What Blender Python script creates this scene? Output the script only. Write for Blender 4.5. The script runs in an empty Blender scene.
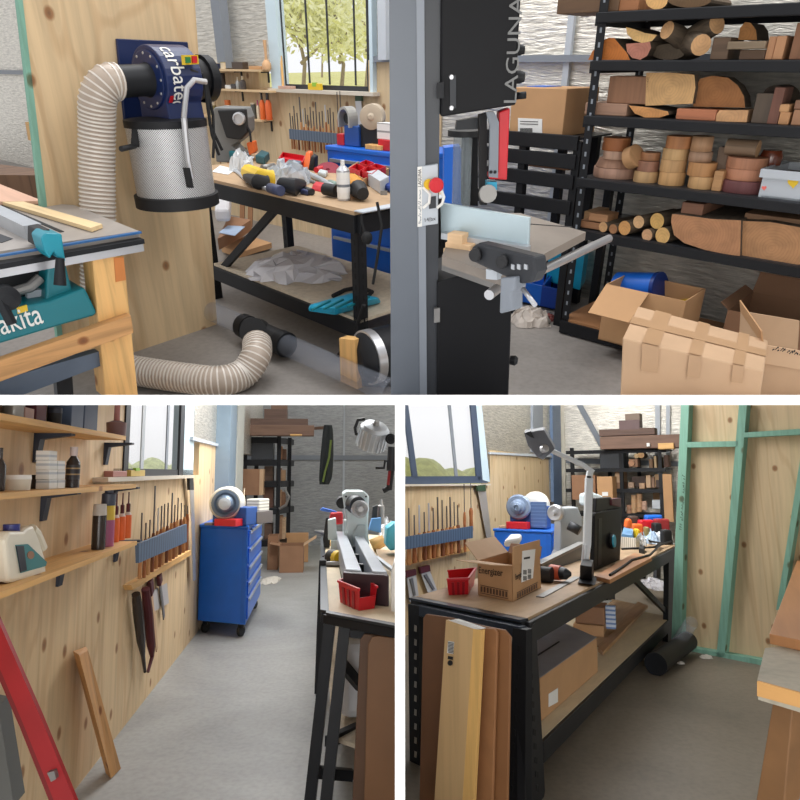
import bpy, bmesh, math, random
from mathutils import Vector, Matrix
random.seed(7)
PI = math.pi
SC = bpy.context.scene
COL = SC.collection
F = 650.0                      # focal length in pixels of the 800 px frame
EYE = Vector((0, 0, 1.6))
V = lambda *a: Vector(a)
UP = V(0, 0, 1)

# ------------------------------------------------------------------ rooms
class Room:
    """A rigid room. It has its own upright frame; the eye stands 1.6 m over its floor."""
    def __init__(s, horizon):
        s.a = math.atan((400 - horizon) / F)
        c, n = math.cos(s.a), math.sin(s.a)
        s.M = Matrix(((1, 0, 0), (0, c, n), (0, -n, c)))      # camera axes -> room axes
        s.clip = []
    def d(s, px, py):
        return s.M @ V((px - 400) / F, 1, (400 - py) / F)
    def z(s, px, py, h=0.0):
        r = s.d(px, py); return EYE + r * ((h - EYE.z) / r.z)
    def Y(s, px, py, y):
        r = s.d(px, py); return EYE + r * (y / r.y)
    def on(s, px, py, pl):
        r = s.d(px, py); return EYE + r * ((pl[0] - EYE).dot(pl[1]) / r.dot(pl[1]))
    def cam(s, p):
        return s.M.transposed() @ (p - EYE)
    def px(s, p):
        c = s.cam(p); return (400 + F * c.x / c.y, 400 - F * c.z / c.y)
    def k(s, p):                                               # metres per pixel at p
        return s.cam(p).y / F
    def zat(s, p, py):                                         # height over p seen at row py
        q = (400 - py) / F; c, n = math.cos(s.a), math.sin(s.a)
        return EYE.z + p.y * (q * c - n) / (c + q * n)
    def at(s, px, z, pl):                                      # on vertical plane pl, height z, column px
        u = pl[1].cross(UP).normalized(); c, n = math.cos(s.a), math.sin(s.a)
        k = (px - 400) / F; Z = z - EYE.z; p = pl[0]
        t = (k * (p.y * c - Z * n) - p.x) / (u.x - k * u.y * c)
        return V(p.x + t * u.x, p.y + t * u.y, z)
    def world(s, p):
        return RB.M @ (s.M.transposed() @ (p - EYE)) + EYE
RB = Room(474)
RT = Room(62)
RL = Room(472)
RR = Room(482)
for r_ in (RL, RR): pass
def vplane(p, q):
    """vertical plane through two points, normal away from the eye"""
    u = (q - p); u.z = 0; n = V(u.y, -u.x, 0).normalized()
    if (p - EYE).dot(n) < 0: n = -n
    return (p.copy(), n)
def vyaw(p, deg):
    return vplane(p, p + V(math.sin(math.radians(deg)), math.cos(math.radians(deg)), 0))
def off(pl, d):                                                # same plane moved away by d
    return (pl[0] + pl[1] * d, pl[1])
def wplane(x0, y0, x1, y1):                                    # plane through the eye and two pixels, in world axes
    a = RB.M @ V((x0 - 400) / F, 1, (400 - y0) / F); b = RB.M @ V((x1 - 400) / F, 1, (400 - y1) / F)
    return a.cross(b).normalized()
_t = wplane(0, 396.5, 800, 396.5); _t = _t if _t.z > 0 else -_t
_b = wplane(0, 403.5, 800, 403.5); _b = _b if _b.z < 0 else -_b
_l = wplane(396.5, 410, 396.5, 800); _l = _l if _l.x < 0 else -_l
_r = wplane(403.5, 410, 403.5, 800); _r = _r if _r.x > 0 else -_r
RT.clip = [_t]; RL.clip = [_b, _l]; RR.clip = [_b, _r]
R = RT
def use(room):
    global R
    R = room

# ------------------------------------------------------------------ mesh builder
class MB:
    def __init__(s, axis=None):
        s.v = []; s.f = []; s.axis = axis; s.room = R
    def face(s, pts, m=0, smooth=False, uv=None, axis=None):
        b = len(s.v); s.v += [Vector(p) for p in pts]
        s.f.append((tuple(range(b, b + len(pts))), m, smooth, uv, axis or s.axis))
    def mesh(s, pts, faces, m=0, smooth=False, uvs=None, axis=None):
        b = len(s.v); s.v += [Vector(p) for p in pts]
        for i, f in enumerate(faces):
            s.f.append((tuple(b + k for k in f), m[i] if isinstance(m, list) else m, smooth, uvs[i] if uvs else None, axis or s.axis))
        return s
    def hexa(s, b, t, m=0, axis=None):
        n = len(b)
        fs = [tuple(range(n))[::-1], tuple(range(n, 2 * n))] + [(i, (i + 1) % n, n + (i + 1) % n, n + i) for i in range(n)]
        return s.mesh(list(b) + list(t), fs, m, axis=axis)
    def prism(s, poly, vec, m=0, axis=None):
        return s.hexa(poly, [p + vec for p in poly], m, axis)
    def box(s, c, ax, ay, az, m=0, axis=None):                 # half-axis vectors
        c = Vector(c)
        b = [c - ax - ay - az, c + ax - ay - az, c + ax + ay - az, c - ax + ay - az]
        return s.prism(b, az * 2, m, axis)
    def bar(s, p, q, w, h, up=None, m=0):
        d = (q - p).normalized(); up = up or UP
        if abs(d.dot(up)) > .95: up = V(0, 1, 0)
        a = d.cross(up).normalized(); b = a.cross(d).normalized()
        l = [p + a * (w / 2 * i) + b * (h / 2 * j) for i, j in ((-1, -1), (1, -1), (1, 1), (-1, 1))]
        return s.prism(l, q - p, m, axis=d)
    def tube(s, pts, r, n=10, m=0, caps=True, mc=None):
        pts = [Vector(p) for p in pts]; k = len(pts)
        rs = r if isinstance(r, (list, tuple)) else [r] * k
        vs, fs, ms, uvs = [], [], [], []
        prev = None; L = 0
        lens = [0]
        for i in range(k - 1): lens.append(lens[-1] + (pts[i + 1] - pts[i]).length)
        for i in range(k):
            t = (pts[min(i + 1, k - 1)] - pts[max(i - 1, 0)]).normalized()
            if prev is None:
                a = t.orthogonal().normalized()
            else:
                a = (prev - t * prev.dot(t)).normalized()
            prev = a; b = t.cross(a)
            for j in range(n):
                th = 2 * PI * j / n
                vs.append(pts[i] + (a * math.cos(th) + b * math.sin(th)) * rs[i])
        for i in range(k - 1):
            for j in range(n):
                j2 = (j + 1) % n
                fs.append((i * n + j, i * n + j2, (i + 1) * n + j2, (i + 1) * n + j)); ms.append(m)
                c = 2 * PI * rs[i] / n
                uvs.append([(j * c, lens[i]), ((j + 1) * c, lens[i]), ((j + 1) * c, lens[i + 1]), (j * c, lens[i + 1])])
        s.mesh(vs, fs, ms, True, uvs)
        if caps:
            for i, o in ((0, -1), (k - 1, 1)):
                ring = vs[i * n:(i + 1) * n]
                uv = [(rs[i] * math.cos(2 * PI * j / n), rs[i] * math.sin(2 * PI * j / n)) for j in range(n)]
                if o < 0: ring = ring[::-1]; uv = uv[::-1]
                s.face(ring, mc if mc is not None else m, False, uv)
        return s
    def lathe(s, o, prof, n=20, axis=None, m=0):               # prof: (height, radius[, material])
        o = Vector(o); ax = (axis or UP).normalized(); a = ax.orthogonal().normalized(); b = ax.cross(a)
        vs, fs, ms, uvs = [], [], [], []
        for h, r, *_ in prof:
            for j in range(n):
                th = 2 * PI * j / n
                vs.append(o + ax * h + (a * math.cos(th) + b * math.sin(th)) * max(r, 1e-5))
        for i in range(len(prof) - 1):
            mm = prof[i][2] if len(prof[i]) > 2 else m
            for j in range(n):
                j2 = (j + 1) % n
                fs.append((i * n + j, i * n + j2, (i + 1) * n + j2, (i + 1) * n + j)); ms.append(mm)
                rr = max(prof[i][1], prof[i + 1][1], 1e-4); c = 2 * PI * rr / n
                h0, h1 = prof[i][0], prof[i + 1][0]
                if abs(h1 - h0) < 1e-4: h0, h1 = prof[i][1], prof[i + 1][1]
                uvs.append([(j * c, h0), ((j + 1) * c, h0), ((j + 1) * c, h1), (j * c, h1)])
        s.mesh(vs, fs, ms, True, uvs)
        for i, fl in ((0, True), (len(prof) - 1, False)):
            if prof[i][1] > 1e-4:
                ring = vs[i * n:(i + 1) * n]; mm = prof[i][2] if len(prof[i]) > 2 else m
                uv = [(prof[i][1] * math.cos(2 * PI * j / n), prof[i][1] * math.sin(2 * PI * j / n)) for j in range(n)]
                s.face(ring[::-1] if fl else ring, mm, False, uv[::-1] if fl else uv)
        return s
    def ball(s, c, rx, ry=None, rz=None, m=0, n=14):
        ry = ry or rx; rz = rz or rx; vs, fs = [], []
        k = n // 2
        for i in range(k + 1):
            ph = PI * i / k
            for j in range(n):
                th = 2 * PI * j / n
                vs.append(Vector(c) + V(rx * math.sin(ph) * math.cos(th), ry * math.sin(ph) * math.sin(th), rz * math.cos(ph)))
        for i in range(k):
            for j in range(n):
                fs.append((i * n + j, (i + 1) * n + j, (i + 1) * n + (j + 1) % n, i * n + (j + 1) % n))
        return s.mesh(vs, fs, m, True)
    def grid(s, fn, nu, nv, m=0, smooth=True):
        vs = [fn(i / nu, j / nv) for j in range(nv + 1) for i in range(nu + 1)]
        fs = [(j * (nu + 1) + i, j * (nu + 1) + i + 1, (j + 1) * (nu + 1) + i + 1, (j + 1) * (nu + 1) + i) for j in range(nv) for i in range(nu)]
        return s.mesh(vs, fs, m, smooth)
    def plate(s, fn, th, nu, nv, m=0):                         # thick sheet along -normal given by th vector
        s.grid(fn, nu, nv, m)
        s.grid(lambda a, b: fn(a, b) + th, nu, nv, m)
        for f0 in ((lambda t: (t, 0)), (lambda t: (t, 1)), (lambda t: (0, t)), (lambda t: (1, t))):
            s.grid(lambda a, b, f0=f0: fn(*f0(a)) + th * b, max(nu, nv), 1, m)
        return s
    # ---- pixel based shapes (they stand on real planes)
    def ext(s, poly, pl, depth, m=0, axis=None):
        pts = [R.on(x, y, pl) for x, y in poly]
        return s.prism(pts, pl[1] * depth, m, axis)
    def pbox(s, x0, x1, yt, yb, pl, depth, m=0, axis=None, z0=None):
        xm = (x0 + x1) / 2
        if z0 is None: z0 = R.on(xm, yb, pl).z
        A, B = R.at(x0, z0, pl), R.at(x1, z0, pl)
        z1 = R.zat((A + B) / 2, yt) if yt is not None else z0
        return s.prism([A, B, B + pl[1] * depth, A + pl[1] * depth], UP * (z1 - z0), m, axis)
    def hq(s, quad, z, h, m=0, axis=None):                     # footprint by pixels on height z, extruded by h
        return s.prism([R.z(x, y, z) for x, y in quad], UP * h, m, axis)

def _uv(bm, mb, lay, faces):
    for bf, (idx, m, sm, uv, axis) in zip(faces, mb.f):
        if uv:
            for l, c in zip(bf.loops, uv): l[lay].uv = c
            continue
        n = bf.normal.copy()
        ax = Vector(axis).normalized() if axis else UP
        if abs(n.dot(ax)) > .8:
            t = V(1, 0, 0) if abs(n.x) < .7 else V(0, 1, 0)
            u = (t - n * t.dot(n)).normalized(); w = n.cross(u)
        else:
            w = (ax - n * ax.dot(n)).normalized(); u = w.cross(n)
        for l in bf.loops: l[lay].uv = (l.vert.co.dot(u), l.vert.co.dot(w))

def build(name, mb, mats, parent=None, bevel=0.0, sub=0, solid=0.0, clip=True):
    room = mb.room
    bm = bmesh.new()
    vs = [bm.verts.new(p) for p in mb.v]
    fs, keep = [], []
    for f in mb.f:
        try:
            bf = bm.faces.new([vs[i] for i in f[0]])
        except ValueError:
            continue
        bf.material_index = f[1]; bf.smooth = f[2]; fs.append(bf); keep.append(f)
    mb.f = keep
    bm.normal_update()
    lay = bm.loops.layers.uv.new('UVMap')
    _uv(bm, mb, lay, fs)
    bmesh.ops.remove_doubles(bm, verts=bm.verts, dist=2e-5)
    bmesh.ops.recalc_face_normals(bm, faces=bm.faces)
    for e in bm.edges:
        if len(e.link_faces) == 2 and e.calc_face_angle(0) > .62: e.smooth = False
    for v in bm.verts: v.co = room.world(v.co)
    if clip:
        for n in room.clip:
            if any((v.co - EYE).dot(n) < 0 for v in bm.verts):
                bmesh.ops.bisect_plane(bm, geom=bm.verts[:] + bm.edges[:] + bm.faces[:], plane_co=EYE, plane_no=n, clear_inner=True)
                if not solid:
                    ed = [e for e in bm.edges if e.is_boundary and all(abs((v.co - EYE).dot(n)) < 1e-5 for v in e.verts)]
                    if ed:
                        try: bmesh.ops.holes_fill(bm, edges=ed, sides=0)
                        except Exception: pass
    if len(bm.verts) == 0:
        bm.free(); return None
    me = bpy.data.meshes.new(name); bm.to_mesh(me); bm.free()
    for m in (mats if isinstance(mats, (list, tuple)) else [mats]): me.materials.append(m)
    o = bpy.data.objects.new(name, me); COL.objects.link(o)
    if parent: o.parent = parent
    if solid:
        md = o.modifiers.new('Solidify', 'SOLIDIFY'); md.thickness = solid; md.offset = 0
    if sub:
        md = o.modifiers.new('Subdivision', 'SUBSURF'); md.levels = md.render_levels = sub
    if bevel:
        md = o.modifiers.new('Bevel', 'BEVEL'); md.width = bevel; md.segments = 2; md.limit_method = 'ANGLE'; md.angle_limit = math.radians(40)
    return o
THINGS = []
def tag(o, label, cat, group=None, kind=None):
    if o is None: return None
    o['label'] = label; o['category'] = cat
    if group: o['group'] = group
    if kind: o['kind'] = kind
    THINGS.append(o); return o
def thing(name, label, cat, group=None):
    o = bpy.data.objects.new(name, None); o.empty_display_size = .05; COL.objects.link(o)
    return tag(o, label, cat, group)
def struct(name, mb, mats, parent=None, **kw):
    o = build(name, mb, mats, parent, **kw)
    if o and not parent: o['kind'] = 'structure'; THINGS.append(o)
    return o
def part(name, mb, mats, parent, label=None, **kw):
    o = build(name, mb, mats, parent, **kw)
    if o and label: o['label'] = label
    return o
def solo(name, label, cat, mb, mats, group=None, **kw):
    return tag(build(name, mb, mats, None, **kw), label, cat, group)
def finalize():
    for t in THINGS:
        allo = [t] + list(t.children_recursive)
        ms = [o for o in allo if o.type == 'MESH' and o.data and len(o.data.vertices)]
        if not ms: 
            if t.type == 'EMPTY': print('EMPTY THING', t.name)
            continue
        co = [v.co for o in ms for v in o.data.vertices]
        lo = V(*(min(c[i] for c in co) for i in range(3))); hi = V(*(max(c[i] for c in co) for i in range(3)))
        c = V((lo.x + hi.x) / 2, (lo.y + hi.y) / 2, lo.z)
        for o in ms: o.data.transform(Matrix.Translation(-c))
        t.location = c

def lettering(name, text, o, right, up, size, mat, parent, ext=.0008, sx=1.0, spacing=1.0, fit=False, wrap=None):
    cu = bpy.data.curves.new('lettering', 'FONT'); cu.body = text; cu.size = size; cu.extrude = ext; cu.space_character = spacing
    cu.resolution_u = 3
    ob = bpy.data.objects.new('lettering', cu); COL.objects.link(ob)
    bpy.context.view_layer.update()
    me = ob.evaluated_get(bpy.context.evaluated_depsgraph_get()).to_mesh()
    if fit: sx = right.length / max(v.co.x for v in me.vertices)
    right = right.normalized(); up = (up - right * up.dot(right)).normalized(); nn = right.cross(up)
    mb = MB()
    if wrap: sx = wrap[1] / max(v.co.x for v in me.vertices)
    vs = [wrap[0](v.co.x * sx, v.co.y, v.co.z) if wrap else o + right * v.co.x * sx + up * v.co.y + nn * v.co.z for v in me.vertices]
    mb.mesh(vs, [tuple(p.vertices) for p in me.polygons])
    bpy.data.objects.remove(ob)
    return build(name, mb, mat, parent)

def scrawl(name, o, right, up, h, mat, parent, seed=1, words=(5, 6)):
    """unreadable small pen or stamp marks along a line"""
    r = random.Random(seed); m = MB(); L = right.length; right = right.normalized(); up = (up - right * up.dot(right)).normalized(); n = right.cross(up)
    tot = sum(words) + len(words) - 1; st = L / tot; x = 0
    for w in words:
        for i in range(w):
            a = o + right * (x + r.uniform(.0, .2) * st) + up * h * r.uniform(0, .3); b = a + right * st * r.uniform(.1, .7) + up * h * r.uniform(.3, .8)
            m.bar(a, b, h * .16, h * .04, n); m.bar(b, b + right * st * .3 - up * h * r.uniform(.2, .5), h * .16, h * .04, n); x += st
        x += st
    return build(name, m, mat, parent)

# ------------------------------------------------------------------ materials
MC = {}
def _new(name):
    m = bpy.data.materials.new(name); m.use_nodes = True
    nt = m.node_tree; b = nt.nodes['Principled BSDF']
    return m, nt, b
def s2l(c):
    return tuple((x / 12.92 if x <= .04045 else ((x + .055) / 1.055) ** 2.4) for x in (v / 255 for v in c))
def _ramp(nt, stops):
    r = nt.nodes.new('ShaderNodeValToRGB'); e = r.color_ramp.elements
    while len(e) < len(stops): e.new(.5)
    for q, (p, c) in zip(e, stops): q.position = p; q.color = (*c, 1)
    return r
def _map(nt, scale=(1, 1, 1), rot=(0, 0, 0)):
    tc = nt.nodes.new('ShaderNodeTexCoord'); mp = nt.nodes.new('ShaderNodeMapping')
    mp.inputs['Scale'].default_value = scale; mp.inputs['Rotation'].default_value = rot
    oi = nt.nodes.new('ShaderNodeObjectInfo'); ad = nt.nodes.new('ShaderNodeVectorMath'); ad.operation = 'ADD'
    ml = nt.nodes.new('ShaderNodeMath'); ml.operation = 'MULTIPLY'; ml.inputs[1].default_value = 7.3
    nt.links.new(oi.outputs['Random'], ml.inputs[0])
    nt.links.new(tc.outputs['UV'], ad.inputs[0]); nt.links.new(ml.outputs[0], ad.inputs[1])
    nt.links.new(ad.outputs[0], mp.inputs['Vector'])
    return mp, tc
def _noise(nt, vec, scale, detail=3, rough=.5, dist=0):
    n = nt.nodes.new('ShaderNodeTexNoise'); n.inputs['Scale'].default_value = scale; n.inputs['Detail'].default_value = detail
    n.inputs['Roughness'].default_value = rough; n.inputs['Distortion'].default_value = dist
    nt.links.new(vec, n.inputs['Vector']); return n
def _bump(nt, b, h, strength=.2, dist=.01):
    bp = nt.nodes.new('ShaderNodeBump'); bp.inputs['Strength'].default_value = strength; bp.inputs['Distance'].default_value = dist
    nt.links.new(h, bp.inputs['Height']); nt.links.new(bp.outputs[0], b.inputs['Normal'])
def _mix(nt, a, b, fac, mode='MIX'):
    m = nt.nodes.new('ShaderNodeMix'); m.data_type = 'RGBA'; m.blend_type = mode
    for k, v in ((0, fac), (6, a), (7, b)):
        if hasattr(v, 'is_linked') or hasattr(v, 'node'): nt.links.new(v, m.inputs[k])
        else: m.inputs[k].default_value = v if k == 0 else (*v, 1)
    return m.outputs[2]
def paint(name, rgb, rough=.5, metal=0.0, var=.06, scale=6, spec=None, bump=0):
    if name in MC: return MC[name]
    m, nt, b = _new(name); c = s2l(rgb)
    mp, tc = _map(nt)
    n = _noise(nt, mp.outputs[0], scale, 4)
    r = _ramp(nt, [(.3, tuple(x * (1 - var) for x in c)), (.7, tuple(min(1, x * (1 + var)) for x in c))])
    nt.links.new(n.outputs[0], r.inputs[0]); nt.links.new(r.outputs[0], b.inputs['Base Color'])
    b.inputs['Roughness'].default_value = rough; b.inputs['Metallic'].default_value = metal
    if spec is not None: b.inputs['Specular IOR Level'].default_value = spec
    if bump: _bump(nt, b, _noise(nt, mp.outputs[0], scale * 8, 3).outputs[0], bump, .004)
    MC[name] = m; return m
def wood(name, rgb, dark=.72, grain=26, stretch=.07, rough=.65, knots=0.0, figure=0.0, var=.10):
    """grain runs along V of the UV (metres)"""
    if name in MC: return MC[name]
    m, nt, b = _new(name); c = s2l(rgb)
    mp, tc = _map(nt, (1, stretch, 1))
    n1 = _noise(nt, mp.outputs[0], grain, 5, .6, .4)
    d = tuple(x * dark for x in c); l = tuple(min(1, x * (1 + var)) for x in c)
    r = _ramp(nt, [(.3, d), (.52, c), (.75, l)]); nt.links.new(n1.outputs[0], r.inputs[0])
    out = r.outputs[0]
    if figure:
        mp2, _ = _map(nt, (1, .16, 1))
        n2 = _noise(nt, mp2.outputs[0], 2.2, 2, .45, 1.2)
        w = nt.nodes.new('ShaderNodeMath'); w.operation = 'MULTIPLY'; w.inputs[1].default_value = 34
        sn = nt.nodes.new('ShaderNodeMath'); sn.operation = 'SINE'
        nt.links.new(n2.outputs[0], w.inputs[0]); nt.links.new(w.outputs[0], sn.inputs[0])
        r2 = _ramp(nt, [(.55, (1, 1, 1)), (1, tuple(1 - figure * q for q in (.55, .8, 1)))]); nt.links.new(sn.outputs[0], r2.inputs[0])
        out = _mix(nt, out, r2.outputs[0], 1.0, 'MULTIPLY')
    if knots:
        mp3, _ = _map(nt, (1, .8, 1))
        vo = nt.nodes.new('ShaderNodeTexVoronoi'); vo.inputs['Scale'].default_value = knots; vo.voronoi_dimensions = '2D'
        nt.links.new(mp3.outputs[0], vo.inputs['Vector'])
        r3 = _ramp(nt, [(.0, (.22, .10, .05)), (.04, (.45, .25, .13)), (.07, (1, 1, 1))]); nt.links.new(vo.outputs['Distance'], r3.inputs[0])
        out = _mix(nt, out, r3.outputs[0], .85, 'MULTIPLY')
    nt.links.new(out, b.inputs['Base Color']); b.inputs['Roughness'].default_value = rough
    _bump(nt, b, n1.outputs[0], .12, .003)
    MC[name] = m; return m
def rings(name, rgb, dark=.6, scale=70, cracks=True):
    """end grain; UV centred on the pith"""
    if name in MC: return MC[name]
    m, nt, b = _new(name); c = s2l(rgb)
    tc = nt.nodes.new('ShaderNodeTexCoord')
    n = _noise(nt, tc.outputs['UV'], 9, 3)
    ad = nt.nodes.new('ShaderNodeVectorMath'); ad.operation = 'MULTIPLY_ADD'; ad.inputs[1].default_value = (.03, .03, 0)
    nt.links.new(n.outputs[1], ad.inputs[0]); nt.links.new(tc.outputs['UV'], ad.inputs[2])
    le = nt.nodes.new('ShaderNodeVectorMath'); le.operation = 'LENGTH'; nt.links.new(ad.outputs[0], le.inputs[0])
    ml = nt.nodes.new('ShaderNodeMath'); ml.operation = 'MULTIPLY'; ml.inputs[1].default_value = scale * 6.28
    sn = nt.nodes.new('ShaderNodeMath'); sn.operation = 'SINE'
    nt.links.new(le.outputs['Value'], ml.inputs[0]); nt.links.new(ml.outputs[0], sn.inputs[0])
    r = _ramp(nt, [(0, c), (1, tuple(x * (dark + .3) for x in c))]); nt.links.new(sn.outputs[0], r.inputs[0])
    n2 = _noise(nt, tc.outputs['UV'], 14, 3)
    r2 = _ramp(nt, [(.35, tuple([dark] * 3)), (.6, (1, 1, 1))]); nt.links.new(n2.outputs[0], r2.inputs[0])
    nt.links.new(_mix(nt, r.outputs[0], r2.outputs[0], .5, 'MULTIPLY'), b.inputs['Base Color'])
    b.inputs['Roughness'].default_value = .75; MC[name] = m; return m
def clear(name, rgb, alpha=.25, rough=.15):
    """thin clear plastic: part see-through, part glossy sheet"""
    if name in MC: return MC[name]
    m, nt, b = _new(name); b.inputs['Base Color'].default_value = (*s2l(rgb), 1); b.inputs['Roughness'].default_value = rough
    b.inputs['Alpha'].default_value = alpha; MC[name] = m; return m
def foil(name, rgb, metal=.55, bs=.4):
    if name in MC: return MC[name]
    m, nt, b = _new(name); c = s2l(rgb)
    mp, _ = _map(nt, (1, 6, 1))
    n = _noise(nt, mp.outputs[0], 7, 5, .65, .3)
    r = _ramp(nt, [(.3, tuple(x * .72 for x in c)), (.7, tuple(min(1, x * 1.22) for x in c))]); nt.links.new(n.outputs[0], r.inputs[0])
    nt.links.new(r.outputs[0], b.inputs['Base Color'])
    b.inputs['Metallic'].default_value = metal; b.inputs['Roughness'].default_value = .38
    _bump(nt, b, n.outputs[0], bs, .03); MC[name] = m; return m
def concrete(name, rgb):
    if name in MC: return MC[name]
    m, nt, b = _new(name); c = s2l(rgb); mp, _ = _map(nt)
    n1 = _noise(nt, mp.outputs[0], .9, 6, .6, .5); n2 = _noise(nt, mp.outputs[0], 30, 4)
    r = _ramp(nt, [(.3, tuple(x * .75 for x in c)), (.5, c), (.72, tuple(min(1, x * 1.25) for x in c))]); nt.links.new(n1.outputs[0], r.inputs[0])
    r2 = _ramp(nt, [(.3, (.85, .85, .85)), (.6, (1, 1, 1))]); nt.links.new(n2.outputs[0], r2.inputs[0])
    nt.links.new(_mix(nt, r.outputs[0], r2.outputs[0], 1, 'MULTIPLY'), b.inputs['Base Color'])
    b.inputs['Roughness'].default_value = .5; _bump(nt, b, n2.outputs[0], .05, .003); MC[name] = m; return m
def perforated(name):
    m, nt, b = _new(name); mp, tc = _map(nt, (125, 125, 0))
    vo = nt.nodes.new('ShaderNodeTexVoronoi'); vo.inputs['Randomness'].default_value = 0; vo.inputs['Scale'].default_value = 1
    vo.voronoi_dimensions = '2D'
    mp.inputs['Rotation'].default_value = (0, 0, .785); nt.links.new(tc.outputs['UV'], mp.inputs['Vector'])
    nt.links.new(mp.outputs[0], vo.inputs['Vector'])
    r = _ramp(nt, [(.30, (.10, .10, .10)), (.36, (.72, .72, .72))]); nt.links.new(vo.outputs['Distance'], r.inputs[0])
    nt.links.new(r.outputs[0], b.inputs['Base Color']); b.inputs['Metallic'].default_value = .5; b.inputs['Roughness'].default_value = .5
    return m
def stripes(name, a, c2, freq, rough=.5, metal=0, axis='u', duty=.5):
    """even printed bands across the UV (metres)"""
    if name in MC: return MC[name]
    m, nt, b = _new(name); tc = nt.nodes.new('ShaderNodeTexCoord'); sp = nt.nodes.new('ShaderNodeSeparateXYZ')
    nt.links.new(tc.outputs['UV'], sp.inputs[0])
    ml = nt.nodes.new('ShaderNodeMath'); ml.operation = 'MULTIPLY'; ml.inputs[1].default_value = freq
    fr = nt.nodes.new('ShaderNodeMath'); fr.operation = 'FRACT'
    nt.links.new(sp.outputs[0 if axis == 'u' else 1], ml.inputs[0]); nt.links.new(ml.outputs[0], fr.inputs[0])
    r = _ramp(nt, [(duty - .05, s2l(a)), (duty, s2l(c2))]); nt.links.new(fr.outputs[0], r.inputs[0])
    nt.links.new(r.outputs[0], b.inputs['Base Color']); b.inputs['Roughness'].default_value = rough; b.inputs['Metallic'].default_value = metal
    MC[name] = m; return m

PLY = wood('plywood', (217, 189, 148), .84, 20, .05, .6, knots=2.3, figure=.2)
PLY2 = wood('plywood lining', (208, 184, 146), .85, 24, .05, .6, knots=2.5, figure=.18)
PINE = wood('pine', (222, 174, 108), .75, 34, .06, .55, knots=2.6)
PINE2 = wood('weathered pine', (196, 146, 92), .7, 34, .06, .65, knots=3)
GREENPINE = wood('green treated pine', (126, 172, 152), .78, 30, .06, .7, knots=2.2)
MDF = paint('brown hardboard', (164, 116, 76), .6, 0, .08, 12)
CHIP = paint('pale chipboard', (196, 182, 160), .7, 0, .12, 30)
BENCHTOP = wood('bench top board', (180, 150, 116), .82, 12, .3, .6)
BLACK = paint('black steel', (28, 29, 32), .5, .1, .1, 8, .3)
BLACKM = paint('matt black plastic', (24, 24, 26), .6, 0, .1, 10)
DARKG = paint('dark grey casting', (46, 48, 52), .5, .2, .1)
CHARC = paint('charcoal enamel', (24, 24, 26), .55, 0, .06, 6, .2)
STEEL = paint('bright steel', (196, 196, 198), .3, .65, .06)
DULL = paint('dull steel', (140, 138, 135), .45, .7, .1)
ALU = paint('cast aluminium', (188, 192, 196), .4, .6, .06)
GREY = paint('grey paint', (128, 134, 142), .45, 0, .04)
LGREY = paint('light grey paint', (186, 192, 198), .45, 0, .04)
WHITE = paint('white plastic', (232, 230, 224), .5, 0, .03)
DIVW = paint('white border', (250, 250, 250), .9, 0, .0)  # white of the border bands between the views
BLUE = paint('blue enamel', (30, 104, 206), .35, 0, .05)
NAVY = paint('navy enamel', (24, 40, 84), .35, 0, .06)
TEAL = paint('teal plastic', (14, 112, 122), .4, 0, .06)
CYAN = paint('cyan plastic', (36, 160, 196), .35, 0, .1)
RED = paint('red plastic', (200, 28, 40), .4, 0, .05)
DRED = paint('red oxide paint', (150, 20, 26), .45, 0, .12)
MAROON = paint('dark maroon', (84, 28, 36), .55, 0, .15)
ORANGE = paint('orange plastic', (224, 104, 40), .45, 0, .06)
YELLOW = paint('yellow plastic', (228, 190, 40), .45, 0, .06)
CARD = paint('cardboard', (188, 146, 104), .8, 0, .06, 5)
CARD2 = paint('pale cardboard', (198, 164, 130), .8, 0, .06, 5)
CARD3 = paint('dark cardboard', (150, 112, 84), .8, 0, .08, 5)
TAPE = paint('brown parcel tape', (176, 136, 92), .3, 0, .04)
PAPER = paint('white paper', (232, 232, 230), .7, 0, .02)
INK = paint('black ink', (26, 24, 24), .7, 0, .02)
FOIL = foil('silver wall foil', (184, 186, 190))
FOILL = foil('pale wall foil', (212, 207, 196), .85, .5)
CONC = concrete('concrete', (138, 132, 126))
CONCL = concrete('smooth concrete', (154, 154, 152))
BARK = wood('bark', (92, 78, 62), .5, 40, .2, .9)
GLASSY = clear('clear acrylic', (150, 156, 168), .24, .06)
HOSE = clear('clear hose wall', (208, 190, 172), .62, .3)
WIRE = paint('hose wire rib', (212, 204, 194), .4, .1, .04)
PERF = perforated('perforated steel')
RUB = paint('black rubber', (18, 18, 19), .7, 0, .05)
# =================================================================== TOP BAY : structure
use(RT)
WB = vplane(R.z(251, 219), R.z(327, 237))                 # long back wall with the window
U1 = WB[1].cross(UP).normalized()
if U1.x < 0: U1 = -U1                                     # along the back wall, towards the right
WP = vplane(R.z(135, 352), R.z(215, 325))                 # plywood partition on the left
U2 = (R.z(215, 325) - R.z(135, 352)).normalized()         # into the room, along the partition
def wallrect(m, x0, x1, z0, z1, pl, dep, mat=0):
    A, B = R.at(x0, z0, pl), R.at(x1, z0, pl)
    m.prism([A, B, B + pl[1] * dep, A + pl[1] * dep], UP * (z1 - z0), mat)
def zon(px, py, pl): return R.on(px, py, pl).z
# floor
m = MB(axis=V(0, 1, 0))
y0 = 2.2
m.prism([V(-9, y0, -.1), V(9, y0, -.1), V(9, 16, -.1), V(-9, 16, -.1)], UP * .1)
struct('floor', m, CONC)
zs = zon(300, 89, WB); zsh = zon(240, 68, WB); zt = zon(300, -75, WB); ztop = zt + 1.0
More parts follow.
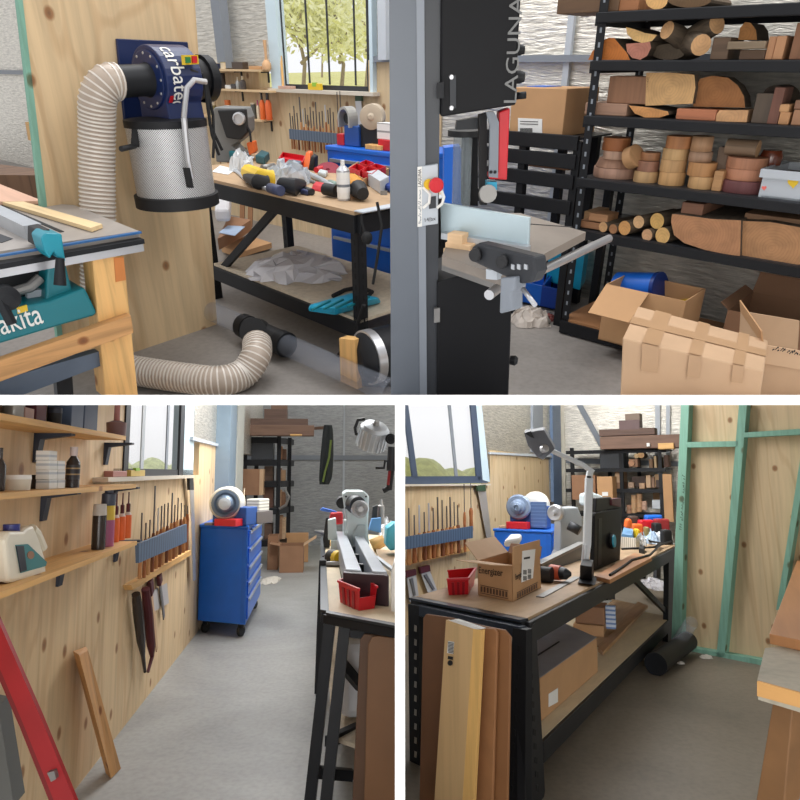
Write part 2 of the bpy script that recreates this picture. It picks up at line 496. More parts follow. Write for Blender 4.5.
# wall: foil above, ply lining below, opening for the window between x=283 and x=369
m = MB(); wallrect(m, -260, 196, 0, ztop, WB, .12); wallrect(m, 196, 272, zsh, ztop, WB, .12)
wallrect(m, 372, 1100, zon(380, 60, WB), ztop, WB, .12); wallrect(m, 437, 1100, 0, zon(380, 60, WB), WB, .12)
wallrect(m, 272, 372, zt, ztop, WB, .12)
struct('wall_back', m, FOILL)
m = MB(); wallrect(m, 196, 272, 0, zsh, off(WB, -.012), .13); wallrect(m, 272, 372, 0, zs, off(WB, -.012), .13)
wallrect(m, 372, 437, 0, zon(380, 60, WB), off(WB, -.012), .13)
struct('wall_back_lining', m, PLY2)
m = MB()                                                   # steel girt and columns on the foil wall
g0, g1 = zon(560, 62, WB), zon(560, 55, WB)
wallrect(m, 372, 1000, g0, g1, off(WB, -.05), .05)
struct('trim_1', m, GREY)
m = MB(); wallrect(m, 218, 226, zsh, ztop, off(WB, -.10), .1); struct('trim_2', m, GREY)
m = MB(); wallrect(m, 378, 386, zon(380, 60, WB), ztop, off(WB, -.10), .1); struct('trim_3', m, LGREY)
m = MB(); g0, g1 = zon(5, 74, WB), zon(5, 70, WB); wallrect(m, -200, 196, g0, g1, off(WB, -.05), .05); struct('trim_4', m, GREY)
m = MB(); wallrect(m, 540, 545, 0, ztop, off(WB, -.03), .03); struct('trim_5', m, LGREY)
# window: reveal, frame, three mullions, panes, sill
w = tag(build('window_1', (lambda m: (wallrect(m, 283.5, 286, zs, zt, off(WB, -.01), .015), wallrect(m, 367.5, 370, zs, zt, off(WB, -.01), .015),
    wallrect(m, 286, 367, zs, zs + .04, off(WB, -.01), .02), wallrect(m, 286, 367, zt - .3, zt, off(WB, -.02), .05), m)[-1])(MB()), DARKG), 'wide dark-framed sliding window over the tool rack, trees outside', 'window', kind='structure')
for x in (309.5, 329.5, 355.5):
    m = MB(); wallrect(m, x - .6, x + .6, zs + .045, zt - .3, off(WB, -.0), .01); part('mullion', m, DARKG, w)
m = MB(); wallrect(m, 286, 367, zs + .045, zt - .3, off(WB, .01), .006); part('pane', m, clear('window glass', (235, 240, 245), .03, .02), w)
m = MB(); wallrect(m, 272, 281.5, zs, zt, off(WB, -.06), .1); wallrect(m, 370, 373, zs, zt, off(WB, -.06), .1)
part('window_reveal', m, paint('pale blue trim', (196, 214, 222), .5, 0, .03), w)
m = MB(); wallrect(m, 268, 373, zs - .03, zs, off(WB, -.10), .16); part('window_sill', m, paint('pale sill', (206, 196, 180), .5, 0, .05), w)
# plywood partition standing in front, with its green stud edge
zpt = 3.4
def pt(px, py): return R.on(px, py, WP)
m = MB(); m.ext([(17, -40), (192, -40), (217, 322), (222, 400), (72, 420), (46, 205)], WP, .018); struct('wall_left', m, PLY)
m = MB(); m.ext([(13, -40), (18, -40), (47, 205), (73, 420), (68, 420), (41, 205)], off(WP, -.005), .03); struct('trim_6', m, GREENPINE)
# outside: grass and trees
m = MB(axis=V(0, 1, 0)); o = R.at(320, .75, off(WB, .9))
m.prism([o - U1 * 30, o + U1 * 30, o + U1 * 60 + WB[1] * 90, o - U1 * 60 + WB[1] * 90], UP * .05)
g = build('lawn', m, paint('dry sunlit grass', (226, 222, 140), .9, 0, .18, 3), clip=False); g['kind'] = 'structure'; THINGS.append(g)
LEAF = paint('sunlit gum leaves', (244, 244, 190), .7, 0, .1, 2); TRUNK = paint('pale gum trunk', (168, 150, 128), .8, 0, .15, 6)
def tree(px, dist, h, label, room_pl, spread=1.0, n=420, leaf=None, crown_at=.55, base=.78, grp='trees outside the top window'):
    o = R.at(px, base, off(room_pl, dist)); rng = random.Random(px)
    t = thing('gum_tree', label, 'tree', grp)
    m = MB(); tips = []
    m.tube([o, o + V(.1, 0, h * .3), o + V(-.05, .1, h * .6), o + V(.1, 0, h * .95)], [.06, .05, .035, .012], 8)
    for i in range(7):
        z = h * rng.uniform(.3, .8); a = rng.uniform(0, 2 * PI); q = o + UP * z + V(math.cos(a), math.sin(a), rng.uniform(.3, .9)) * spread * rng.uniform(.5, 1)
        m.tube([o + UP * z * .95, (o + UP * z + q) / 2 + UP * .15, q], [.05, .035, .012], 6); tips.append(q)
    part('trunk', m, TRUNK, t, clip=False)
    m = MB()
    for i in range(n):
        c = rng.choice(tips) + V(rng.gauss(0, .42), rng.gauss(0, .42), rng.gauss(0, .30)) * spread
        if c.z < h * crown_at * .6 + base: continue
        a = V(rng.uniform(-1, 1), rng.uniform(-1, 1), rng.uniform(-1, 1)).normalized(); b = a.orthogonal().normalized()
        l, wd = rng.uniform(.08, .17), rng.uniform(.03, .06)
        m.face([c - a * l, c + b * wd, c + a * l, c - b * wd])
    part('crown', m, leaf or LEAF, t, clip=False)
tree(303, 8, 2.6, 'gum tree outside behind the left sliding pane of the wide window', WB, 1.15, 1500)
tree(341, 9, 2.5, 'forked young gum tree outside behind the middle panes of the wide window', WB, 1.1, 1400)
tree(366, 14, 3.2, 'gum tree outside at the right end of the wide window', WB, 1.3, 1600)
tree(322, 24, 4.4, 'farther gum tree outside between the two nearer trunks', WB, 2.0, 2200)

# =================================================================== table saw and timber stand
SAWZ = .93
t = thing('table_saw', 'teal table saw with grey cast top on a timber stand at the left', 'saw')
m = MB(axis=V(0, 1, 0))
m.hq([(-40, 262), (0, 258), (46, 249), (134, 228), (139, 234), (140, 229), (73, 206), (-40, 196)][0:0] or [(-45, 258), (36, 246), (139, 231), (74, 205), (-45, 197)], SAWZ, -.035)
part('table_top', m, wood('worn saw table', (162, 154, 146), .85, 10, .5, .4, var=.14), t)
m = MB(); a, b = R.z(-45, 262, SAWZ - .002), R.z(36, 249, SAWZ - .002); c2 = R.z(76, 241, SAWZ - .002); d2 = R.z(140, 231, SAWZ - .002)
FS = vplane(R.z(0, 254, SAWZ), R.z(139, 231, SAWZ))       # front face of the saw
for nm, zz, th, mt in (('blue_edge', SAWZ + .0, .008, paint('dull blue strip', (40, 96, 150), .5)), ('guide_rail', SAWZ - .03, .05, STEEL), ('rail_slot', SAWZ - .027, .02, BLACK)):
    m = MB(); p, q = R.at(-45, zz - th, off(FS, -.0)), R.at(140, zz - th, off(FS, -.0))
    dpt = {'blue_edge': .02, 'guide_rail': .045, 'rail_slot': .05}[nm]
    m.prism([p, q, q - FS[1] * dpt, p - FS[1] * dpt], UP * th); part(nm, m, mt, t)
m = MB(axis=V(0, 1, 0))                                    # rip fence lying across the table
p, q = R.z(36, 239, SAWZ), R.z(-14, 214, SAWZ); m.bar(p + UP * .03, q + UP * .03, .07, .06); part('rip_fence', m, ALU, t)
m = MB(axis=V(0, 1, 0)); p, q = R.z(62, 232, SAWZ + .001), R.z(-5, 203, SAWZ + .001); m.bar(p, q, .018, .004); part('table_slot', m, BLACK, t)
m = MB(); m.hq([(-20, 240), (2, 243), (13, 239), (-6, 232)], SAWZ, .002); part('throat_plate', m, DARKG, t)
# fence clamp head
m = MB(); m.ext([(41, 238), (46, 233), (62, 234), (64, 250), (66, 262), (58, 258), (54, 252), (50, 259), (45, 252)], off(FS, -.13), .12); part('fence_clamp', m, paint('teal clamp', (18, 134, 152), .4), t, bevel=.006)
m = MB(); m.ext([(39, 231), (50, 229), (50, 246), (39, 248)], off(FS, -.06), .14); part('clamp_block', m, BLACKM, t, bevel=.004)
m = MB(); m.tube([R.on(60, 258, off(FS, -.14)), R.on(60, 285, off(FS, -.15))], [.016, .024], 12); part('clamp_lever', m, BLACK, t)
# teal body
m = MB(); bodyp = off(FS, .02)
m.ext([(48, 258), (64, 256), (75, 300), (78, 320), (40, 325), (46, 300)], bodyp, .5); part('body_post', m, TEAL, t, bevel=.01)
m = MB(); m.ext([(-45, 312), (0, 310), (48, 302), (85, 288), (97, 312), (95, 316), (66, 324), (0, 344), (-45, 354)], off(FS, -.02), .55); part('body_skirt', m, TEAL, t, bevel=.01)
m = MB(); m.ext([(-45, 268), (46, 262), (46, 308), (-45, 316)], off(FS, .12), .3); part('motor_bay', m, BLACKM, t)
m = MB(); m.tube([R.on(14, 292, off(FS, .06)), R.on(30, 287, off(FS, .05)), R.on(40, 278, off(FS, .06))], .022, 10); part('dust_spout', m, DULL, t)
m = MB(); m.ext([(27, 292), (43, 289), (44, 300), (28, 303)], off(FS, .08), .03); part('switch_plate', m, LGREY, t)
m = MB(); m.ext([(17, 308), (27, 305), (28, 311), (18, 314)], off(FS, -.025), .01); part('warning_sticker', m, YELLOW, t)
m = MB(); c = R.on(4, 296, off(FS, -.06)); m.lathe(c, [(0, .048), (.05, .048), (.06, .02)], 16, -FS[1]); m.tube([R.on(0, 300, off(FS, -.1)), R.on(12, 324, off(FS, -.12))], .02, 8)
part('hand_wheel', m, BLACK, t)
us = (R.at(60, .6, FS) - R.at(0, .6, FS)).normalized()
sp_ = R.on(-17, 340.5, off(FS, -.024)); e_ = R.on(44, 322.5, off(FS, -.024))
lettering('lettering', 'makita', sp_, e_ - sp_, UP, .13, WHITE, t, .0025, fit=True)
# stand
t = thing('saw_stand', 'chunky pine stand with post and rail carrying the teal saw', 'stand')
PP = off(FS, -.03)
m = MB(); m.ext([(92, 256), (124, 256), (138, 394), (139, 399), (106, 399)], PP, .12); part('post', m, PINE, t, bevel=.004)
m = MB(); m.ext([(114, 258), (123.6, 257), (126, 280), (116, 282)], off(PP, -.004), .004); part('end_patch', m, paint('orange timber end', (196, 120, 60), .7), t)
m = MB(axis=us); m.ext([(-45, 368), (0, 361), (131, 315), (134, 333), (0, 382), (-45, 392)], off(PP, -.05), .05); part('rail', m, PINE2, t, bevel=.004)
m = MB(axis=us); m.ext([(-45, 398), (0, 380), (101, 351), (103, 365), (20, 396), (-10, 410)], off(PP, .03), .05); part('steel_bar', m, paint('blue-grey steel', (92, 104, 120), .45, .3), t)
m = MB(); m.ext([(56, 376), (72, 372), (74, 399), (58, 399)], off(PP, .3), .05); part('rear_leg', m, DARKG, t)
# boards on the saw
m = MB(axis=R.z(103, 229, .95) - R.z(20, 203, .95)); m.hq([(92, 232), (103, 228), (38, 209), (5, 199), (-4, 203)], SAWZ + .003, .018); solo('pine_batten', 'thin pale pine batten lying across the saw table', 'board', m, wood('pale pine', (232, 204, 156), .85, 30, .06))
m = MB(axis=R.z(50, 205, .95) - R.z(0, 186, .95)); m.hq([(-45, 206), (20, 205), (44, 204.5), (0, 187), (-45, 173)], SAWZ + .003, .02); solo('pink_board', 'wide pinkish board lying on the far corner of the saw table', 'board', m, wood('pinkish board', (214, 172, 146), .88, 16, .06), bevel=.003)
m = MB(axis=U2); m.hq([(-45, 198), (46, 199), (40, 191), (-45, 178)], .74, .16)
solo('stacked_planks', 'dark planks stacked behind the saw under the foil wall', 'planks', m, wood('dark plank stack', (112, 84, 62), .5, 22, .04))
m = MB(); m.ext([(25, 122), (32, 126), (35, 142), (28, 140)], off(WB, -.3), .1); solo('wood_offcut', 'small orange offcut fixed behind the green stud', 'offcut', m, PINE)

# =================================================================== dust collector on the partition
t = thing('dust_collector', 'navy wall-mounted dust collector with a perforated silver drum', 'dust collector')
m = MB()
pA = R.on(123, 123, WP)
def wp(px, py, o=0): return R.on(px, py, off(WP, -o))
m.prism([wp(117, 38.5, .02), wp(188, 42, .02), wp(197, 118, .02), wp(125, 123, .02)], WP[1] * .02); part('back_plate', m, NAVY, t, bevel=.004)
# volute housing: drum with its axis along the wall, cover plate facing the saw, outlet running down to the drum
N = -WP[1]; AX = -U2
FC = R.on(149, 80, off(WP, -.27)); rv = 31.5 * R.k(FC)
def volute(o0, dep, rr, mat, name, tail=True):
    m = MB(); pts = []
    for i in range(23):
        a = math.radians(-40 + 260 * i / 22); pts.append(FC + AX * o0 + (N * math.cos(a) + UP * math.sin(a)) * rr)
    if tail: pts += [FC + AX * o0 - N * rr * .8 - UP * rr * 1.2, FC + AX * o0 + N * rr * .85 - UP * rr * 1.2]
    m.prism(pts, -AX * dep); return part(name, m, mat, t, bevel=.006)
hw_ = .215
volute(0, hw_, rv, NAVY, 'housing')
m = MB(); m.lathe(FC, [(0, rv * .86), (.008, rv * .86), (.010, rv * .83)], 30, AX); part('cover_plate', m, NAVY, t)
m = MB()
for i in range(12):
    a = 2 * PI * i / 12; m.lathe(FC + (N * math.cos(a) + UP * math.sin(a)) * rv * .76 + AX * .009, [(0, .008), (.004, .006)], 8, AX)
part('cover_bolts', m, STEEL, t)
inl = R.on(113, 82, off(WP, -.27))
m = MB(); m.tube([FC + AX * .005, FC + AX * .03, FC.lerp(inl, .9) , inl], [.085, .075, .075, .07], 20); part('inlet_pipe', m, BLACK, t)
# filter drum below
kd = R.k(FC); dc = R.on(177, 196, off(WP, -.27)); rd = 38 * R.k(dc)
zb, zm = dc.z, R.zat(dc, 124)
dc = V(dc.x, dc.y, 0)
m = MB(); m.lathe(dc + UP * zb, [(0, rd * .98), (zm - zb, rd * .98)], 40); part('filter_drum', m, PERF, t)
m = MB(); m.lathe(dc + UP * (zm - .01), [(0, rd), (.035, rd), (.04, rd * .9), (.05, rd * .2)], 40); part('drum_lid', m, BLACK, t)
m = MB(); m.lathe(dc + UP * (zb - .05), [(0, rd * .9), (.005, rd * 1.06), (.065, rd * 1.06), (.07, rd)], 40); part('drum_rim', m, BLACKM, t)
m = MB(); p = R.on(136, 130, off(WP, -.30)); q = R.on(135, 146, off(WP, -.32)); m.bar(p, q, .03, .03); m.tube([q, R.on(121, 149, off(WP, -.36))], .014, 8); part('crank_handle', m, BLACKM, t)
# motor on the right of the housing
mp_ = FC - AX * hw_; m = MB(); m.tube([mp_, mp_ + U2 * .05, mp_ + U2 * .10], [.11, .11, .10], 18); part('motor', m, BLACKM, t)
m = MB(); p = mp_ + U2 * .10; m.lathe(p, [(0, .12), (.05, .12), (.07, .06)], 18, U2); part('fan_cowl', m, BLACK, t)
m = MB(); m.ext([(184.5, 55), (198, 55), (199, 64), (185.5, 65)], off(WP, -.46), .03); sw = part('switch_box', m, YELLOW, t, 'yellow switch box')
m = MB(); m.ext([(192.5, 56), (197, 56), (197.5, 63), (193, 63)], off(WP, -.47), .012); part('stop_button', m, RED, sw)
m = MB(); m.ext([(186, 57), (190.5, 57), (191, 63), (186.5, 63)], off(WP, -.47), .012); part('start_button', m, paint('green button', (40, 120, 60)), sw)
m = MB(); q = off(WP, -.5); m.tube([R.on(*p, q) for p in ((206, 82), (194, 80), (187, 88), (185, 105), (184, 118))], .014, 8)
m.tube([R.on(*p, q) for p in ((184, 118), (186, 140), (188, 158), (192, 178))], .016, 8); part('steel_band', m, STEEL, t)
m = MB()
for pts in (((204, 78), (208, 110), (212, 135), (219, 155)), ((206, 82), (213, 115), (214, 140), (213, 158)), ((190, 70), (202, 74), (207, 90), (210, 125), (222, 150))):
    m.tube([R.on(*p, off(WP, -.42)) for p in pts], .009, 6)
m.ext([(186, 168), (190, 168), (194, 188), (190, 188)], off(WP, -.56), .03); part('power_cable', m, BLACKM, t)
# name on the drum side of the housing, reading down
def wrapf(x, y, z):
    th = math.radians(66) - x / rv; return FC - AX * (.035 + y) + (N * math.cos(th) + UP * math.sin(th)) * (rv + .002 + z)
lettering('lettering', 'carbatec', FC, N, UP, .118, WHITE, t, .001, wrap=(wrapf, math.radians(114) * rv))
m = MB(); m.hexa([wrapf(x, y, .0) for x, y in ((.26, -.02), (.34, -.02), (.34, -.0), (.26, -.0))], [wrapf(x, y, .004) for x, y in ((.26, -.02), (.34, -.02), (.34, -.0), (.26, -.0))]); part('warning_sticker', m, RED, t)

def hose(name, label, pts, r, pitch=.021, mat=HOSE, grp=None):
    t = thing(name, label, 'hose', grp)
    # smooth path
    P = [Vector(p) for p in pts]; S = []
    for i in range(len(P) - 1):
        p0, p1, p2, p3 = P[max(i - 1, 0)], P[i], P[i + 1], P[min(i + 2, len(P) - 1)]
        for j in range(10):
            u = j / 10
            S.append(.5 * ((2 * p1) + (p2 - p0) * u + (2 * p0 - 5 * p1 + 4 * p2 - p3) * u * u + (3 * p1 - p0 - 3 * p2 + p3) * u ** 3))
    S.append(P[-1])
    # resample evenly
    out = [S[0]]; acc = 0
    for a, b in zip(S, S[1:]):
        d = (b - a).length
        while acc + d >= pitch / 2:
            a = a + (b - a).normalized() * (pitch / 2 - acc); out.append(a); d = (b - a).length; acc = 0
        acc += d
    m = MB(); m.tube(out, [r if i % 2 else r * .955 for i in range(len(out))], 18, caps=False); part('hose_wall', m, mat, t, clip=True)
    m = MB()
    for i in range(1, len(out) - 1, 2):
        d = (out[i + 1] - out[i - 1]).normalized(); m.lathe(out[i] - d * .004, [(0, r * .985), (.0, r * 1.015), (.008, r * 1.015), (.008, r * .985)], 18, d)
    part('wire_coil', m, WIRE, t)
    return t
hp = off(WP, -.32)
hose('dust_hose', 'clear ribbed dust hose hanging from the collector inlet down the plywood', [inl - AX * .02, R.on(106, 84, off(WP, -.27)), R.on(98, 98, off(WP, -.25)), R.on(97, 125, off(WP, -.22)), R.on(97, 170, off(WP, -.2)), R.on(98, 230, off(WP, -.2)), R.on(98, 300, off(WP, -.2))], .088)
fl = lambda x, y, z=.085: R.z(x, y, z)
hose('dust_hose', 'clear ribbed dust hose lying curved on the concrete by the drain pipe', [fl(126, 369), fl(150, 373), fl(185, 378), fl(218, 381), fl(243, 374), R.z(256, 356, .16), R.z(257, 342, .19)], .082)
# floor duct: clear pipes with a black tee
t = thing('dust_duct', 'long clear pipe with a black tee lying under the workbench', 'pipe')
a, b = R.z(193, 303, .1), R.z(392, 392, .1); D = b - a
def du(px):  # point on duct axis near column px
    lo, hi = 0.0, 1.0
    for _ in range(40):
        mid = (lo + hi) / 2
        if R.px(a + D * mid)[0] < px: lo = mid
        else: hi = mid
    return a + D * lo
m = MB(); m.tube([du(194), du(247)], .066, 18, caps=False); part('pipe', m, GLASSY, t, 'clear pipe length left of the tee')
m = MB(); m.tube([du(282), du(400)], .066, 18, caps=False); part('pipe', m, GLASSY, t, 'clear pipe length right of the tee')
m = MB(); m.tube([du(243), du(286)], .073, 18); q = du(258); m.tube([q, q + V(-.0, -.12, .05)], .085, 18); part('tee_joint', m, BLACKM, t, 'black plastic tee')
m = MB(); m.tube([du(243) , du(249)], .078, 18); m.tube([du(280), du(287)], .078, 18); part('collar', m, BLACK, t)
# =================================================================== workbench
BH = .90
t = thing('workbench', 'black steel workbench with wooden top and plywood lower shelf by the window wall', 'workbench')
ftR = R.z(357, 368); gx = R.z(350, 372)
NE = R.z(357, 211, BH); NW = R.z(206, 177, BH); FE = R.z(412, 195, BH)
BF = vplane(NE, NW)                                       # front face
du1 = (NW - NE).normalized(); du2 = BF[1]
du2r = (FE - NE).normalized()
LW = 1.9; wdt = .75
TL = NW + du1 * .5
m = MB(axis=du1); m.prism([NE - du2 * .02, TL - du2 * .02, TL + du2 * wdt, NE + du2 * wdt], UP * -.02); part('bench_top', m, BENCHTOP, t)
def rail(p, q, h, w=.05, name='beam'):
    m = MB(); m.bar(p, q, w, h); part(name, m, BLACK, t, bevel=.004)
zz = UP * (-.02 - .05)
rail(NE + zz, TL + zz, .10); rail(NE + zz + du2 * wdt, TL + zz + du2 * wdt, .10)
rail(NE + zz, NE + zz + du2 * wdt, .10, name='end_beam')
m = MB(axis=du2); m.prism([NE - du2 * .02 - du1 * .07, NE - du2 * .02, NE + du2 * wdt, NE + du2 * wdt - du1 * .07], UP * .006); part('edge_strip', m, LGREY, t)
ZS = R.zat(R.z(357, 368), 335) * 0 + .27
def leg(p, hgt=BH - .02, slots=True):
    m = MB(); f = V(p.x, p.y, 0)
    a1, a2 = du1 * .06, du2 * .06
    m.prism([f, f + a1, f + a1 + du2 * .004, f + du2 * .004], UP * hgt); m.prism([f, f + a2, f + a2 + du1 * .004, f + du1 * .004], UP * hgt)
    m.prism([f + a1, f + a1 + a2, f + a1 + a2 - du1 * .004, f + a1 - du1 * .004], UP * hgt)
    for i in range(12):
        zc = .08 + i * (hgt - .12) / 12
        for o in (du1 * .03,):
            c = f + o + UP * zc - du2 * .0015; m.prism([c - du1 * .006, c + du1 * .006, c + du1 * .006 + UP * .03, c - du1 * .006 + UP * .03], du2 * .001, 1)
        c = f + du2 * .03 + UP * zc - du1 * .0015; m.prism([c - du2 * .006, c + du2 * .006, c + du2 * .006 + UP * .03, c - du2 * .006 + UP * .03], du1 * .001, 1)
    part('leg', m, [BLACK, paint('dark slot', (8, 8, 9), .8)], t)
leg(NE); leg(NE + du2 * (wdt - .06)); WEST = NW + du1 * .02
leg(R.at(216, 0, BF)); leg(V(R.at(216, 0, BF).x, R.at(216, 0, BF).y, 0) + du2 * (wdt - .06))
# lower shelf
s1 = V(NE.x, NE.y, .27); s2 = R.at(214, .27, BF)
m = MB(axis=du1); m.prism([s1, s2, s2 + du2 * wdt, s1 + du2 * wdt], UP * .018); part('lower_shelf', m, CHIP, t)
m = MB(); m.bar(s1 - UP * .05, s2 - UP * .05, .04, .1); part('shelf_beam', m, BLACK, t, bevel=.004)
m = MB(); m.bar(s1 - UP * .05 + du2 * wdt, s2 - UP * .05 + du2 * wdt, .04, .1); part('shelf_beam', m, BLACK, t, bevel=.004)
m = MB(); m.bar(R.on(219, 273, off(BF, .03)), R.on(280, 204, off(BF, .03)), .05, .03, du2); part('brace', m, BLACK, t)
m = MB(); q = off(BF, -.01); m.tube([R.on(*p, q) for p in ((377, 202), (382, 225), (377, 260), (373, 284))], .008, 6)
m.tube([R.on(*p, q) for p in ((362, 214), (362, 222), (366, 236))], .008, 6); m.ball(R.on(367, 238, q), .03, .03, .035)
m.tube([R.on(*p, q) for p in ((364, 305), (352, 340), (336, 358), (326, 372), (330, 382), (340, 386))], .012, 6)
solo('cable', 'black power cords hanging off the right end of the workbench', 'cord', m, RUB)
# pine block standing under the bench leg
m = MB(); m.ext([(339, 338), (354, 340), (358, 399), (341, 399)], off(BF, -.22), .06); solo('pine_block', 'pine offcut standing upright at the foot of the workbench leg', 'offcut', m, PINE, bevel=.003)

# ---- things on the bench top
def bz(x, y, h=0): return R.z(x, y, BH + h)
def lay(name, label, cat, quad, h, mat, bevel=.004, grp=None, z=0):
    m = MB(); m.hq(quad, BH + .001 + z, h); return solo(name, label, cat, m, mat, grp, bevel=bevel)
def can(name, label, cat, px, yb, prof, mats, z=BH, grp=None, n=20):
    """prof: (row, half width px, material)"""
    p = R.z(px, yb, z); k = R.k(p); m = MB()
    m.lathe(V(p.x, p.y, z + .001), [(max(0, R.zat(p, y) - z), w * k, mi) for y, w, mi in prof], n); return solo(name, label, cat, m, mats, grp)
# spray can
t = thing('spray_can', 'white spray can standing at the front corner of the workbench', 'can')
p = R.z(344, 200, BH); k = R.k(p)
def zz_(y): return R.zat(p, y) - BH
m = MB(); m.lathe(p + UP * .001, [(0, 6.3 * k, 1), (zz_(198), 6.5 * k, 0), (zz_(172), 6.5 * k, 1), (zz_(170), 6.4 * k, 1), (zz_(166), 3 * k, 1)], 24); part('can_body', m, [WHITE, STEEL], t)
m = MB(); m.lathe(p + UP * zz_(166), [(0, 2.2 * k), (zz_(160) - zz_(166), 2 * k)], 12); part('nozzle', m, WHITE, t)
m = MB(); m.lathe(p + UP * zz_(192), [(0, 6.7 * k), (zz_(178) - zz_(192), 6.7 * k)], 24); part('can_label', m, stripes('can print', (232, 230, 226), (120, 124, 130), 22, .4, 0, 'v', .7), t)
t = thing('bench_machine', 'black and grey bench machine with a round chrome dial at the rear of the workbench', 'machine')
bmP = vyaw(R.z(228, 160, BH), 95)
m = MB(); m.ext([(216, 162), (211, 112), (215, 107), (243, 108), (247, 118), (247, 132), (240, 140), (232, 146), (244, 158), (244, 163)], bmP, .22); part('body', m, paint('mid grey casting', (120, 120, 118), .5), t, bevel=.01)
m = MB(); m.ext([(217, 110), (245, 109), (247, 133), (240, 140), (226, 138)], off(bmP, -.05), .06); part('front_cover', m, BLACKM, t, bevel=.01)
m = MB(); c = R.on(239.5, 118.5, off(bmP, -.05)); k = R.k(c); m.lathe(c, [(0, 6.2 * k), (.03, 6 * k), (.035, 4.6 * k), (.02, 4.4 * k), (.02, 0)], 20, -bmP[1]); part('dial', m, STEEL, t)
m = MB(); m.tube([R.on(*p, off(bmP, -.02)) for p in ((246, 124), (250, 132), (251, 142))], .01, 6); part('cable', m, BLACKM, t)
m = MB(); m.ext([(246, 143), (253, 141), (255, 152), (249, 156)], off(bmP, -.0), .1); solo('drill_case', 'small orange and black tool beside the bench machine', 'tool', m, ORANGE, bevel=.01)
rng = random.Random(3)
def crumple(name, label, cat, cx, cy, wpx, hm, mat, seed, z=BH, dep=.75, grp=None, sub=1):
    """a crumpled sheet or bag heaped on a surface"""
    c = R.z(cx, cy, z); k = R.k(c); r = random.Random(seed); n = 11
    a = V(1, 0, 0) * wpx * k; b = V(0, 1, 0) * wpx * k * dep
    hh = {}
    def fn(u, v):
        x, y = u * 2 - 1, v * 2 - 1; key = (round(u, 3), round(v, 3))
        if key not in hh: hh[key] = (r.uniform(-.14, .14), r.uniform(-.14, .14), r.uniform(.5, 1))
        j = hh[key]; q = max(0, 1 - (x * x + y * y) * .55)
        ed = max(abs(x), abs(y))
        return c + a * (x * (1 - .18 * abs(y)) + j[0] * (ed < .95 or .6)) + b * (y * (1 - .18 * abs(x)) + j[1]) + UP * (.003 + hm * q * j[2] * (ed < .98))
    m = MB(); m.grid(fn, n, n, smooth=False); return solo(name, label, cat, m, mat, grp, solid=.0015)
PLAST = clear('crumpled clear plastic', (206, 214, 222), .42, .1)
crumple('plastic_bag', 'crumpled clear plastic bag in the middle of the cluttered workbench top', 'bag', 287, 183, 25, .16, PLAST, 1)
crumple('plastic_bag', 'pale crumpled bag at the left end of the cluttered workbench top', 'bag', 242, 171, 12, .16, clear('milky plastic', (225, 228, 230), .8, .3), 2)
lay('paper_sheet', 'white paper sheet at the left end of the workbench top', 'paper', [(212, 172), (228, 175), (236, 170), (220, 166)], .004, PAPER, 0)
def tool_bar(name, label, cat, pts, r, mat, z=BH, grp=None):
    m = MB(); m.tube([R.z(x, y, z + r) for x, y in pts], r, 10); return solo(name, label, cat, m, mat, grp)
t = thing('staple_gun', 'yellow and black power tool lying on the workbench top', 'tool')
m = MB(); m.tube([bz(248, 172, .055), bz(262, 178, .06), bz(273, 178, .055)], [.05, .055, .05], 10); part('casing', m, YELLOW, t)
m = MB(); m.tube([bz(247, 177, .035), bz(258, 182, .05), bz(268, 182, .045)], [.03, .045, .04], 10); part('grip', m, BLACKM, t)
lay('teal_box', 'teal pouch behind the yellow tool on the workbench', 'pouch', [(230, 160), (238, 162), (243, 158), (234, 155)], .07, TEAL, .01)
lay('teal_box', 'dark teal pouch behind the crumpled plastic on the workbench', 'pouch', [(256, 163), (265, 165), (270, 160), (262, 157)], .06, paint('dark teal', (30, 84, 92)), .01)
m = MB(); m.hexa([bz(236, 158), bz(250, 160), bz(251, 157), bz(240, 155)], [bz(237, 149, .04), bz(254, 158, .03), bz(254, 155, .03), bz(240, 147, .04)]); solo('paper_packet', 'pale blue packet leaning among the bench clutter', 'packet', m, paint('pale blue packet', (206, 220, 230)))
t = thing('parts_tray', 'shallow red tray behind the crumpled plastic on the workbench', 'tray')
def traybox(t, quad, z, h, mat, th=.006, name='tray_body'):
    P = [R.z(x, y, z) for x, y in quad]; c = sum(P, V(0, 0, 0)) / len(P)
    m = MB(); m.prism(P, UP * .005)
    for i in range(len(P)):
        a, b = P[i], P[(i + 1) % len(P)]; ia, ib = a + (c - a).normalized() * th * 2, b + (c - b).normalized() * th * 2
        m.prism([a, b, ib, ia], UP * h)
    return part(name, m, mat, t)
traybox(t, [(279, 163), (303, 168), (306, 161), (283, 157)], BH, .04, RED)
t = thing('rasp_block', 'orange handled hand tool with black sole resting behind the bench clutter', 'tool')
m = MB(); m.hexa([bz(303, 168), bz(310, 170), bz(314, 166), bz(308, 163)], [bz(306, 152, .1), bz(310, 153, .1), bz(313, 151, .1), bz(309, 150, .1)]); part('handle', m, ORANGE, t, bevel=.008)
m = MB(); m.hexa([bz(308, 170), bz(314, 171), bz(318, 167), bz(313, 164)], [bz(311, 156, .1), bz(315, 157, .1), bz(318, 155, .1), bz(314, 153, .1)]); part('sole', m, BLACKM, t, bevel=.008)
m = MB(); c = bz(328, 172); k = R.k(c); m.lathe(c + V(0, 0, .001), [(0, 12 * k), (.02, 12 * k), (.02, 2 * k), (.012, 1.8 * k)], 24, V(0, -.55, 1)); solo('sanding_disc', 'maroon sanding disc lying behind the spray can', 'disc', m, paint('maroon abrasive', (136, 48, 62), .8))
tool_bar('steel_rod', 'long pale steel extrusion lying over the clear plastic on the workbench', 'rod', [(305, 172), (322, 180), (338, 190)], .018, ALU)
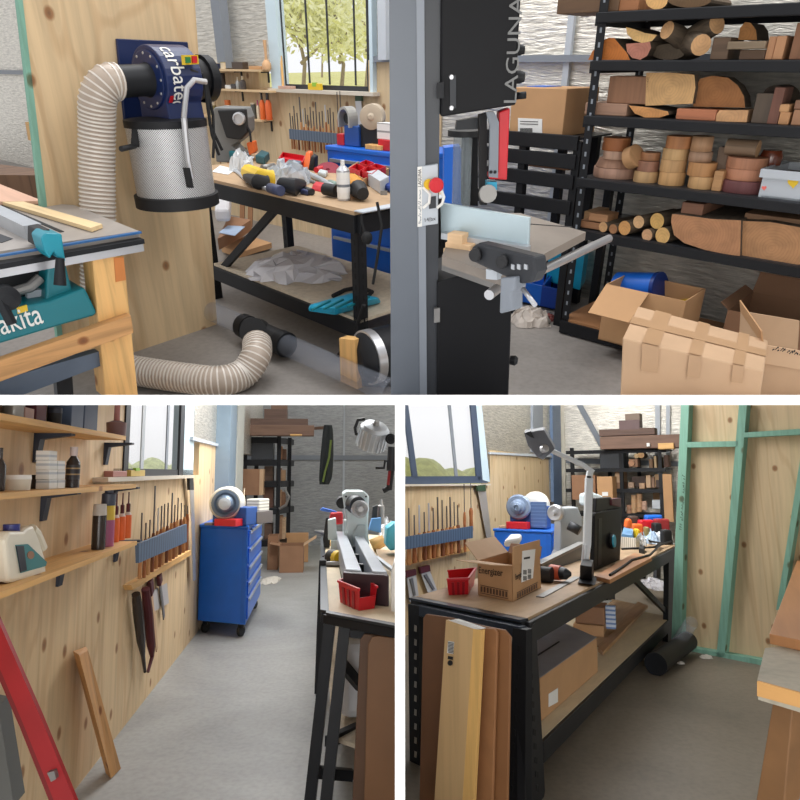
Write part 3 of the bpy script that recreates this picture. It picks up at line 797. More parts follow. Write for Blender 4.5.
tool_bar('steel_rod', 'thin grey rod under the long pale extrusion', 'rod', [(308, 180), (324, 186), (336, 193)], .01, DULL)
m = MB(); m.hexa([bz(311, 190), bz(323, 193), bz(326, 188), bz(315, 186)], [bz(313, 184, .03), bz(323, 187, .03), bz(326, 183, .03), bz(316, 181, .03)]); solo('red_clip', 'small red plastic part in front of the crumpled plastic', 'part', m, RED, bevel=.006)
m = MB(); m.tube([bz(325, 189, .04), bz(337, 191, .04)], [.035, .035], 12); solo('tape_roll', 'black tape roll beside the spray can', 'roll', m, BLACKM)
m = MB(); m.tube([bz(270, 188, .03), bz(281, 191, .03)], .03, 10); solo('bottle_cap_jar', 'dark blue small jar on its side before the plastic', 'jar', m, paint('dark blue grey', (64, 70, 98)))
m = MB(); m.tube([bz(282, 184, .05), bz(296, 187, .05), bz(302, 184, .05)], [.04, .05, .03], 10); solo('dark_tool', 'dark metal tool tangled in the clear plastic', 'tool', m, DARKG)
t = thing('angle_grinder', 'orange and black angle grinder lying behind the spray can', 'grinder')
m = MB(); m.tube([bz(352, 183, .06), bz(358, 189, .056)], [.056, .052], 14); part('motor_body', m, paint('amber plastic', (206, 140, 40)), t)
m = MB(); m.tube([bz(348, 181, .06), bz(352, 183, .06)], [.04, .058], 14); part('rear_grip', m, BLACKM, t)
m = MB(); m.tube([bz(358, 189, .056), bz(363, 194, .045)], [.053, .035], 14); part('gear_head', m, BLACKM, t)
m = MB(); m.hq([(366, 184), (380, 194), (389, 189), (378, 181)], BH + .001, .075); t = thing('socket_box', 'small grey box near the right end of the workbench', 'box')
part('box_body', m, LGREY, t, bevel=.004)
m = MB(); c = bz(384, 192, .03); m.box(c + V(-.0, -.03, 0), V(.02, 0, 0), V(0, .003, 0), V(0, 0, .012)); part('latch', m, DULL, t)
t = thing('bin_tray', 'cardboard tray holding red bins behind the workbench, near the bandsaw column', 'tray')
traybox(t, [(346, 177), (364, 187), (389, 176), (362, 166)], BH, .05, CARD)
for q in ([(350, 175), (360, 179), (366, 175), (357, 171)], [(362, 179), (372, 182), (378, 177), (368, 174)], [(360, 170), (368, 173), (374, 170), (366, 167)], [(370, 174), (380, 177), (386, 174), (376, 171)]):
    tb = thing('parts_bin', 'one of the four small open red bins in the cardboard tray', 'bin', 'red bins in the cardboard tray'); traybox(tb, q, BH + .03, .05, RED, .004, 'bin_body')
lay('blue_cloth', 'blue cloth at the right end of the workbench', 'cloth', [(378, 188), (392, 194), (396, 184), (384, 180)], .04, paint('navy cloth', (34, 60, 130), .9), .015)
for i, (pts, r_, mt, l) in enumerate(((((262, 168), (274, 166)), .022, DULL, 'grey metal tube behind the yellow tool on the workbench'), (((276, 172), (290, 168), (300, 170)), .016, BLACKM, 'black lead curled behind the crumpled plastic'), (((303, 189), (312, 192)), .02, DARKG, 'dark socket lying before the red clip'), (((270, 170), (280, 174)), .02, TEAL, 'teal handled screwdriver between the yellow tool and the plastic'), (((316, 170), (328, 167)), .02, RED, 'red handled tool behind the maroon disc'), (((330, 183), (338, 186)), .022, paint('sage green tube', (130, 150, 140)), 'sage green tube in front of the maroon disc'), (((232, 168), (240, 174), (247, 181)), .012, ALU, 'thin pale rod at the left end of the workbench'), (((258, 186), (268, 189)), .014, STEEL, 'small steel spanner at the front of the workbench'), (((366, 182), (376, 178)), .018, YELLOW, 'yellow handled tool behind the grey box'))):
    tool_bar('hand_tool', l, 'tool', pts, r_, mt)
for i, (q, h_, mt, l) in enumerate((([(251, 160), (258, 161), (260, 158), (253, 157)], .05, CARD2, 'small pale box behind the bench clutter'), ([(290, 170), (299, 172), (302, 168), (293, 166)], .05, paint('slate packet', (90, 104, 120)), 'slate packet behind the crumpled plastic'), ([(318, 176), (326, 178), (328, 175), (320, 173)], .03, paint('ash packet', (190, 196, 196)), 'ash grey packet beside the maroon disc'), ([(300, 194), (308, 196), (310, 193), (302, 191)], .03, paint('indigo case', (60, 66, 100)), 'indigo case at the front of the clutter'))):
    lay('small_box', l, 'box', q, h_, mt, .008)
# ---- lower shelf things
zl = .289
crumple('plastic_sheet', 'large crumpled clear plastic sheet spread on the lower shelf', 'plastic sheet', 297, 272, 50, .14, clear('frosted sheet', (226, 224, 228), .7, .2), 5, zl, .8)
t = thing('tool_bag', 'bright blue plastic-wrapped pack at the right of the lower shelf', 'pack')
m = MB(); m.hexa([R.z(306, 312, zl), R.z(335, 316, zl), R.z(383, 303, zl), R.z(352, 297, zl)], [R.z(308, 304, zl + .05), R.z(335, 308, zl + .07), R.z(380, 297, zl + .07), R.z(352, 292, zl + .05)]); part('wrap', m, CYAN, t, bevel=.02)
m = MB()
for i in range(4): m.bar(R.z(312 + i * 12, 310 - i, zl + .085), R.z(330 + i * 13, 301 - i * 1.4, zl + .085), .012, .01)
part('straps', m, TEAL, t)
m = MB(); m.tube([R.z(x, y, zl + .02) for x, y in ((333, 296), (345, 290), (360, 287), (372, 292), (366, 298), (350, 296), (338, 300))], .014, 8); solo('coiled_cable', 'black coiled cable behind the blue pack', 'cable', m, RUB)
# under and behind the bench, left
FB = lambda x, y: R.z(x, y)
m = MB(); m.hq([(219, 250), (238, 240), (252, 230), (230, 226)], .12, .10); solo('flat_carton', 'flat brown carton behind the workbench leg with a blue booklet on it', 'carton', m, CARD3)
m = MB(); m.hq([(219, 233), (235, 236), (245, 227), (228, 226)], .225, .006); solo('booklet', 'pale blue booklet lying on the flat brown carton', 'booklet', m, paint('pale blue paper', (176, 196, 222)))
m = MB(); m.hq([(222, 252), (240, 258), (272, 248), (248, 240)], .02, .05); solo('cardboard_sheet', 'folded tan cardboard on the floor behind the brace', 'cardboard', m, CARD)
m = MB(); m.hq([(216, 222), (231, 222), (232, 206), (217, 206)][::-1], .3, .12); solo('white_bag', 'pale grey bag standing behind the workbench at the left', 'bag', m, paint('pale grey bag', (206, 204, 206), .7), bevel=.03)
for xx in (228, 242, 250):
    m = MB(); m.bar(R.at(xx, 0, off(WB, -.25)), R.at(xx + 2, .78, off(WB, -.05)), .05, .03); solo('timber_offcut', {228: 'brown timber length leaning against the back wall, leftmost of three', 242: 'brown timber length leaning against the back wall, middle of three', 250: 'reddish timber length leaning against the back wall, rightmost of three'}[xx], 'timber', m, wood('brown timber', (142, 100, 66)))
# vacuum / motor at right under bench, cut by the column
t = thing('dust_motor', 'black round-bodied motor on the floor beside the grey column', 'motor')
c = R.z(389, 352, .17); ax = V(-.75, -.5, 0).normalized()
m = MB(); m.lathe(c - ax * .1, [(0, .10), (.04, .15), (.24, .15), (.28, .12), (.30, .06)], 26, ax); part('motor_casing', m, BLACK, t)
m = MB(); m.lathe(c + ax * .10, [(0, .153), (.05, .153)], 26, ax); part('silver_band', m, STEEL, t)
m = MB(); m.box(c + V(.0, 0, -.12), V(.15, 0, 0), V(0, .1, 0), V(0, 0, .045)); part('base', m, BLACKM, t)
# =================================================================== back wall: shelves, jars, racks
SH = .16                                                    # depth of the little shelves
def bracket(px, z, pl, parent, l=.10, h=.14):
    p = R.at(px, z, pl); n = -pl[1]; m = MB()
    m.prism([p, p + n * l, p + n * l - UP * .012, p - UP * .012], U1 * .02); m.prism([p, p + n * .01, p + n * .012 - UP * h, p - UP * h], U1 * .02)
    part('bracket', m, BLACKM, parent)
WBL = off(WB, -.012)
def shelf(x0, x1, px, py, label, brs, grp='shelves left of the wide window'):
    z = zon(px, py, off(WBL, -SH)); t = thing('wall_shelf', label, 'shelf', grp)
    A, B = R.at(x0, z, WBL), R.at(x1, z, WBL); m = MB(axis=U1); m.prism([A, B, B - WB[1] * SH, A - WB[1] * SH], UP * -.018); part('shelf_board', m, wood('pale shelf pine', (214, 184, 142), .85, 30, .06), t)
    for b in brs: bracket(b, z - .018, WBL, t, .09, .10)
    return z
z1 = shelf(203, 274, 250, 69.5, 'top small shelf on the back wall carrying the wooden mallet', (241, 268))
z2 = shelf(203, 283, 250, 90, 'middle small shelf on the back wall level with the window sill', (242, 266))
z3 = shelf(203, 274, 262, 120, 'lowest small shelf on the back wall holding orange bottles', (271,))
SPL = off(WBL, -SH * .7)
def bottle(name, label, cat, px, hw, yt, z, mats, shape='can', pl=None, grp=None):
    pl = pl or SPL; p = R.at(px, z, pl); k = R.k(p); H = R.zat(p, yt) - z; r = hw * k; m = MB()
    if shape == 'can': pr = [(0, r * .96, 0), (H * .02, r, 0), (H * .92, r, 1), (H * .94, r * 1.02, 1), (H, r, 1)]
    elif shape == 'jar': pr = [(0, r * .92, 0), (H * .7, r * .98, 1), (H * .72, r, 1), (H, r * .96, 1)]
    else: pr = [(0, r * .95, 0), (H * .03, r, 0), (H * .58, r, 0), (H * .72, r * .5, 1), (H * .74, r * .38, 1), (H, r * .36, 1)]
    m.lathe(p + UP * .0005, pr, 16); return solo(name, label, cat, m, mats, grp)
def boxon(name, label, cat, x0, x1, yt, z, mat, pl=None, dep=.07, grp=None, bevel=.003):
    m = MB(); m.pbox(x0, x1, yt, None, pl or SPL, dep, z0=z + .0005); return solo(name, label, cat, m, mat, grp, bevel=bevel)
AMB = paint('amber jar', (190, 104, 52), .3); PALE = paint('pale tin', (210, 196, 170), .4); DGL = paint('dark bottle', (52, 44, 40), .25); SILV = paint('silver bottle', (170, 170, 168), .3, .4); OLIV = paint('olive tin', (128, 118, 76), .4)
# top shelf
bottle('paint_tin', 'dark blue tin at the left end of the top small shelf', 'tin', 217, 3, 63, z1, [paint('navy tin', (52, 60, 88)), PALE], 'can')
bottle('paint_tin', 'pale tin beside the dark blue tin on the top small shelf', 'tin', 223.5, 2.6, 62, z1, [PALE, OLIV], 'can')
boxon('wood_trinket', 'dark carved block in the middle of the top small shelf', 'block', 232, 243, 62, z1, paint('dark carved wood', (70, 56, 46)))
boxon('sanding_block', 'flat pale block on the top small shelf next to the mallet', 'block', 249, 261, 66, z1, CARD)
t = thing('wooden_mallet', 'turned wooden mallet standing head down on the top small shelf', 'mallet')
p = R.at(267, z1, SPL); k = R.k(p)
m = MB(); m.lathe(p + UP * .001, [(0, 4.4 * k), (.03, 4.7 * k), (R.zat(p, 61) - z1 - .02, 4.3 * k), (R.zat(p, 60) - z1, 2 * k)], 18); part('mallet_head', m, wood('mallet wood', (206, 164, 122), .85), t)
m = MB(); m.lathe(p + UP * (R.zat(p, 60.5) - z1), [(0, 1.6 * k), (.05, 1.3 * k), (R.zat(p, 40) - R.zat(p, 60.5), 1.9 * k)], 12); part('mallet_handle', m, wood('mallet wood', (206, 164, 122)), t)
# middle shelf
bottle('amber_jar', 'amber jar with black lid at the left end of the middle shelf', 'jar', 217, 3.2, 72, z2, [AMB, BLACK], 'jar')
bottle('dark_bottle', 'dark bottle right of the amber jar on the middle shelf', 'bottle', 223.5, 3, 73, z2, [DGL, BLACK], 'can')
boxon('white_carton', 'tiny white box on the middle shelf', 'box', 225, 230.5, 85, z2, PAPER)
boxon('dark_tin', 'dark square tin between the white box and silver bottles on the middle shelf', 'tin', 231, 235.5, 84, z2, DGL)
bottle('silver_bottle', 'slim silver bottle on the middle shelf', 'bottle', 238.5, 2.2, 77, z2, [SILV, PALE], 'bot')
bottle('silver_bottle', 'dark bottle with silver label and pale cap on the middle shelf', 'bottle', 243.5, 3.2, 76, z2, [paint('smoky bottle', (84, 78, 76), .3), PALE], 'bot')
# lowest shelf
bottle('green_jar', 'greenish jar at the left end of the lowest small shelf', 'jar', 214, 3.4, 101, z3, [OLIV, PALE], 'jar')
bottle('green_jar', 'pale jar beside the bench machine on the lowest small shelf', 'jar', 229, 3.2, 100, z3, [PALE, AMB], 'jar')
bottle('glue_bottle', 'dark glue bottle with pale band on the lowest small shelf', 'bottle', 254.5, 2.6, 103, z3, [paint('grey glue', (92, 92, 86)), PALE], 'can')
bottle('glue_bottle', 'slim pink-capped bottle on the lowest small shelf', 'bottle', 259, 1.8, 100, z3, [PALE, paint('magenta cap', (170, 70, 110))], 'bot')
bottle('orange_bottle', 'orange bottle with dark cap on the lowest small shelf, left of the pair', 'bottle', 263.5, 2.9, 92, z3, [ORANGE, DGL], 'bot')
bottle('orange_bottle', 'orange bottle with dark cap on the lowest small shelf, right of the pair', 'bottle', 269.5, 3.2, 92, z3, [paint('deep orange', (216, 96, 44)), DGL], 'bot')
# window sill things
boxon('pink_block', 'pinkish block on the left end of the window sill', 'block', 278, 291, 86, zs, paint('pinkish wood', (196, 158, 140)), off(WB, -.09), .06)
t = thing('spirit_level', 'yellow torpedo level lying on the window sill', 'level'); m = MB(); m.pbox(308, 320.5, 83.5, None, off(WB, -.09), .03, z0=zs + .001); part('level_body', m, YELLOW, t, bevel=.003)
m = MB(); m.pbox(312, 316, 82.5, None, off(WB, -.092), .02, z0=zs + .03); part('vial', m, paint('green vial', (150, 190, 60)), t)
m = MB(); m.bar(R.at(283.5, zs + .001, off(WB, -.06)), R.at(281, zon(281, 56, WB), off(WB, -.03)), .02, .02); solo('dowel_stick', 'thin wooden stick leaning in the window reveal', 'stick', m, PINE)
# ---- rack of turning tools
def toolrack(x0, y0a, y0b, x1, y1a, y1b, pl, room_label):
    A, B = R.on(x0, y0b, pl), R.on(x1, y1b, pl); At = R.on(x0, y0a, pl)
    t = thing('tool_rack', room_label, 'rack'); m = MB(); zt_, zb_ = At.z, A.z
    C0_, C1_ = R.at(x0, zb_, pl), R.at(x1, zb_, pl)
    m.prism([C0_, C1_, C1_ + pl[1] * .02, C0_ + pl[1] * .02], UP * (zt_ - zb_)); part('rack_strip', m, stripes('rack plastic', (70, 82, 98), (92, 104, 120), 26, .5, 0, 'u', .4), t)
    return zb_, zt_
rz0, rz1 = toolrack(289.5, 129, 139, 337, 134, 145, off(WBL, -.14), 'grey tool strip on the back wall under the wide window')
STEELT = paint('tool steel', (96, 92, 90), .4, .6); HW = [wood('tool handle ' + str(i), c, .8, 30, .1) for i, c in enumerate(((190, 132, 82), (160, 98, 56), (206, 154, 104), (126, 74, 44)))]
def chisel(px, ytop, yft, yhb, pl, label, grp, hw=1.1, bw=.55, hm=0, pale=False, r=None):
    """turning tool standing in the strip, blade up, handle down"""
    zt_, zf, zb_ = zon(px, ytop, pl), zon(px, yft, pl), zon(px, yhb, pl); p = R.at(px, zf, pl); k = R.k(p); p.z = 0
    t = thing('turning_chisel', label, 'chisel', grp)
    m = MB(); m.lathe(p + UP * zb_, [(0, hw * k * .8), ((zf - zb_) * .1, hw * k), ((zf - zb_) * .55, hw * k * .8), ((zf - zb_) * .85, hw * k), (zf - zb_, hw * k * .6)], 10); part('handle', m, HW[hm], t)
    m = MB(); b = bw * k; q = p + UP * zf; d = pl[1] * .004; u = U1 if r is None else r
    m.prism([q - u * b * .6 - d, q + u * b * .6 - d, q + u * b * .6 + d, q - u * b * .6 + d], UP * 0.001)
    m.hexa([q - u * b * .7 - d, q + u * b * .7 - d, q + u * b * .7 + d, q - u * b * .7 + d], [q + UP * (zt_ - zf) - u * b - d, q + UP * (zt_ - zf) + u * b * .3 - d, q + UP * (zt_ - zf) + u * b * .3 + d, q + UP * (zt_ - zf) - u * b + d])
    part('blade', m, STEEL if pale else STEELT, t)
CP = off(WBL, -.09)
CH = [(291, 113, 129, 149), (293.3, 116, 129, 149), (295.5, 106, 131, 150), (298, 113, 129, 150), (301, 97, 122, 150), (304, 109, 127, 151), (306, 108, 124, 151), (308.3, 115, 127, 151), (311.3, 107, 128, 152), (314, 111, 126, 152), (317, 102, 129, 152), (320, 112, 126, 153), (323, 111, 128, 153), (326, 105, 122, 153), (328.5, 110, 124, 153), (331, 108, 130, 152), (334, 112, 131, 152)]
CHL = ['short spindle tool at the left end of the strip', 'thin tool second from the left end', 'dark slim gouge third from the left', 'stubby chisel fourth from the left', 'tall wide grey gouge standing high at the left', 'pale steel chisel right of the tall gouge', 'pale handled chisel seventh from the left', 'short dark tool at the centre left', 'slim tool at the centre of the strip', 'narrow chisel right of the strip centre', 'tall dark scraper right of centre', 'short chisel beside the tall dark scraper', 'plain chisel left of the bright wide one', 'bright wide chisel, brightest of the row', 'chisel close right of the bright wide one', 'dark tool second from the right end', 'last chisel at the right end of the strip']
for i, ((x, a, b_, c_), l) in enumerate(zip(CH, CHL)):
    chisel(x, a, b_, c_, CP, 'turning tool under the wide window, ' + l, 'turning tools in the strip under the wide window', 1.05, (.9 if i in (4, 13) else .6), i % 4, i in (5, 13))
for x, a, lab in ((338, 92, 'long thin spindle tool hanging right of the tool strip, left of two'), (341, 91, 'long thin spindle tool hanging right of the tool strip, right of two')):
    chisel(x, a, 118, 138, CP, lab, 'long tools beside the strip', 1.3, .35, 1)
t = thing('hand_saw', 'hand saw with green-topped blade hanging on the back wall beside the machines', 'saw'); m = MB(); m.ext([(355, 100), (361, 100), (364, 135), (358, 135)], off(WBL, -.02), .004); part('saw_blade', m, STEEL, t)
m = MB(); m.ext([(355, 95), (361.5, 95), (361.5, 101), (355, 101)], off(WBL, -.03), .02); part('grip', m, paint('dark green grip', (52, 78, 56)), t)
# ---- blue tool cabinet behind the bench
CB = vplane(R.z(326, 150, 1.02), R.z(326, 150, 1.02) + U1)
def cabinet_top():
    t = thing('tool_cabinet', 'blue steel tool cabinet on castors behind the workbench', 'cabinet')
    zc = 1.0; P = R.z(327, 150, zc); pl = vplane(P, P + U1)
    k = R.k(P); W = .95; A = P; B = P + U1 * W; D_ = .5
    m = MB(); m.prism([V(A.x, A.y, .13), V(B.x, B.y, .13), V(B.x, B.y, .13) + pl[1] * D_, V(A.x, A.y, .13) + pl[1] * D_], UP * (zc - .13)); part('cabinet_body', m, BLUE, t, bevel=.008)
    m = MB(); q = -pl[1] * .012; m.prism([A + q - U1 * .01, B + q + U1 * .01, B + pl[1] * (D_ + .01), A + pl[1] * (D_ + .01) - U1 * .01], UP * .035); part('top_tray', m, BLUE, t, bevel=.008)
    for i, (a, b) in enumerate(((.86, .95), (.72, .83), (.56, .70), (.38, .54), (.18, .36))):
        m = MB(); p0 = V(A.x, A.y, a) + U1 * .06 - pl[1] * .016; m.prism([p0, p0 + U1 * (W - .12), p0 + U1 * (W - .12) + pl[1] * .016, p0 + pl[1] * .016], UP * (b - a)); d = part('drawer', m, BLUE, t)
        m = MB(); p0 = p0 + UP * (b - a - .025) - pl[1] * .02; m.prism([p0, p0 + U1 * (W - .12), p0 + U1 * (W - .12) + pl[1] * .02, p0 + pl[1] * .02], UP * .022); part('drawer_handle', m, ALU, d)
    for s_, e_ in ((.12, .05), (W - .12, .05), (.12, D_ - .08), (W - .12, D_ - .08)):
        c = V(A.x, A.y, .055) + U1 * s_ + pl[1] * e_; m = MB(); m.lathe(c - U1 * .015, [(0, .05), (0, .055), (.03, .055), (.03, .05)], 16, U1); m.box(c + UP * .05, U1 * .03, pl[1] * .03, UP * .02); part('castor', m, BLACKM, t)
    return A, B, pl, zc + .036
cA, cB, cpl, cz = cabinet_top()
cpl2 = off(cpl, .06)
# things on the cabinet
t = thing('bench_polisher', 'blue boxed bench machine with silver guard and pale felt wheel on the cabinet', 'machine')
m = MB(); m.pbox(344.5, 359, 126, None, cpl2, .14, z0=cz + .001); part('base_housing', m, paint('machine blue', (30, 78, 150)), t, bevel=.006)
m = MB(); m.pbox(359, 381, 125, None, off(cpl2, .02), .14, z0=cz + .001); part('motor_housing', m, BLACKM, t, bevel=.01)
c = R.on(352, 118, off(cpl2, .06)); k = R.k(c); m = MB()
pts_ = [c + U1 * math.cos(PI * i / 12) * 8.5 * k + UP * math.sin(PI * i / 12) * 11 * k for i in range(13)]; ins = [c + U1 * math.cos(PI * i / 12) * 6.6 * k + UP * math.sin(PI * i / 12) * 8.6 * k for i in range(13)][::-1]
m.prism([c + U1 * 8.5 * k - UP * 8 * k] + pts_ + [c - U1 * 8.5 * k - UP * 8 * k, c - U1 * 6.6 * k - UP * 8 * k] + ins + [c + U1 * 6.6 * k - UP * 8 * k], -cpl[1] * .09); part('wheel_guard', m, SILV, t)
m = MB(); m.lathe(c, [(0, 5 * k), (.05, 5 * k)], 18, -cpl[1]); part('grinding_wheel', m, DARKG, t)
c = R.on(371, 117, off(cpl2, .0)); k = R.k(c); m = MB(); m.lathe(c, [(-.09, 6 * k), (-.09, 11 * k), (-.085, 12 * k), (.0, 12 * k), (.004, 11 * k), (.006, 4 * k), (.02, 2 * k)], 26, (-cpl[1] + U1 * .5).normalized()); part('felt_wheel', m, paint('grey felt', (182, 168, 148), .9), t)
boxon('parts_bin', 'bright red bin at the left end of the cabinet top', 'bin', 337, 344, 134, cz, RED, cpl2, .12)
boxon('red_box', 'red box with white print on the cabinet beside the column', 'box', 378, 392, 140, cz, RED, off(cpl, .03), .12)
boxon('white_box', 'white box with printed lines above the red box', 'box', 377, 392, 123, zon(384, 139.5, off(cpl, .05)), stripes('white print', (230, 230, 228), (150, 150, 150), 18, .6, 0, 'v', .8), off(cpl, .05), .08)
boxon('wood_slab', 'pale wooden slab lying beneath the white box', 'slab', 365, 381, 145, cz, PINE, off(cpl, .01), .08)

# =================================================================== bandsaw
t = thing('bandsaw', 'tall grey and charcoal bandsaw with red blade guard in the middle of the top view', 'bandsaw')
BY = 2.25
def by(px, py, y=BY): return R.Y(px, py, y)
BP = (V(0, BY, 0), V(0, 1, 0))
colm = MB(); zlo = .1
# column front: plane square to the view, a paler left face and darker right face
def strip(x0t, x1t, x0b, x1b, pl, dep, mat, name, yt=-40, yb=399, parent=t, **kw):
    m = MB(); m.ext([(x0t, yt), (x1t, yt), (x1b, yb), (x0b, yb)], pl, dep); return part(name, m, mat, parent, **kw)
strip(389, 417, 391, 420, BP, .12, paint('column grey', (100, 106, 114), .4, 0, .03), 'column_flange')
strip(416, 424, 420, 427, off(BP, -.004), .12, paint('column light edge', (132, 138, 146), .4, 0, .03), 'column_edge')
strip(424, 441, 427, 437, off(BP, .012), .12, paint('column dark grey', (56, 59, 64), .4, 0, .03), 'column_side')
# upper wheel door
m = MB(); m.ext([(441, -40), (523, -40), (519, 30), (516, 105), (441, 117)], off(BP, -.02), .30); up = part('upper_door', m, CHARC, t, bevel=.006)
m = MB(); m.ext([(450, 76), (456, 75), (456, 108), (450, 110)], off(BP, -.026), .008); part('hinge_plate', m, DARKG, up)
m = MB(); m.ext([(437, 83), (444, 82), (444, 98), (437, 99)], off(BP, -.035), .02); part('hinge', m, BLACK, up)
for py in (77, 108):
    m = MB(); c = R.on(451.5, py, off(BP, -.026)); m.lathe(c, [(0, .008), (.004, .006)], 10, V(0, -1, 0)); part('hinge_bolt', m, STEEL, up)
for py, w_ in ((50, 5), (77, 6)):
    m = MB(); c = R.on(520, py, off(BP, .1)); k = R.k(c); m.lathe(c + V(-.02, 0, 0), [(0, w_ * k), (.02, w_ * k), (.035, w_ * .7 * k)], 16, V(1, -.3, 0)); part('latch_knob', m, BLACKM, up)
m = MB(); m.tube([R.on(516, 96, off(BP, .1)), R.on(526, 95, off(BP, .1))], .011, 8); part('tension_rod', m, BLACK, t)
LP_ = off(BP, -.0215)
o_ = R.on(516, 104.5, LP_); e_ = R.on(523, -4, LP_)
lettering('lettering', 'LAGUNA', o_, e_ - o_, V(-1, 0, 0), .056, paint('letter grey', (120, 120, 118), .5), t, .0018, fit=True)
# blade guard, lower
GP = off(BP, .06)
m = MB(); m.ext([(499, 112), (510, 108), (507, 180), (489, 179), (489, 174), (498, 172)], GP, .06); g = part('blade_guard', m, RED, t, bevel=.004)
m = MB(); m.ext([(486, 112), (494, 112), (499, 122), (498, 178), (489, 177), (490, 126)], off(GP, -.012), .02); part('guard_cover', m, GREY, g)
for x in (491, 495):
    m = MB(); m.lathe(R.on(x, 172, off(GP, -.012)), [(0, .006), (.003, .005)], 8, V(0, -1, 0)); part('guard_screw', m, BLACK, g)
m = MB(); m.ext([(487, 182), (497, 182), (497, 190), (487, 190)], GP, .05); part('guide_block', m, CYAN, t)
m = MB(); m.lathe(R.on(487, 194, off(GP, .0)), [(0, .03), (.03, .03)], 14, V(0, -1, .2)); part('guide_bearing', m, DULL, t)
m = MB(); m.ext([(479, 115), (487, 113), (487, 205), (480, 205)], off(BP, .14), .04); part('guide_post', m, BLACKM, t)
m = MB(); m.ext([(457, 121), (480, 117), (480, 129), (456, 130)], off(BP, .2), .05); part('wheel_hub', m, DARKG, t)
m = MB(); m.tube([R.on(461, 205, off(BP, .3)), R.on(463, 135, off(BP, .3))], .035, 14, caps=True); part('dust_tube', m, clear('clear chute', (150, 160, 164), .45), t, 'clear plastic dust tube')
m = MB(); m.lathe(R.on(464, 136, off(BP, .3)), [(0, .06), (.02, .06)], 18); part('tube_collar', m, BLACKM, t)
m = MB(); m.ext([(463, 135), (478, 134), (478, 206), (462, 205)], off(BP, .36), .06); part('frame_spine', m, CHARC, t)
# control plate, emergency stop
CPp = off(BP, -.008)
m = MB(); m.ext([(417.5, 167), (438, 164), (438, 224), (417.5, 227)], CPp, .02); cp = part('control_plate', m, LGREY, t, 'pale control plate', bevel=.003)
m = MB(); m.ext([(417.5, 167), (422, 166.5), (422, 226.5), (417.5, 227)], off(CPp, -.002), .002); part('name_strip', m, WHITE, cp)
a_ = R.on(421.3, 187, off(CPp, -.003)); b_ = R.on(421.3, 169, off(CPp, -.003)); lettering('lettering', 'LAGUNA', a_, b_ - a_, V(-1, 0, 0), .016, INK, cp, .0003, fit=True)
a_ = R.on(421.2, 224, off(CPp, -.003)); b_ = R.on(421.2, 190, off(CPp, -.003)); scrawl('small_print', a_, b_ - a_, V(-1, 0, 0), .010, GREY, cp, 5, (8, 9, 7))
a_ = R.on(424, 222, off(CPp, -.001)); b_ = R.on(437, 220, off(CPp, -.001)); lettering('lettering', '14|bx', a_, b_ - a_, UP, .018, INK, cp, .0003)
m = MB(); c = R.on(428.5, 184, off(CPp, -.004)); m.lathe(c, [(0, .017), (.012, .017)], 18, V(.2, -1, 0)); part('stop_collar', m, YELLOW, cp, 'yellow collar of stop button')
m = MB(); c = R.on(434, 184, off(CPp, -.016)); k = R.k(c); m.lathe(c, [(0, .017), (.018, .024), (.03, .024), (.034, .018)], 20, V(.25, -1, 0)); part('stop_button', m, RED, cp, 'red mushroom stop button')
m = MB()
for pts in (((423, 187), (430, 194), (429, 203), (423, 208)), ((441, 190), (444, 197), (442, 204), (437, 208))): m.tube([R.on(*p, off(CPp, -.012)) for p in pts], .005, 8)
part('guard_rail', m, WHITE, cp)
m = MB(); m.ext([(429, 197), (436, 196), (436, 208), (429, 209)], off(CPp, -.003), .003); part('start_switch', m, DARKG, cp)
# lower wheel door
m = MB(); m.ext([(437, 282), (512, 262), (511, 330), (508.5, 399), (437, 399)], off(BP, -.01), .30); lo_ = part('lower_door', m, CHARC, t, bevel=.006)
m = MB(); m.ext([(434, 309), (440, 308), (440, 322), (434, 323)], off(BP, -.02), .02); part('hinge', m, DULL, lo_)
m = MB(); m.lathe(R.on(510, 360, off(BP, .08)), [(0, .018), (.02, .02), (.03, .012)], 14, V(1, -.3, 0)); part('latch_knob', m, BLACKM, lo_)
# table, fence, rail
TZ = R.Y(470, 246, BY - .02).z
fA, fB = R.z(443, 253, TZ), R.z(493, 268, TZ); 
m = MB(axis=V(0, 1, 0)); m.hq([(442, 256), (502, 276), (586, 232), (520, 213), (460, 213)], TZ, -.03); part('saw_table', m, wood('worn table iron', (132, 122, 112), .85, 8, .6, .45), t)
m = MB(); m.hq([(442, 256), (502, 276), (512, 270), (448, 252)], TZ - .03, -.05); part('table_edge', m, DULL, t)
m = MB(axis=V(0, 1, 0)); m.bar(R.z(500, 222, TZ + .0005), R.z(572, 227, TZ + .0005), .01, .002); part('table_slot', m, BLACK, t)
FP = vplane(R.z(441, 241, TZ), R.z(527, 253, TZ))
m = MB(); m.ext([(440, 203), (529, 218), (527.5, 254), (441, 239)], FP, .018); part('rip_fence', m, paint('pale anodised fence', (190, 208, 214), .35, .25), t, bevel=.002)
m = MB(); m.ext([(441, 233), (527.5, 247), (527, 253), (441, 239)], off(FP, -.03), .03); part('fence_foot', m, ALU, t)
FH = off(vplane(R.z(442, 257, TZ), R.z(502, 277, TZ)), -.03)
m = MB(); m.ext([(471, 247), (478, 243), (534, 257), (536, 272), (531, 283), (520, 284), (470, 261)], FH, .05); part('fence_carriage', m, DARKG, t, bevel=.008)
for x, y in ((477.5, 254), (504, 261)):
    m = MB(); c = R.on(x, y, FH); k = R.k(c); m.lathe(c, [(0, 6.5 * k), (.02, 6.5 * k), (.024, 5 * k)], 16, -FP[1]); part('clamp_knob', m, BLACKM, t)
for x in (512.5, 518.5, 525.5):
    m = MB(); m.ext([(x - 1.6, 264), (x + 1.6, 265), (x + 1.6, 270), (x - 1.6, 269)], off(FH, -.004), .006); part('set_screw', m, ALU, t)
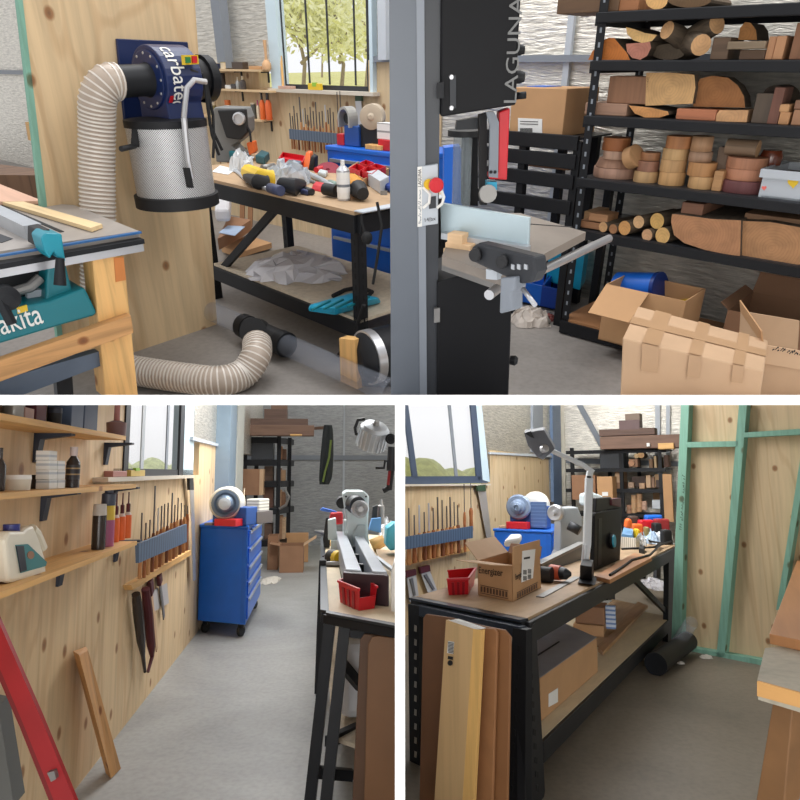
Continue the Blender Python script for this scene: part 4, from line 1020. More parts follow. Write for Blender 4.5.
m = MB(); m.tube([R.z(489, 295, TZ - .07), R.z(498, 288, TZ - .07), R.z(540, 271, TZ - .07), R.z(609, 238.5, TZ - .07)], .016, 16); part('front_rail', m, STEEL, t, 'polished round rail')
m = MB(); m.ext([(500, 278), (515, 277), (514, 291), (511, 293), (511, 311), (499, 314)], off(FH, -.02), .05); part('rail_clamp', m, GREY, t, bevel=.006)
m = MB(); m.tube([R.on(523, 289, FH), R.on(535, 305, off(FH, -.03))], .007, 8); part('lock_lever', m, STEEL, t)
m = MB(); m.ext([(486, 269), (497, 271), (497, 280), (486, 279)], off(FH, .02), .02); part('table_bracket', m, LGREY, t)
BLK = wood('pale block', (226, 190, 148), .88, 30, .1)
for x0, x1, yt, yb, l in ((447, 462, 234, 244, 'small pine block on top of the blocks beside the saw fence'), (445, 470, 244, 251, 'pine block under the small block beside the saw fence'), (443, 468, 250, 257, 'lowest pine block lying on the saw table')):
    m = MB(axis=V(1, 0, 0)); m.pbox(x0, x1, yt, yb, off(FP, -.07 - .003 * (yb == 257)), .05); solo('pine_block', l, 'block', m, BLK, 'blocks beside the fence', bevel=.002)
m = MB(); m.ext([(444, 148), (460, 146), (461, 204), (444, 204)], off(BP, .9), .1); solo('blue_board', 'deep blue panel standing behind the bandsaw throat', 'panel', m, BLUE)

# =================================================================== shelving against the back wall (right)
S1 = vyaw(R.z(575, 334, .02), 132)                          # front face of the shelf unit
SN = S1[1]; DEP = .62
def sz(px, py): return R.on(px, py, S1).z
shz = [sz(690, y) for y in (7.5, 60, 120.5, 190, 248)]         # upper edges of the five shelf beams at column 690
t = thing('shelving_unit', 'tall black steel shelving unit full of timber against the foil wall', 'shelving')
X0 = 577
def base(px): return R.at(px, 0, S1)
foot = R.z(572, 335)
PL = R.at(585, 0, S1)                                       # left end
Pp = R.on(576, 200, S1); L0 = V(Pp.x, Pp.y, 0); L1 = L0 + U1 * 3.4
def post(p, t, h=3.3, w=.05):
    m = MB(); m.prism([p, p + U1 * w, p + U1 * w + SN * .004, p + SN * .004], UP * h); m.prism([p, p + SN * w, p + SN * w + U1 * .004, p + U1 * .004], UP * h)
    for i in range(46):
        c = p + U1 * w * .5 + UP * (.06 + i * .07) - SN * .0015; m.prism([c - U1 * .006, c + U1 * .006, c + U1 * .006 + UP * .025, c - U1 * .006 + UP * .025], SN * .001, 1)
    part('post', m, [BLACK, GREY], t)
post(L0, t); post(L0 + SN * (DEP - .05), t); post(L1, t); post(L1 + SN * (DEP - .05), t)
for z in shz:
    m = MB(axis=U1); m.prism([V(L0.x, L0.y, z - .012), V(L1.x, L1.y, z - .012), V(L1.x, L1.y, z - .012) + SN * DEP, V(L0.x, L0.y, z - .012) + SN * DEP], UP * .012); part('shelf_board', m, DARKG, t)
    for o_ in (0, DEP):
        m = MB(); a, b = V(L0.x, L0.y, z - .027) + SN * (o_ - .004), V(L1.x, L1.y, z - .027) + SN * (o_ - .004); m.bar(a, b, .03, .05); part('shelf_beam', m, BLACK, t, bevel=.004)
    m = MB(); m.bar(V(L0.x, L0.y, z - .035), V(L0.x, L0.y, z - .035) + SN * DEP, .03, .06); part('side_beam', m, BLACK, t)
m = MB(); z = .09; m.prism([V(L0.x, L0.y, z), V(L1.x, L1.y, z), V(L1.x, L1.y, z) + SN * DEP, V(L0.x, L0.y, z) + SN * DEP], UP * .015); part('shelf_board', m, MDF, t)
m = MB(); m.bar(V(L0.x, L0.y, .05), V(L1.x, L1.y, .05), .03, .08); part('shelf_beam', m, BLACK, t)
for a, b in ((690, 720), (735, 760)):
    pass
m = MB(); q = off(WB, -.04)
for p0, p1 in (((630, 160), (650, 130)), ((752, 75), (735, 72)), ((800, 22), (764, 45))): pass
# second, lower shelving unit further left
t = thing('shelving_unit', 'lower black shelving unit with bare rails behind the bandsaw', 'shelving')
S2 = off(S1, .10); K0 = R.at(506, 0, S2); K1 = R.at(553, 0, S2)
def post2(p):
    m = MB(); m.prism([p, p + U1 * .05, p + U1 * .05 + SN * .05, p + SN * .05], UP * (zon(530, 138, S2))); part('post', m, BLACK, t)
for p in (K0, K1, K0 + SN * .5, K1 + SN * .5, R.at(535, 0, S2) + SN * .5): post2(p)
for py in (140, 158, 178, 203):
    z = zon(535, py, S2); m = MB(); m.bar(V(K0.x, K0.y, z) - U1 * .3, V(K1.x, K1.y, z) + U1 * .03, .03, .085); part('shelf_beam', m, BLACK, t, bevel=.004)
z = zon(535, 138, S2); m = MB(); m.prism([V(K0.x, K0.y, z) - U1 * .3, V(K1.x, K1.y, z), V(K1.x, K1.y, z) + SN * .5, V(K0.x, K0.y, z) + SN * .5 - U1 * .3], UP * .012); part('shelf_board', m, DARKG, t)
z2u = z + .012
t = thing('carton', 'brown carton with a white shipping label on the bare black shelving', 'carton')
m = MB(); m.pbox(509, 562, 88, None, off(S2, .05), .42, z0=z2u + .001); part('carton_body', m, CARD, t, bevel=.004)
m = MB(); m.ext([(518, 118), (542, 119), (542, 135), (518, 134)], off(S2, .046), .003); lb = part('shipping_label', m, PAPER, t, 'white label')
m = MB()
for i in range(14): m.ext([(520 + i * .9, 128), (520.5 + i * .9, 128), (520.5 + i * .9, 132.5), (520 + i * .9, 132.5)], off(S2, .044), .001)
for yy in (121, 123.5): m.ext([(520, yy), (538, yy + .5), (538, yy + 1.2), (520, yy + .7)], off(S2, .044), .001)
part('barcode', m, INK, lb)
m = MB(); m.ext([(527, 86), (546, 86.5), (545, 89), (526, 88)], off(S2, .2), .2); solo('blue_wrap', 'blue plastic poking out on top of the labelled carton', 'plastic', m, BLUE)
m = MB(); m.pbox(520, 568, 160, 168, off(S2, .25), .2); solo('brown_board', 'brown board on the bare shelving under the carton', 'board', m, CARD3)

# ---- timber on the shelves
WD = {}
def W(rgb, **k):
    g_ = sum(rgb) / 3; rgb = tuple(int(g_ + (c - g_) * .8) * .94 for c in rgb); key = 'timber %d %d %d' % rgb
    return wood(key, rgb, **{'dark': .74, 'grain': 26, **k})
def RG(rgb): return rings('end grain %d %d %d' % rgb, rgb)
SF = off(S1, .03)
def cut(name, label, x0, x1, yt, z, rgb, dep=.25, pl=None, grp=None, axis=None, bevel=.004, yb=None, cat='wood block', end=False):
    m = MB(axis=axis or U1); pl = pl or SF
    if yb is not None: z = R.on((x0 + x1) / 2, yb, pl).z
    m.pbox(x0 + .25, x1 - .25, yt + .2, None, pl, dep, z0=z + .001); return solo(name, label, cat, m, RG(rgb) if end else W(rgb), grp, bevel=bevel)
def log(name, label, poly, dep, rgb, bark=BARK, pl=None, z=None, grp=None, cat='log', tilt=None):
    """cut log: face outline in pixels, bark around"""
    pl = pl or SF; P = [R.on(x, y, pl) for x, y in poly]
    if z is not None:
        dz = z + .001 - min(p.z for p in P); P = [p + UP * dz for p in P]
    c = sum(P, V(0, 0, 0)) / len(P); m = MB(axis=pl[1]); n = len(P); d = pl[1] * dep + (tilt or V(0, 0, 0))
    u = U1; uv = [((p - c).dot(u), (p - c).z) for p in P]
    m.face(P, 0, False, uv); m.face([p + d for p in P][::-1], 0, False, uv[::-1])
    for i in range(n):
        a, b = P[i], P[(i + 1) % n]; L = (b - a).length
        m.face([a, b, b + d, a + d], 1, True, [(i * .03, 0), (i * .03 + L, 0), (i * .03 + L, dep), (i * .03, dep)])
    return solo(name, label, cat, m, [RG(rgb), bark], grp)
def ell(cx, cy, rx, ry, n=18, a0=0, a1=360, rot=0):
    o = []; r = math.radians(rot)
    for i in range(n):
        a = math.radians(a0 + (a1 - a0) * i / (n if a1 - a0 == 360 else n - 1)); x, y = rx * math.cos(a), -ry * math.sin(a)
        o.append((cx + x * math.cos(r) - y * math.sin(r), cy + x * math.sin(r) + y * math.cos(r)))
    return o
G0 = 'timber on the topmost shelf'
cut('timber_beam', 'dark brown timber beam on the topmost shelf', 556, 618, -4, shz[0], (112, 78, 48), .3, off(S1, .02), G0, cat='timber')
cut('wood_block', 'orange wood block beside the dark beam on the topmost shelf', 618, 638, -3, shz[0], (178, 108, 58), .25, None, G0)
log('cut_log', 'pale half-round log end on the topmost shelf', ell(657, -2, 11, 9), .3, (226, 176, 112), z=shz[0], grp=G0)
log('cut_log', 'dark brown log at the right of the topmost shelf', ell(690, -4, 22, 8), .3, (104, 78, 50), z=shz[0], grp=G0)
# second shelf: logs
G1 = 'logs on the second shelf'; z = shz[1]
log('split_log', 'big orange half log at the left of the second shelf', [(588, 60), (592, 52), (600, 42), (608, 38), (614, 38), (620, 45), (627, 53), (630, 60)], .35, (196, 116, 50), z=z, grp=G1)
log('split_log', 'pinkish quarter log pointing down beside the big orange half log', [(626, 44), (650, 42), (651, 48), (647, 56), (640, 60), (632, 58), (627, 52)], .3, (188, 124, 104), z=z, grp=G1)
log('split_log', 'pale half log lying on top of the pinkish quarter log', [(626, 27), (634, 29), (645, 33), (657, 35), (652, 41), (642, 43), (633, 40), (627, 34)], .3, (226, 184, 120), grp=G1)
log('cut_log', 'dark bark log lying low in the middle of the second shelf', ell(668, 53, 17, 8), .25, (96, 82, 66), z=z, grp=G1, pl=off(S1, .1))
# forked branch
t = thing('forked_branch', 'grey forked branch with three pale cut ends on the second shelf', 'branch', G1)
def limb(p0, p1, r0, r1, rgb=(206, 160, 112)):
    m = MB(); m.tube([p0, (p0 + p1) / 2 + UP * .01, p1], [r0, (r0 + r1) / 2, r1], 14, 0, True, 1); part('limb', m, [BARK, RG(rgb)], t)
bc = R.on(686, 44, off(S1, .16))
limb(bc, R.on(667, 30, off(S1, .02)), .055, .042); limb(bc, R.on(717, 24, off(S1, .05)), .06, .045); limb(bc + U1 * .02, R.on(701, 45, off(S1, .0)), .065, .048)
cut('wood_block', 'rough bark-faced block right of the forked branch', 709, 727, 37, z, (112, 84, 60), .2, None, G1)
log('split_log', 'small orange log standing behind the grey stick', [(738, 40), (740, 28), (745, 22), (751, 23), (756, 30), (757, 40)], .2, (196, 136, 78), grp=G1, pl=off(S1, .12))
cut('timber_stick', 'grey weathered stick lying across blocks on the second shelf', 726, 765, 41, z, (146, 122, 92), .08, off(S1, .01), G1, yb=49.5, cat='stick')
cut('wood_block', 'dark block under the grey stick', 738, 764, 49.5, z, (116, 84, 58), .2, None, G1)
cut('wood_block', 'split orange block, left half of a pair on the second shelf', 764, 772, 36, z, (206, 142, 92), .16, None, G1, UP)
cut('wood_block', 'orange block, right half of a pair on the second shelf', 771.5, 782, 35.5, z, (200, 138, 88), .2, off(S1, .02), G1, UP)
cut('wood_block', 'tall brown block at the right edge of the second shelf', 788, 812, 22, z, (150, 96, 60), .25, None, G1, UP)
# third shelf
G2 = 'blocks on the third shelf'; z = shz[2]
cut('wood_plank', 'long pinkish plank lying at the left of the third shelf', 584, 626, 103, z, (178, 132, 104), .3, None, G2, cat='plank')
cut('wood_block', 'square brown block standing on the pinkish plank', 606, 646, 76, z, (164, 110, 74), .2, off(S1, .05), G2, UP, yb=104)
log('wood_slab', 'pale board with a dark knot standing on the third shelf', [(645, 108), (646, 75), (670, 75), (694, 77), (695, 90), (692, 106)], .06, (214, 170, 116), z=zon(670, 107, off(S1, .05)), pl=off(S1, .05), grp=G2, cat='slab')
log('split_log', 'thin half-round slab lying flat below the pale board', [(629, 104), (650, 106), (668, 110), (669, 113), (660, 116), (645, 116), (635, 112)], .25, (206, 146, 88), z=z, grp=G2)
cut('wood_block', 'bright orange brick-shaped block on the third shelf', 675, 715, 109, z, (206, 118, 72), .2, None, G2)
log('wood_slab', 'large rounded brown slab with a dark split on the third shelf', [(693, 107), (694, 90), (700, 79), (712, 76), (728, 78), (738, 86), (744, 97), (745, 108)], .10, (166, 112, 66), z=zon(720, 108, off(S1, .09)), pl=off(S1, .09), grp=G2, cat='slab')
log('wood_block', 'pale rough block with sloping ends below the rounded slab', [(716, 119), (717, 112), (720, 108), (749, 108), (748, 114), (747, 120)], .2, (206, 158, 112), bark=W((190, 140, 96)), z=z, grp=G2, cat='wood block')
cut('wood_block', 'dark grey-brown bark block on the third shelf', 750, 767, 93, z, (92, 74, 58), .2, None, G2, UP)
cut('wood_block', 'upright dark red plank on the third shelf', 766, 777, 87, z, (128, 76, 58), .15, None, G2, UP)
log('cut_log', 'dark round log lying behind the upright red plank', ell(776, 98, 14, 13), .2, (70, 56, 46), z=None, pl=off(S1, .2), grp=G2)
cut('wood_block', 'little orange cube on the third shelf, lower of two', 777, 788, 112, z, (204, 140, 84), .1, None, G2)
cut('wood_block', 'little orange cube on the third shelf, upper of two', 777.5, 788.5, 104, z, (212, 150, 92), .1, None, G2, yb=112.5)
cut('wood_block', 'brown block at the right edge of the third shelf, lower of two', 790, 812, 110, z, (176, 122, 82), .2, None, G2)
cut('wood_block', 'brown block at the right edge of the third shelf, upper of two', 793, 814, 100, z, (160, 112, 82), .2, off(S1, .05), G2, yb=110)
# fourth shelf: bowl blanks
G3 = 'bowl blanks stacked on the fourth shelf'; z = shz[3]
def blank(label, px, hw, yt, yb, rgb, o=.0, zz=None, top=None, grp=G3, name='bowl_blank', taper=1.0):
    pl = off(S1, .04 + o); P = R.on(px, yb, pl); P = R.at(px, P.z, pl); k = R.k(P); r = hw * k; c = P + SN * r
    z0 = (z + .001) if zz is None else zz; h = R.zat(P, yt) - R.zat(P, yb)
    m = MB(axis=UP); m.lathe(V(c.x, c.y, z0), [(0, r * .985), (.004, r), (h - .004, r * taper), (h, r * taper * .98)], 26)
    # end faces read as flat sawn wood
    solo(name, label, 'bowl blank', m, W(rgb), grp); return z0 + h + .0012
T_ = blank('wide pinkish bowl blank at the bottom left of the fourth shelf', 605, 22, 170, 180, (190, 140, 112))
T_ = blank('thin wide bowl blank second in the leftmost stack', 606, 19, 160, 169, (172, 122, 92), zz=T_, taper=.85)
T_ = blank('pale bowl blank third in the leftmost stack', 609.5, 12, 151, 159, (196, 150, 120), zz=T_)
T_ = blank('dark orange bowl blank topping the leftmost stack', 609.5, 13.5, 138, 151, (170, 94, 40), zz=T_)
T_ = blank('pale bowl blank at the bottom of the second stack', 640, 12, 172, 183, (206, 158, 100))
T_ = blank('pinkish brown bowl blank in the middle of the second stack', 643, 10.5, 162, 172, (166, 108, 80), zz=T_)
T_ = blank('brown bowl blank on top of the second stack', 646, 9.5, 153, 161, (184, 122, 74), zz=T_, o=.03)
pl = off(S1, .01); c0 = R.on(628.5, 158, pl); k = R.k(c0); m = MB(axis=UP); ax = (U1 * .86 + UP * .38 - SN * .25).normalized(); m.lathe(c0 + SN * .06 - ax * 5 * k, [(0, 11 * k), (10 * k, 11 * k)], 24, ax); solo('bowl_blank', 'tan bowl blank tipped on edge between the first two stacks', 'bowl blank', m, W((200, 144, 90)), G3)
T_ = blank('pale bowl blank at the bottom of the third stack', 665.5, 12.5, 174, 187, (214, 158, 92))
T_ = blank('pale bowl blank second from the bottom of the third stack', 667, 12.5, 162, 174, (212, 158, 96), zz=T_)
T_ = blank('yellowish bowl blank third up in the third stack', 669.5, 12.5, 151, 162, (216, 166, 102), zz=T_)
T_ = blank('orange bowl blank topping the third stack', 673, 12.5, 138.5, 151, (196, 124, 66), zz=T_)
T_ = blank('pale orange bowl blank at the bottom of the fourth stack', 696, 13, 178, 190, (214, 160, 96))
T_ = blank('orange bowl blank second up in the fourth stack', 695.5, 13.5, 164.5, 178, (204, 140, 78), zz=T_)
zz0 = T_
pl = off(S1, .05)
def octo(label, x0, x1, yt, yb, rgb, zz):
    P0, P1 = R.at(x0, zz, pl), R.at(x1, zz, pl); w = (P1 - P0).length; c = (P0 + P1) / 2 + SN * w / 2; h = R.zat(P0, yt) - R.zat(P0, yb)
    m = MB(axis=UP); m.lathe(V(c.x, c.y, zz), [(0, w * .52), (h, w * .52)], 8); o = solo('bowl_blank', label, 'bowl blank', m, W(rgb), G3); return zz + h + .0012
T_ = octo('eight-sided greyish bowl blank third up in the fourth stack', 684, 707, 155, 165, (186, 142, 108), zz0)
T_ = octo('eight-sided tan bowl blank topping the fourth stack', 686.5, 707.5, 140, 155, (196, 144, 98), T_)
T_ = blank('dark purple-red waxed bowl blank at the bottom of the fifth stack', 735, 23.5, 183, 195, (120, 62, 62))
T_ = blank('orange-pink bowl blank in the middle of the fifth stack', 737.5, 19, 173, 184, (206, 132, 92), zz=T_, o=.02)
T_ = blank('orange-pink bowl blank near the top of the fifth stack', 739, 19, 162, 173, (200, 128, 88), zz=T_, o=.02)
pl = off(S1, .06); c0 = R.on(737, 152.5, pl); k = R.k(c0)
m = MB(); c1 = R.at(722, T_ + 8 * k, pl) + SN * .08; m.tube([c1, c1 + U1 * (30 * k)], [8 * k, 8.3 * k], 14, 0, True, 1); solo('cut_log', 'short grey bark log lying on the orange-pink bowl blanks', 'log', m, [W((150, 118, 88), dark=.55), RG((190, 150, 110))], G3)
cut('wood_block', 'grey bark block standing left of the fifth stack', 710, 722, 147, z, (132, 106, 84), .2, off(S1, .14), G3, UP)
cut('wood_block', 'small orange offcut below the grey bark block', 710.5, 720, 171, z, (206, 148, 88), .1, off(S1, .05), G3)
pl = off(S1, .25); P = R.at(763, z, pl); k = R.k(P); m = MB(); m.lathe(P, [(0, 9 * k), (R.zat(P, 166) - z, 9.5 * k), (R.zat(P, 156) - z, 10.5 * k), (R.zat(P, 150) - z, 8.5 * k)], 22); solo('turned_bowl', 'dark red polished turned bowl behind the grey crate', 'bowl', m, paint('polished jarrah', (110, 54, 34), .2), None)
# grey plastic crate
t = thing('plastic_crate', 'light grey plastic crate with heart stickers on the fourth shelf', 'crate')
A, B = R.at(758, z + .001, SF), R.at(820, z + .001, SF); zc_ = R.zat(A, 171) - z - .0
zc_ = zon(765, 170, SF) - z; ins = SN * .015; Wd = SN * .42
m = MB(); m.prism([A, B, B + Wd, A + Wd], UP * .01)
for p, q, i_ in ((A, B, ins), (A + Wd - ins, B + Wd - ins, ins)): m.prism([p, q, q + i_, p + i_], UP * zc_)
m.prism([A, A + U1 * .015, A + U1 * .015 + Wd, A + Wd], UP * zc_); part('crate_body', m, LGREY, t)
m = MB(); q0 = A + UP * (zc_ - .035) - SN * .014 - U1 * .014; m.prism([q0, B + UP * (zc_ - .035) - SN * .014, B + UP * (zc_ - .035), q0 + SN * .014], UP * .04); m.prism([q0, q0 + U1 * .014, q0 + U1 * .014 + Wd, q0 + Wd], UP * .04); part('crate_rim', m, LGREY, t)
m = MB(); m.prism([A + UP * .01 + ins, B + UP * .01 + ins, B + UP * .01 + Wd - ins, A + UP * .01 + Wd - ins], UP * (zc_ - .05)); solo('wood_scraps', 'brown wood scraps filling the grey plastic crate', 'scraps', m, paint('brown scraps', (96, 66, 46), .9, 0, .35, 40))
def heart(cx, cy, w, mat, par):
    pl = off(SF, -.004); pts = []
    for i in range(20):
        a = 2 * PI * i / 20; x = 16 * math.sin(a) ** 3; y = 13 * math.cos(a) - 5 * math.cos(2 * a) - 2 * math.cos(3 * a) - math.cos(4 * a); pts.append((cx + x * w / 32, cy - y * w / 32))
    m = MB(); m.ext(pts, pl, .003); part('heart_sticker', m, mat, par)
heart(793, 183, 11, YELLOW, t); heart(764, 188, 5, paint('pink sticker', (230, 110, 100)), t)
# fifth shelf: firewood and big slabs
G4 = 'logs on the fifth shelf'; z = shz[4]
SW = W((206, 150, 96))
def rnd(label, cx, cy, r, rgb, o=0, ln=.35):
    pl = off(S1, .02 + o); c = R.on(cx, cy, pl); k = R.k(c); m = MB(); d = (SN + U1 * .2).normalized()
    m.tube([c, c + d * ln], [r * k * .95, r * k * .93], 18, 0, True, 1); solo('round_log', label, 'log', m, [BARK, RG(rgb)], G4)
rnd('large round log end at the left of the log heap', 624.5, 228, 7.4, (216, 160, 98)); rnd('pale round log end upper middle of the log heap', 638.5, 222, 6.6, (222, 180, 132), .02)
rnd('large pale round log end at the top right of the log heap', 657, 221, 8.2, (228, 184, 110), .03); rnd('small round log end lower middle of the log heap', 647, 235, 6.2, (214, 166, 124)); rnd('large yellowish round log end at the lower right of the log heap', 662.5, 235.5, 8.4, (222, 178, 112))
rnd('thin dark branch end left of the large round log', 613, 229, 5, (166, 118, 80)); rnd('thin pale branch end at the far left of the log heap', 603, 227, 5.4, (206, 160, 112))
cut('wood_offcut', 'small orange offcut on top of the small timber at the left of the fifth shelf', 588, 607, 214, z, (190, 130, 80), .15, None, G4, yb=222)
cut('wood_offcut', 'flat brown offcut at the left end of the fifth shelf', 578, 603, 222, z, (170, 112, 66), .2, None, G4, yb=229)
cut('wood_offcut', 'pale upper offcut at the left end of the fifth shelf', 583, 594, 211.5, z, (200, 146, 92), .2, off(S1, .18), G4, yb=221)
log('split_log', 'big brown half log with a flat right end on the fifth shelf', [(671, 222), (672, 214), (682, 215), (712, 219), (741, 220.5), (740, 256), (730, 255), (705, 250), (684, 243), (674, 235)], .45, (178, 128, 90), z=None, pl=off(S1, .0), grp=G4)
cut('wood_slab', 'brown slab lying on top of the big half log', 680, 702, 203, z, (168, 112, 82), .35, off(S1, .06), G4, yb=215, cat='slab')
log('split_log', 'big squared log with a long crack at the right of the fifth shelf', [(742, 221), (770, 222), (815, 230), (815, 262), (790, 266), (765, 262), (741, 257)], .45, (184, 136, 94), grp=G4)
cut('wood_slab', 'upper layer of timber resting on the squared log at the right', 743, 815, 217, z, (170, 122, 82), .4, off(S1, .1), G4, yb=226, cat='slab')

# =================================================================== cartons, bins, rag on the floor
def open_box(t, A, B, D_, h, mat, th=.006, name='carton_body'):
    """A, B front corners on the floor, D_ depth vector; open on top"""
    C, D = B + D_, A + D_; m = MB()
    m.prism([A, B, C, D], UP * .006)
    n = lambda p, q: ((A + B + C + D) / 4 - (p + q) / 2)
    for p, q in ((A, B), (B, C), (C, D), (D, A)):
        v = (q - p).normalized(); w = v.cross(UP); w = w if w.dot(n(p, q)) > 0 else -w
        m.prism([p, q, q + w * th, p + w * th], UP * h)
    part(name, m, mat, t); return [A + UP * h, B + UP * h, C + UP * h, D + UP * h]
def flap(t, a, b, v, mat=CARD, name='flap'):
    m = MB(); n = (b - a).cross(v).normalized() * .005; m.prism([a, b, b + v * 1 - (b - a) * .02, a + v + (b - a) * .02], n); part(name, m, mat, t)
fz = .105
t = thing('carton', 'open brown carton holding a blue tub on the bottom of the shelving', 'carton')
A = R.z(598, 339, .1); B = R.z(690, 366, .1); dd = SN * .30
top = open_box(t, A, A + U1 * (B - A).length * .82, dd, R.zat(A, 284) - .1, CARD)
flap(t, top[0], top[0] * .45 + top[1] * .55, (-SN * .2 - UP * .12), CARD)
t = thing('blue_tub', 'blue ribbed plastic tub lying in the open carton', 'tub')
c = R.on(615, 286, off(S1, .12)); e = R.on(660, 288, off(S1, .08)); m = MB(); m.tube([c, c + (e - c) * .08, e], [.06, .088, .09], 22); part('tub_body', m, BLUE, t)
m = MB(); d = (e - c).normalized(); m.lathe(e - d * .02, [(0, .096), (.022, .096), (.024, .085)], 22, d); part('tub_lid', m, paint('deep blue lid', (20, 50, 120), .35), t)
m = MB(); m.ext([(668, 302), (690, 299), (687, 306), (670, 307)], off(S1, .1), .05); solo('yellow_packet', 'yellow packet beside the blue tub in the open carton', 'packet', m, YELLOW)
m = MB(); m.ext([(652, 300), (668, 299), (668, 306), (652, 305)], off(S1, .12), .05); solo('red_packet', 'red and white packet beside the yellow packet', 'packet', m, paint('dull red', (170, 60, 56)))
# large carton in front
t = thing('carton', 'big closed pale carton with parcel tape in the lower right corner of the top view', 'carton')
YP = vplane(R.z(620, 392, .5) * 1, R.z(620, 392, .5) + V(1, -.12, 0))
q0 = R.Y(621, 396, 2.35); pl = vplane(q0, q0 + V(1, -.16, 0))
m = MB(); P = [R.on(x, y, pl) for x, y in ((620, 399), (622.5, 338), (765, 372), (759, 399))]
zt_ = R.on(622.5, 337, pl).z
a, b = R.on(622.5, 338, pl), R.at(763, zt_ - .0, pl)
b = R.on(764, 371, pl)
bk0 = R.z(638, 306, zt_); bk1 = R.z(768, 340, b.z)
lo0, lo1 = R.on(620, 402, pl), R.on(759, 402, pl)
m.hexa([lo0, lo1, lo1 + (bk1 - b), lo0 + (bk0 - a)], [a, b, bk1, bk0]); part('carton_body', m, CARD2, t, bevel=.006)
def tape(x0, y0, x1, y1):
    pass
m = MB()
for u0, u1 in ((.14, .26), (.47, .56), (.78, .86)):
    p0, p1 = a.lerp(b, u0), a.lerp(b, u1); r0, r1 = bk0.lerp(bk1, u0), bk0.lerp(bk1, u1); e = UP * .002
    m.prism([p0 + e, p1 + e, r1 + e, r0 + e], UP * .001)
    f0, f1 = lo0.lerp(lo1, u0), lo0.lerp(lo1, u1); ee = -pl[1] * .0075
    m.prism([p0 + ee, p1 + ee, p1.lerp(f1, .45) + ee, p0.lerp(f0, .45) + ee], pl[1] * .001)
p0, p1 = a.lerp(bk0, .42), b.lerp(bk1, .42); p2, p3 = a.lerp(bk0, .62), b.lerp(bk1, .62); m.prism([p0 + UP * .0035, p1 + UP * .0035, p3 + UP * .0035, p2 + UP * .0035], UP * .001)
part('parcel_tape', m, paint('pale parcel tape', (186, 150, 114), .35, 0, .04), t)
# two open cartons behind at right
t = thing('carton', 'open empty carton with upright back flap behind the big closed carton', 'carton')
A = R.z(718, 350, .11); B = R.z(790, 368, .11); open_top = open_box(t, A, A + U1 * .62, SN * .45, R.zat(A, 318) - .11 + .05, CARD3)
flap(t, open_top[3], open_top[2], UP * .12 + SN * .02, CARD3); flap(t, open_top[0], open_top[3], UP * .03 - U1 * .05, CARD3)
t = thing('carton', 'carton with handwriting on its side at the right edge of the top view', 'carton')
q0 = R.Y(757, 396, 2.55); pl2 = vplane(q0, q0 + V(1, -.12, 0)); a2 = R.on(764, 345, pl2); b2 = R.on(830, 356, pl2)
l0, l1 = R.on(759, 402, pl2), R.on(826, 402, pl2)
m = MB(); d = V(.10, .42, 0); th = V(.0, .008, 0)
m.hexa([l0, l1, l1 + th, l0 + th], [a2, b2, b2 + th, a2 + th]); m.hexa([l0 + d, l1 + d, l1 + d + th, l0 + d + th], [a2 + d, b2 + d, b2 + d + th, a2 + d + th])
s_ = V(.008, 0, 0); m.hexa([l0, l0 + s_, l0 + s_ + d, l0 + d], [a2, a2 + s_, a2 + s_ + d, a2 + d]); part('carton_body', m, CARD2, t)
flap(t, a2 + d, a2, UP * .06 + V(-.02, 0, 0), CARD); flap(t, a2, b2, V(0, -.02, -.075), CARD2)
a_ = R.on(772, 350.5, off(pl2, -.03)); b_ = R.on(801, 356.5, off(pl2, -.03)); scrawl('handwriting', a_, b_ - a_, UP, .022, INK, t, 4, (5, 6))
# blue bins and rag under the bandsaw table
for q, l, mt in (([(513, 300), (541, 306), (553, 290), (526, 284)], 'blue parts bin on the floor under the saw table, left of two', BLUE), ([(540, 306), (563, 311), (568, 296), (548, 290)], 'deep blue parts bin on the floor beside the shelving, right of two', paint('deep blue bin', (16, 60, 150), .4))):
    tb = thing('parts_bin', l, 'bin', 'blue bins under the saw table'); traybox(tb, q, .02, .15, mt, .008, 'bin_body')
tb = thing('parts_bin', 'pale blue bin standing behind the two deep blue bins', 'bin'); traybox(tb, [(546, 281), (580, 290), (585, 282), (557, 275)], .12, .26, CYAN, .008, 'bin_body')
crumple('rag', 'pale crumpled rag lying on the concrete near the shelving foot', 'rag', 530, 322, 20, .13, paint('pale cloth', (196, 186, 176), .9), 9, 0, .9)
crumple('rag', 'small dull red cloth beside the pale rag', 'rag', 549, 320, 6, .05, paint('dull red cloth', (130, 70, 66), .9), 10, 0, .9)
# =================================================================== LOWER LEFT BAY
use(RL)
WL = vplane(R.z(75, 790), R.z(195, 635))
U1 = (R.z(195, 635) - R.z(75, 790)).normalized()            # along the wall, into the depth
FW = vplane(R.z(330, 545), R.z(330, 545) + WL[1]); SN = FW[1]
rowpl = WL
def lrect(m, x0, x1, z0, z1, pl, dep): wallrect(m, x0, x1, z0, z1, pl, dep)
m = MB(axis=V(0, 1, 0)); m.prism([V(-6, 2.0, -.1), V(4, 2.0, -.1), V(4, 20, -.1), V(-6, 20, -.1)], UP * .1); struct('floor', m, CONCL)
zsl = zon(150, 476, WL); ztl = zsl + 2.2; zpl = zon(210, 445, WL)
m = MB(); lrect(m, -150, 113, 0, ztl, WL, .10); lrect(m, 113, 193, 0, zsl, WL, .10); lrect(m, 193, 226, 0, zpl, WL, .10); struct('wall_left', m, PLY)
m = MB(); lrect(m, 193, 262, zpl, ztl + 2, WL, .10); lrect(m, 113, 193, ztl - .3, ztl + 2, WL, .10); struct('wall_left_foil', m, FOILL)
m = MB(); A = R.at(222, 0, FW); B = R.at(520, 0, FW); m.prism([A, B, B + SN * .1, A + SN * .1], UP * 5); struct('wall_back', m, foil('grey wall foil', (158, 160, 160), .45, .25))
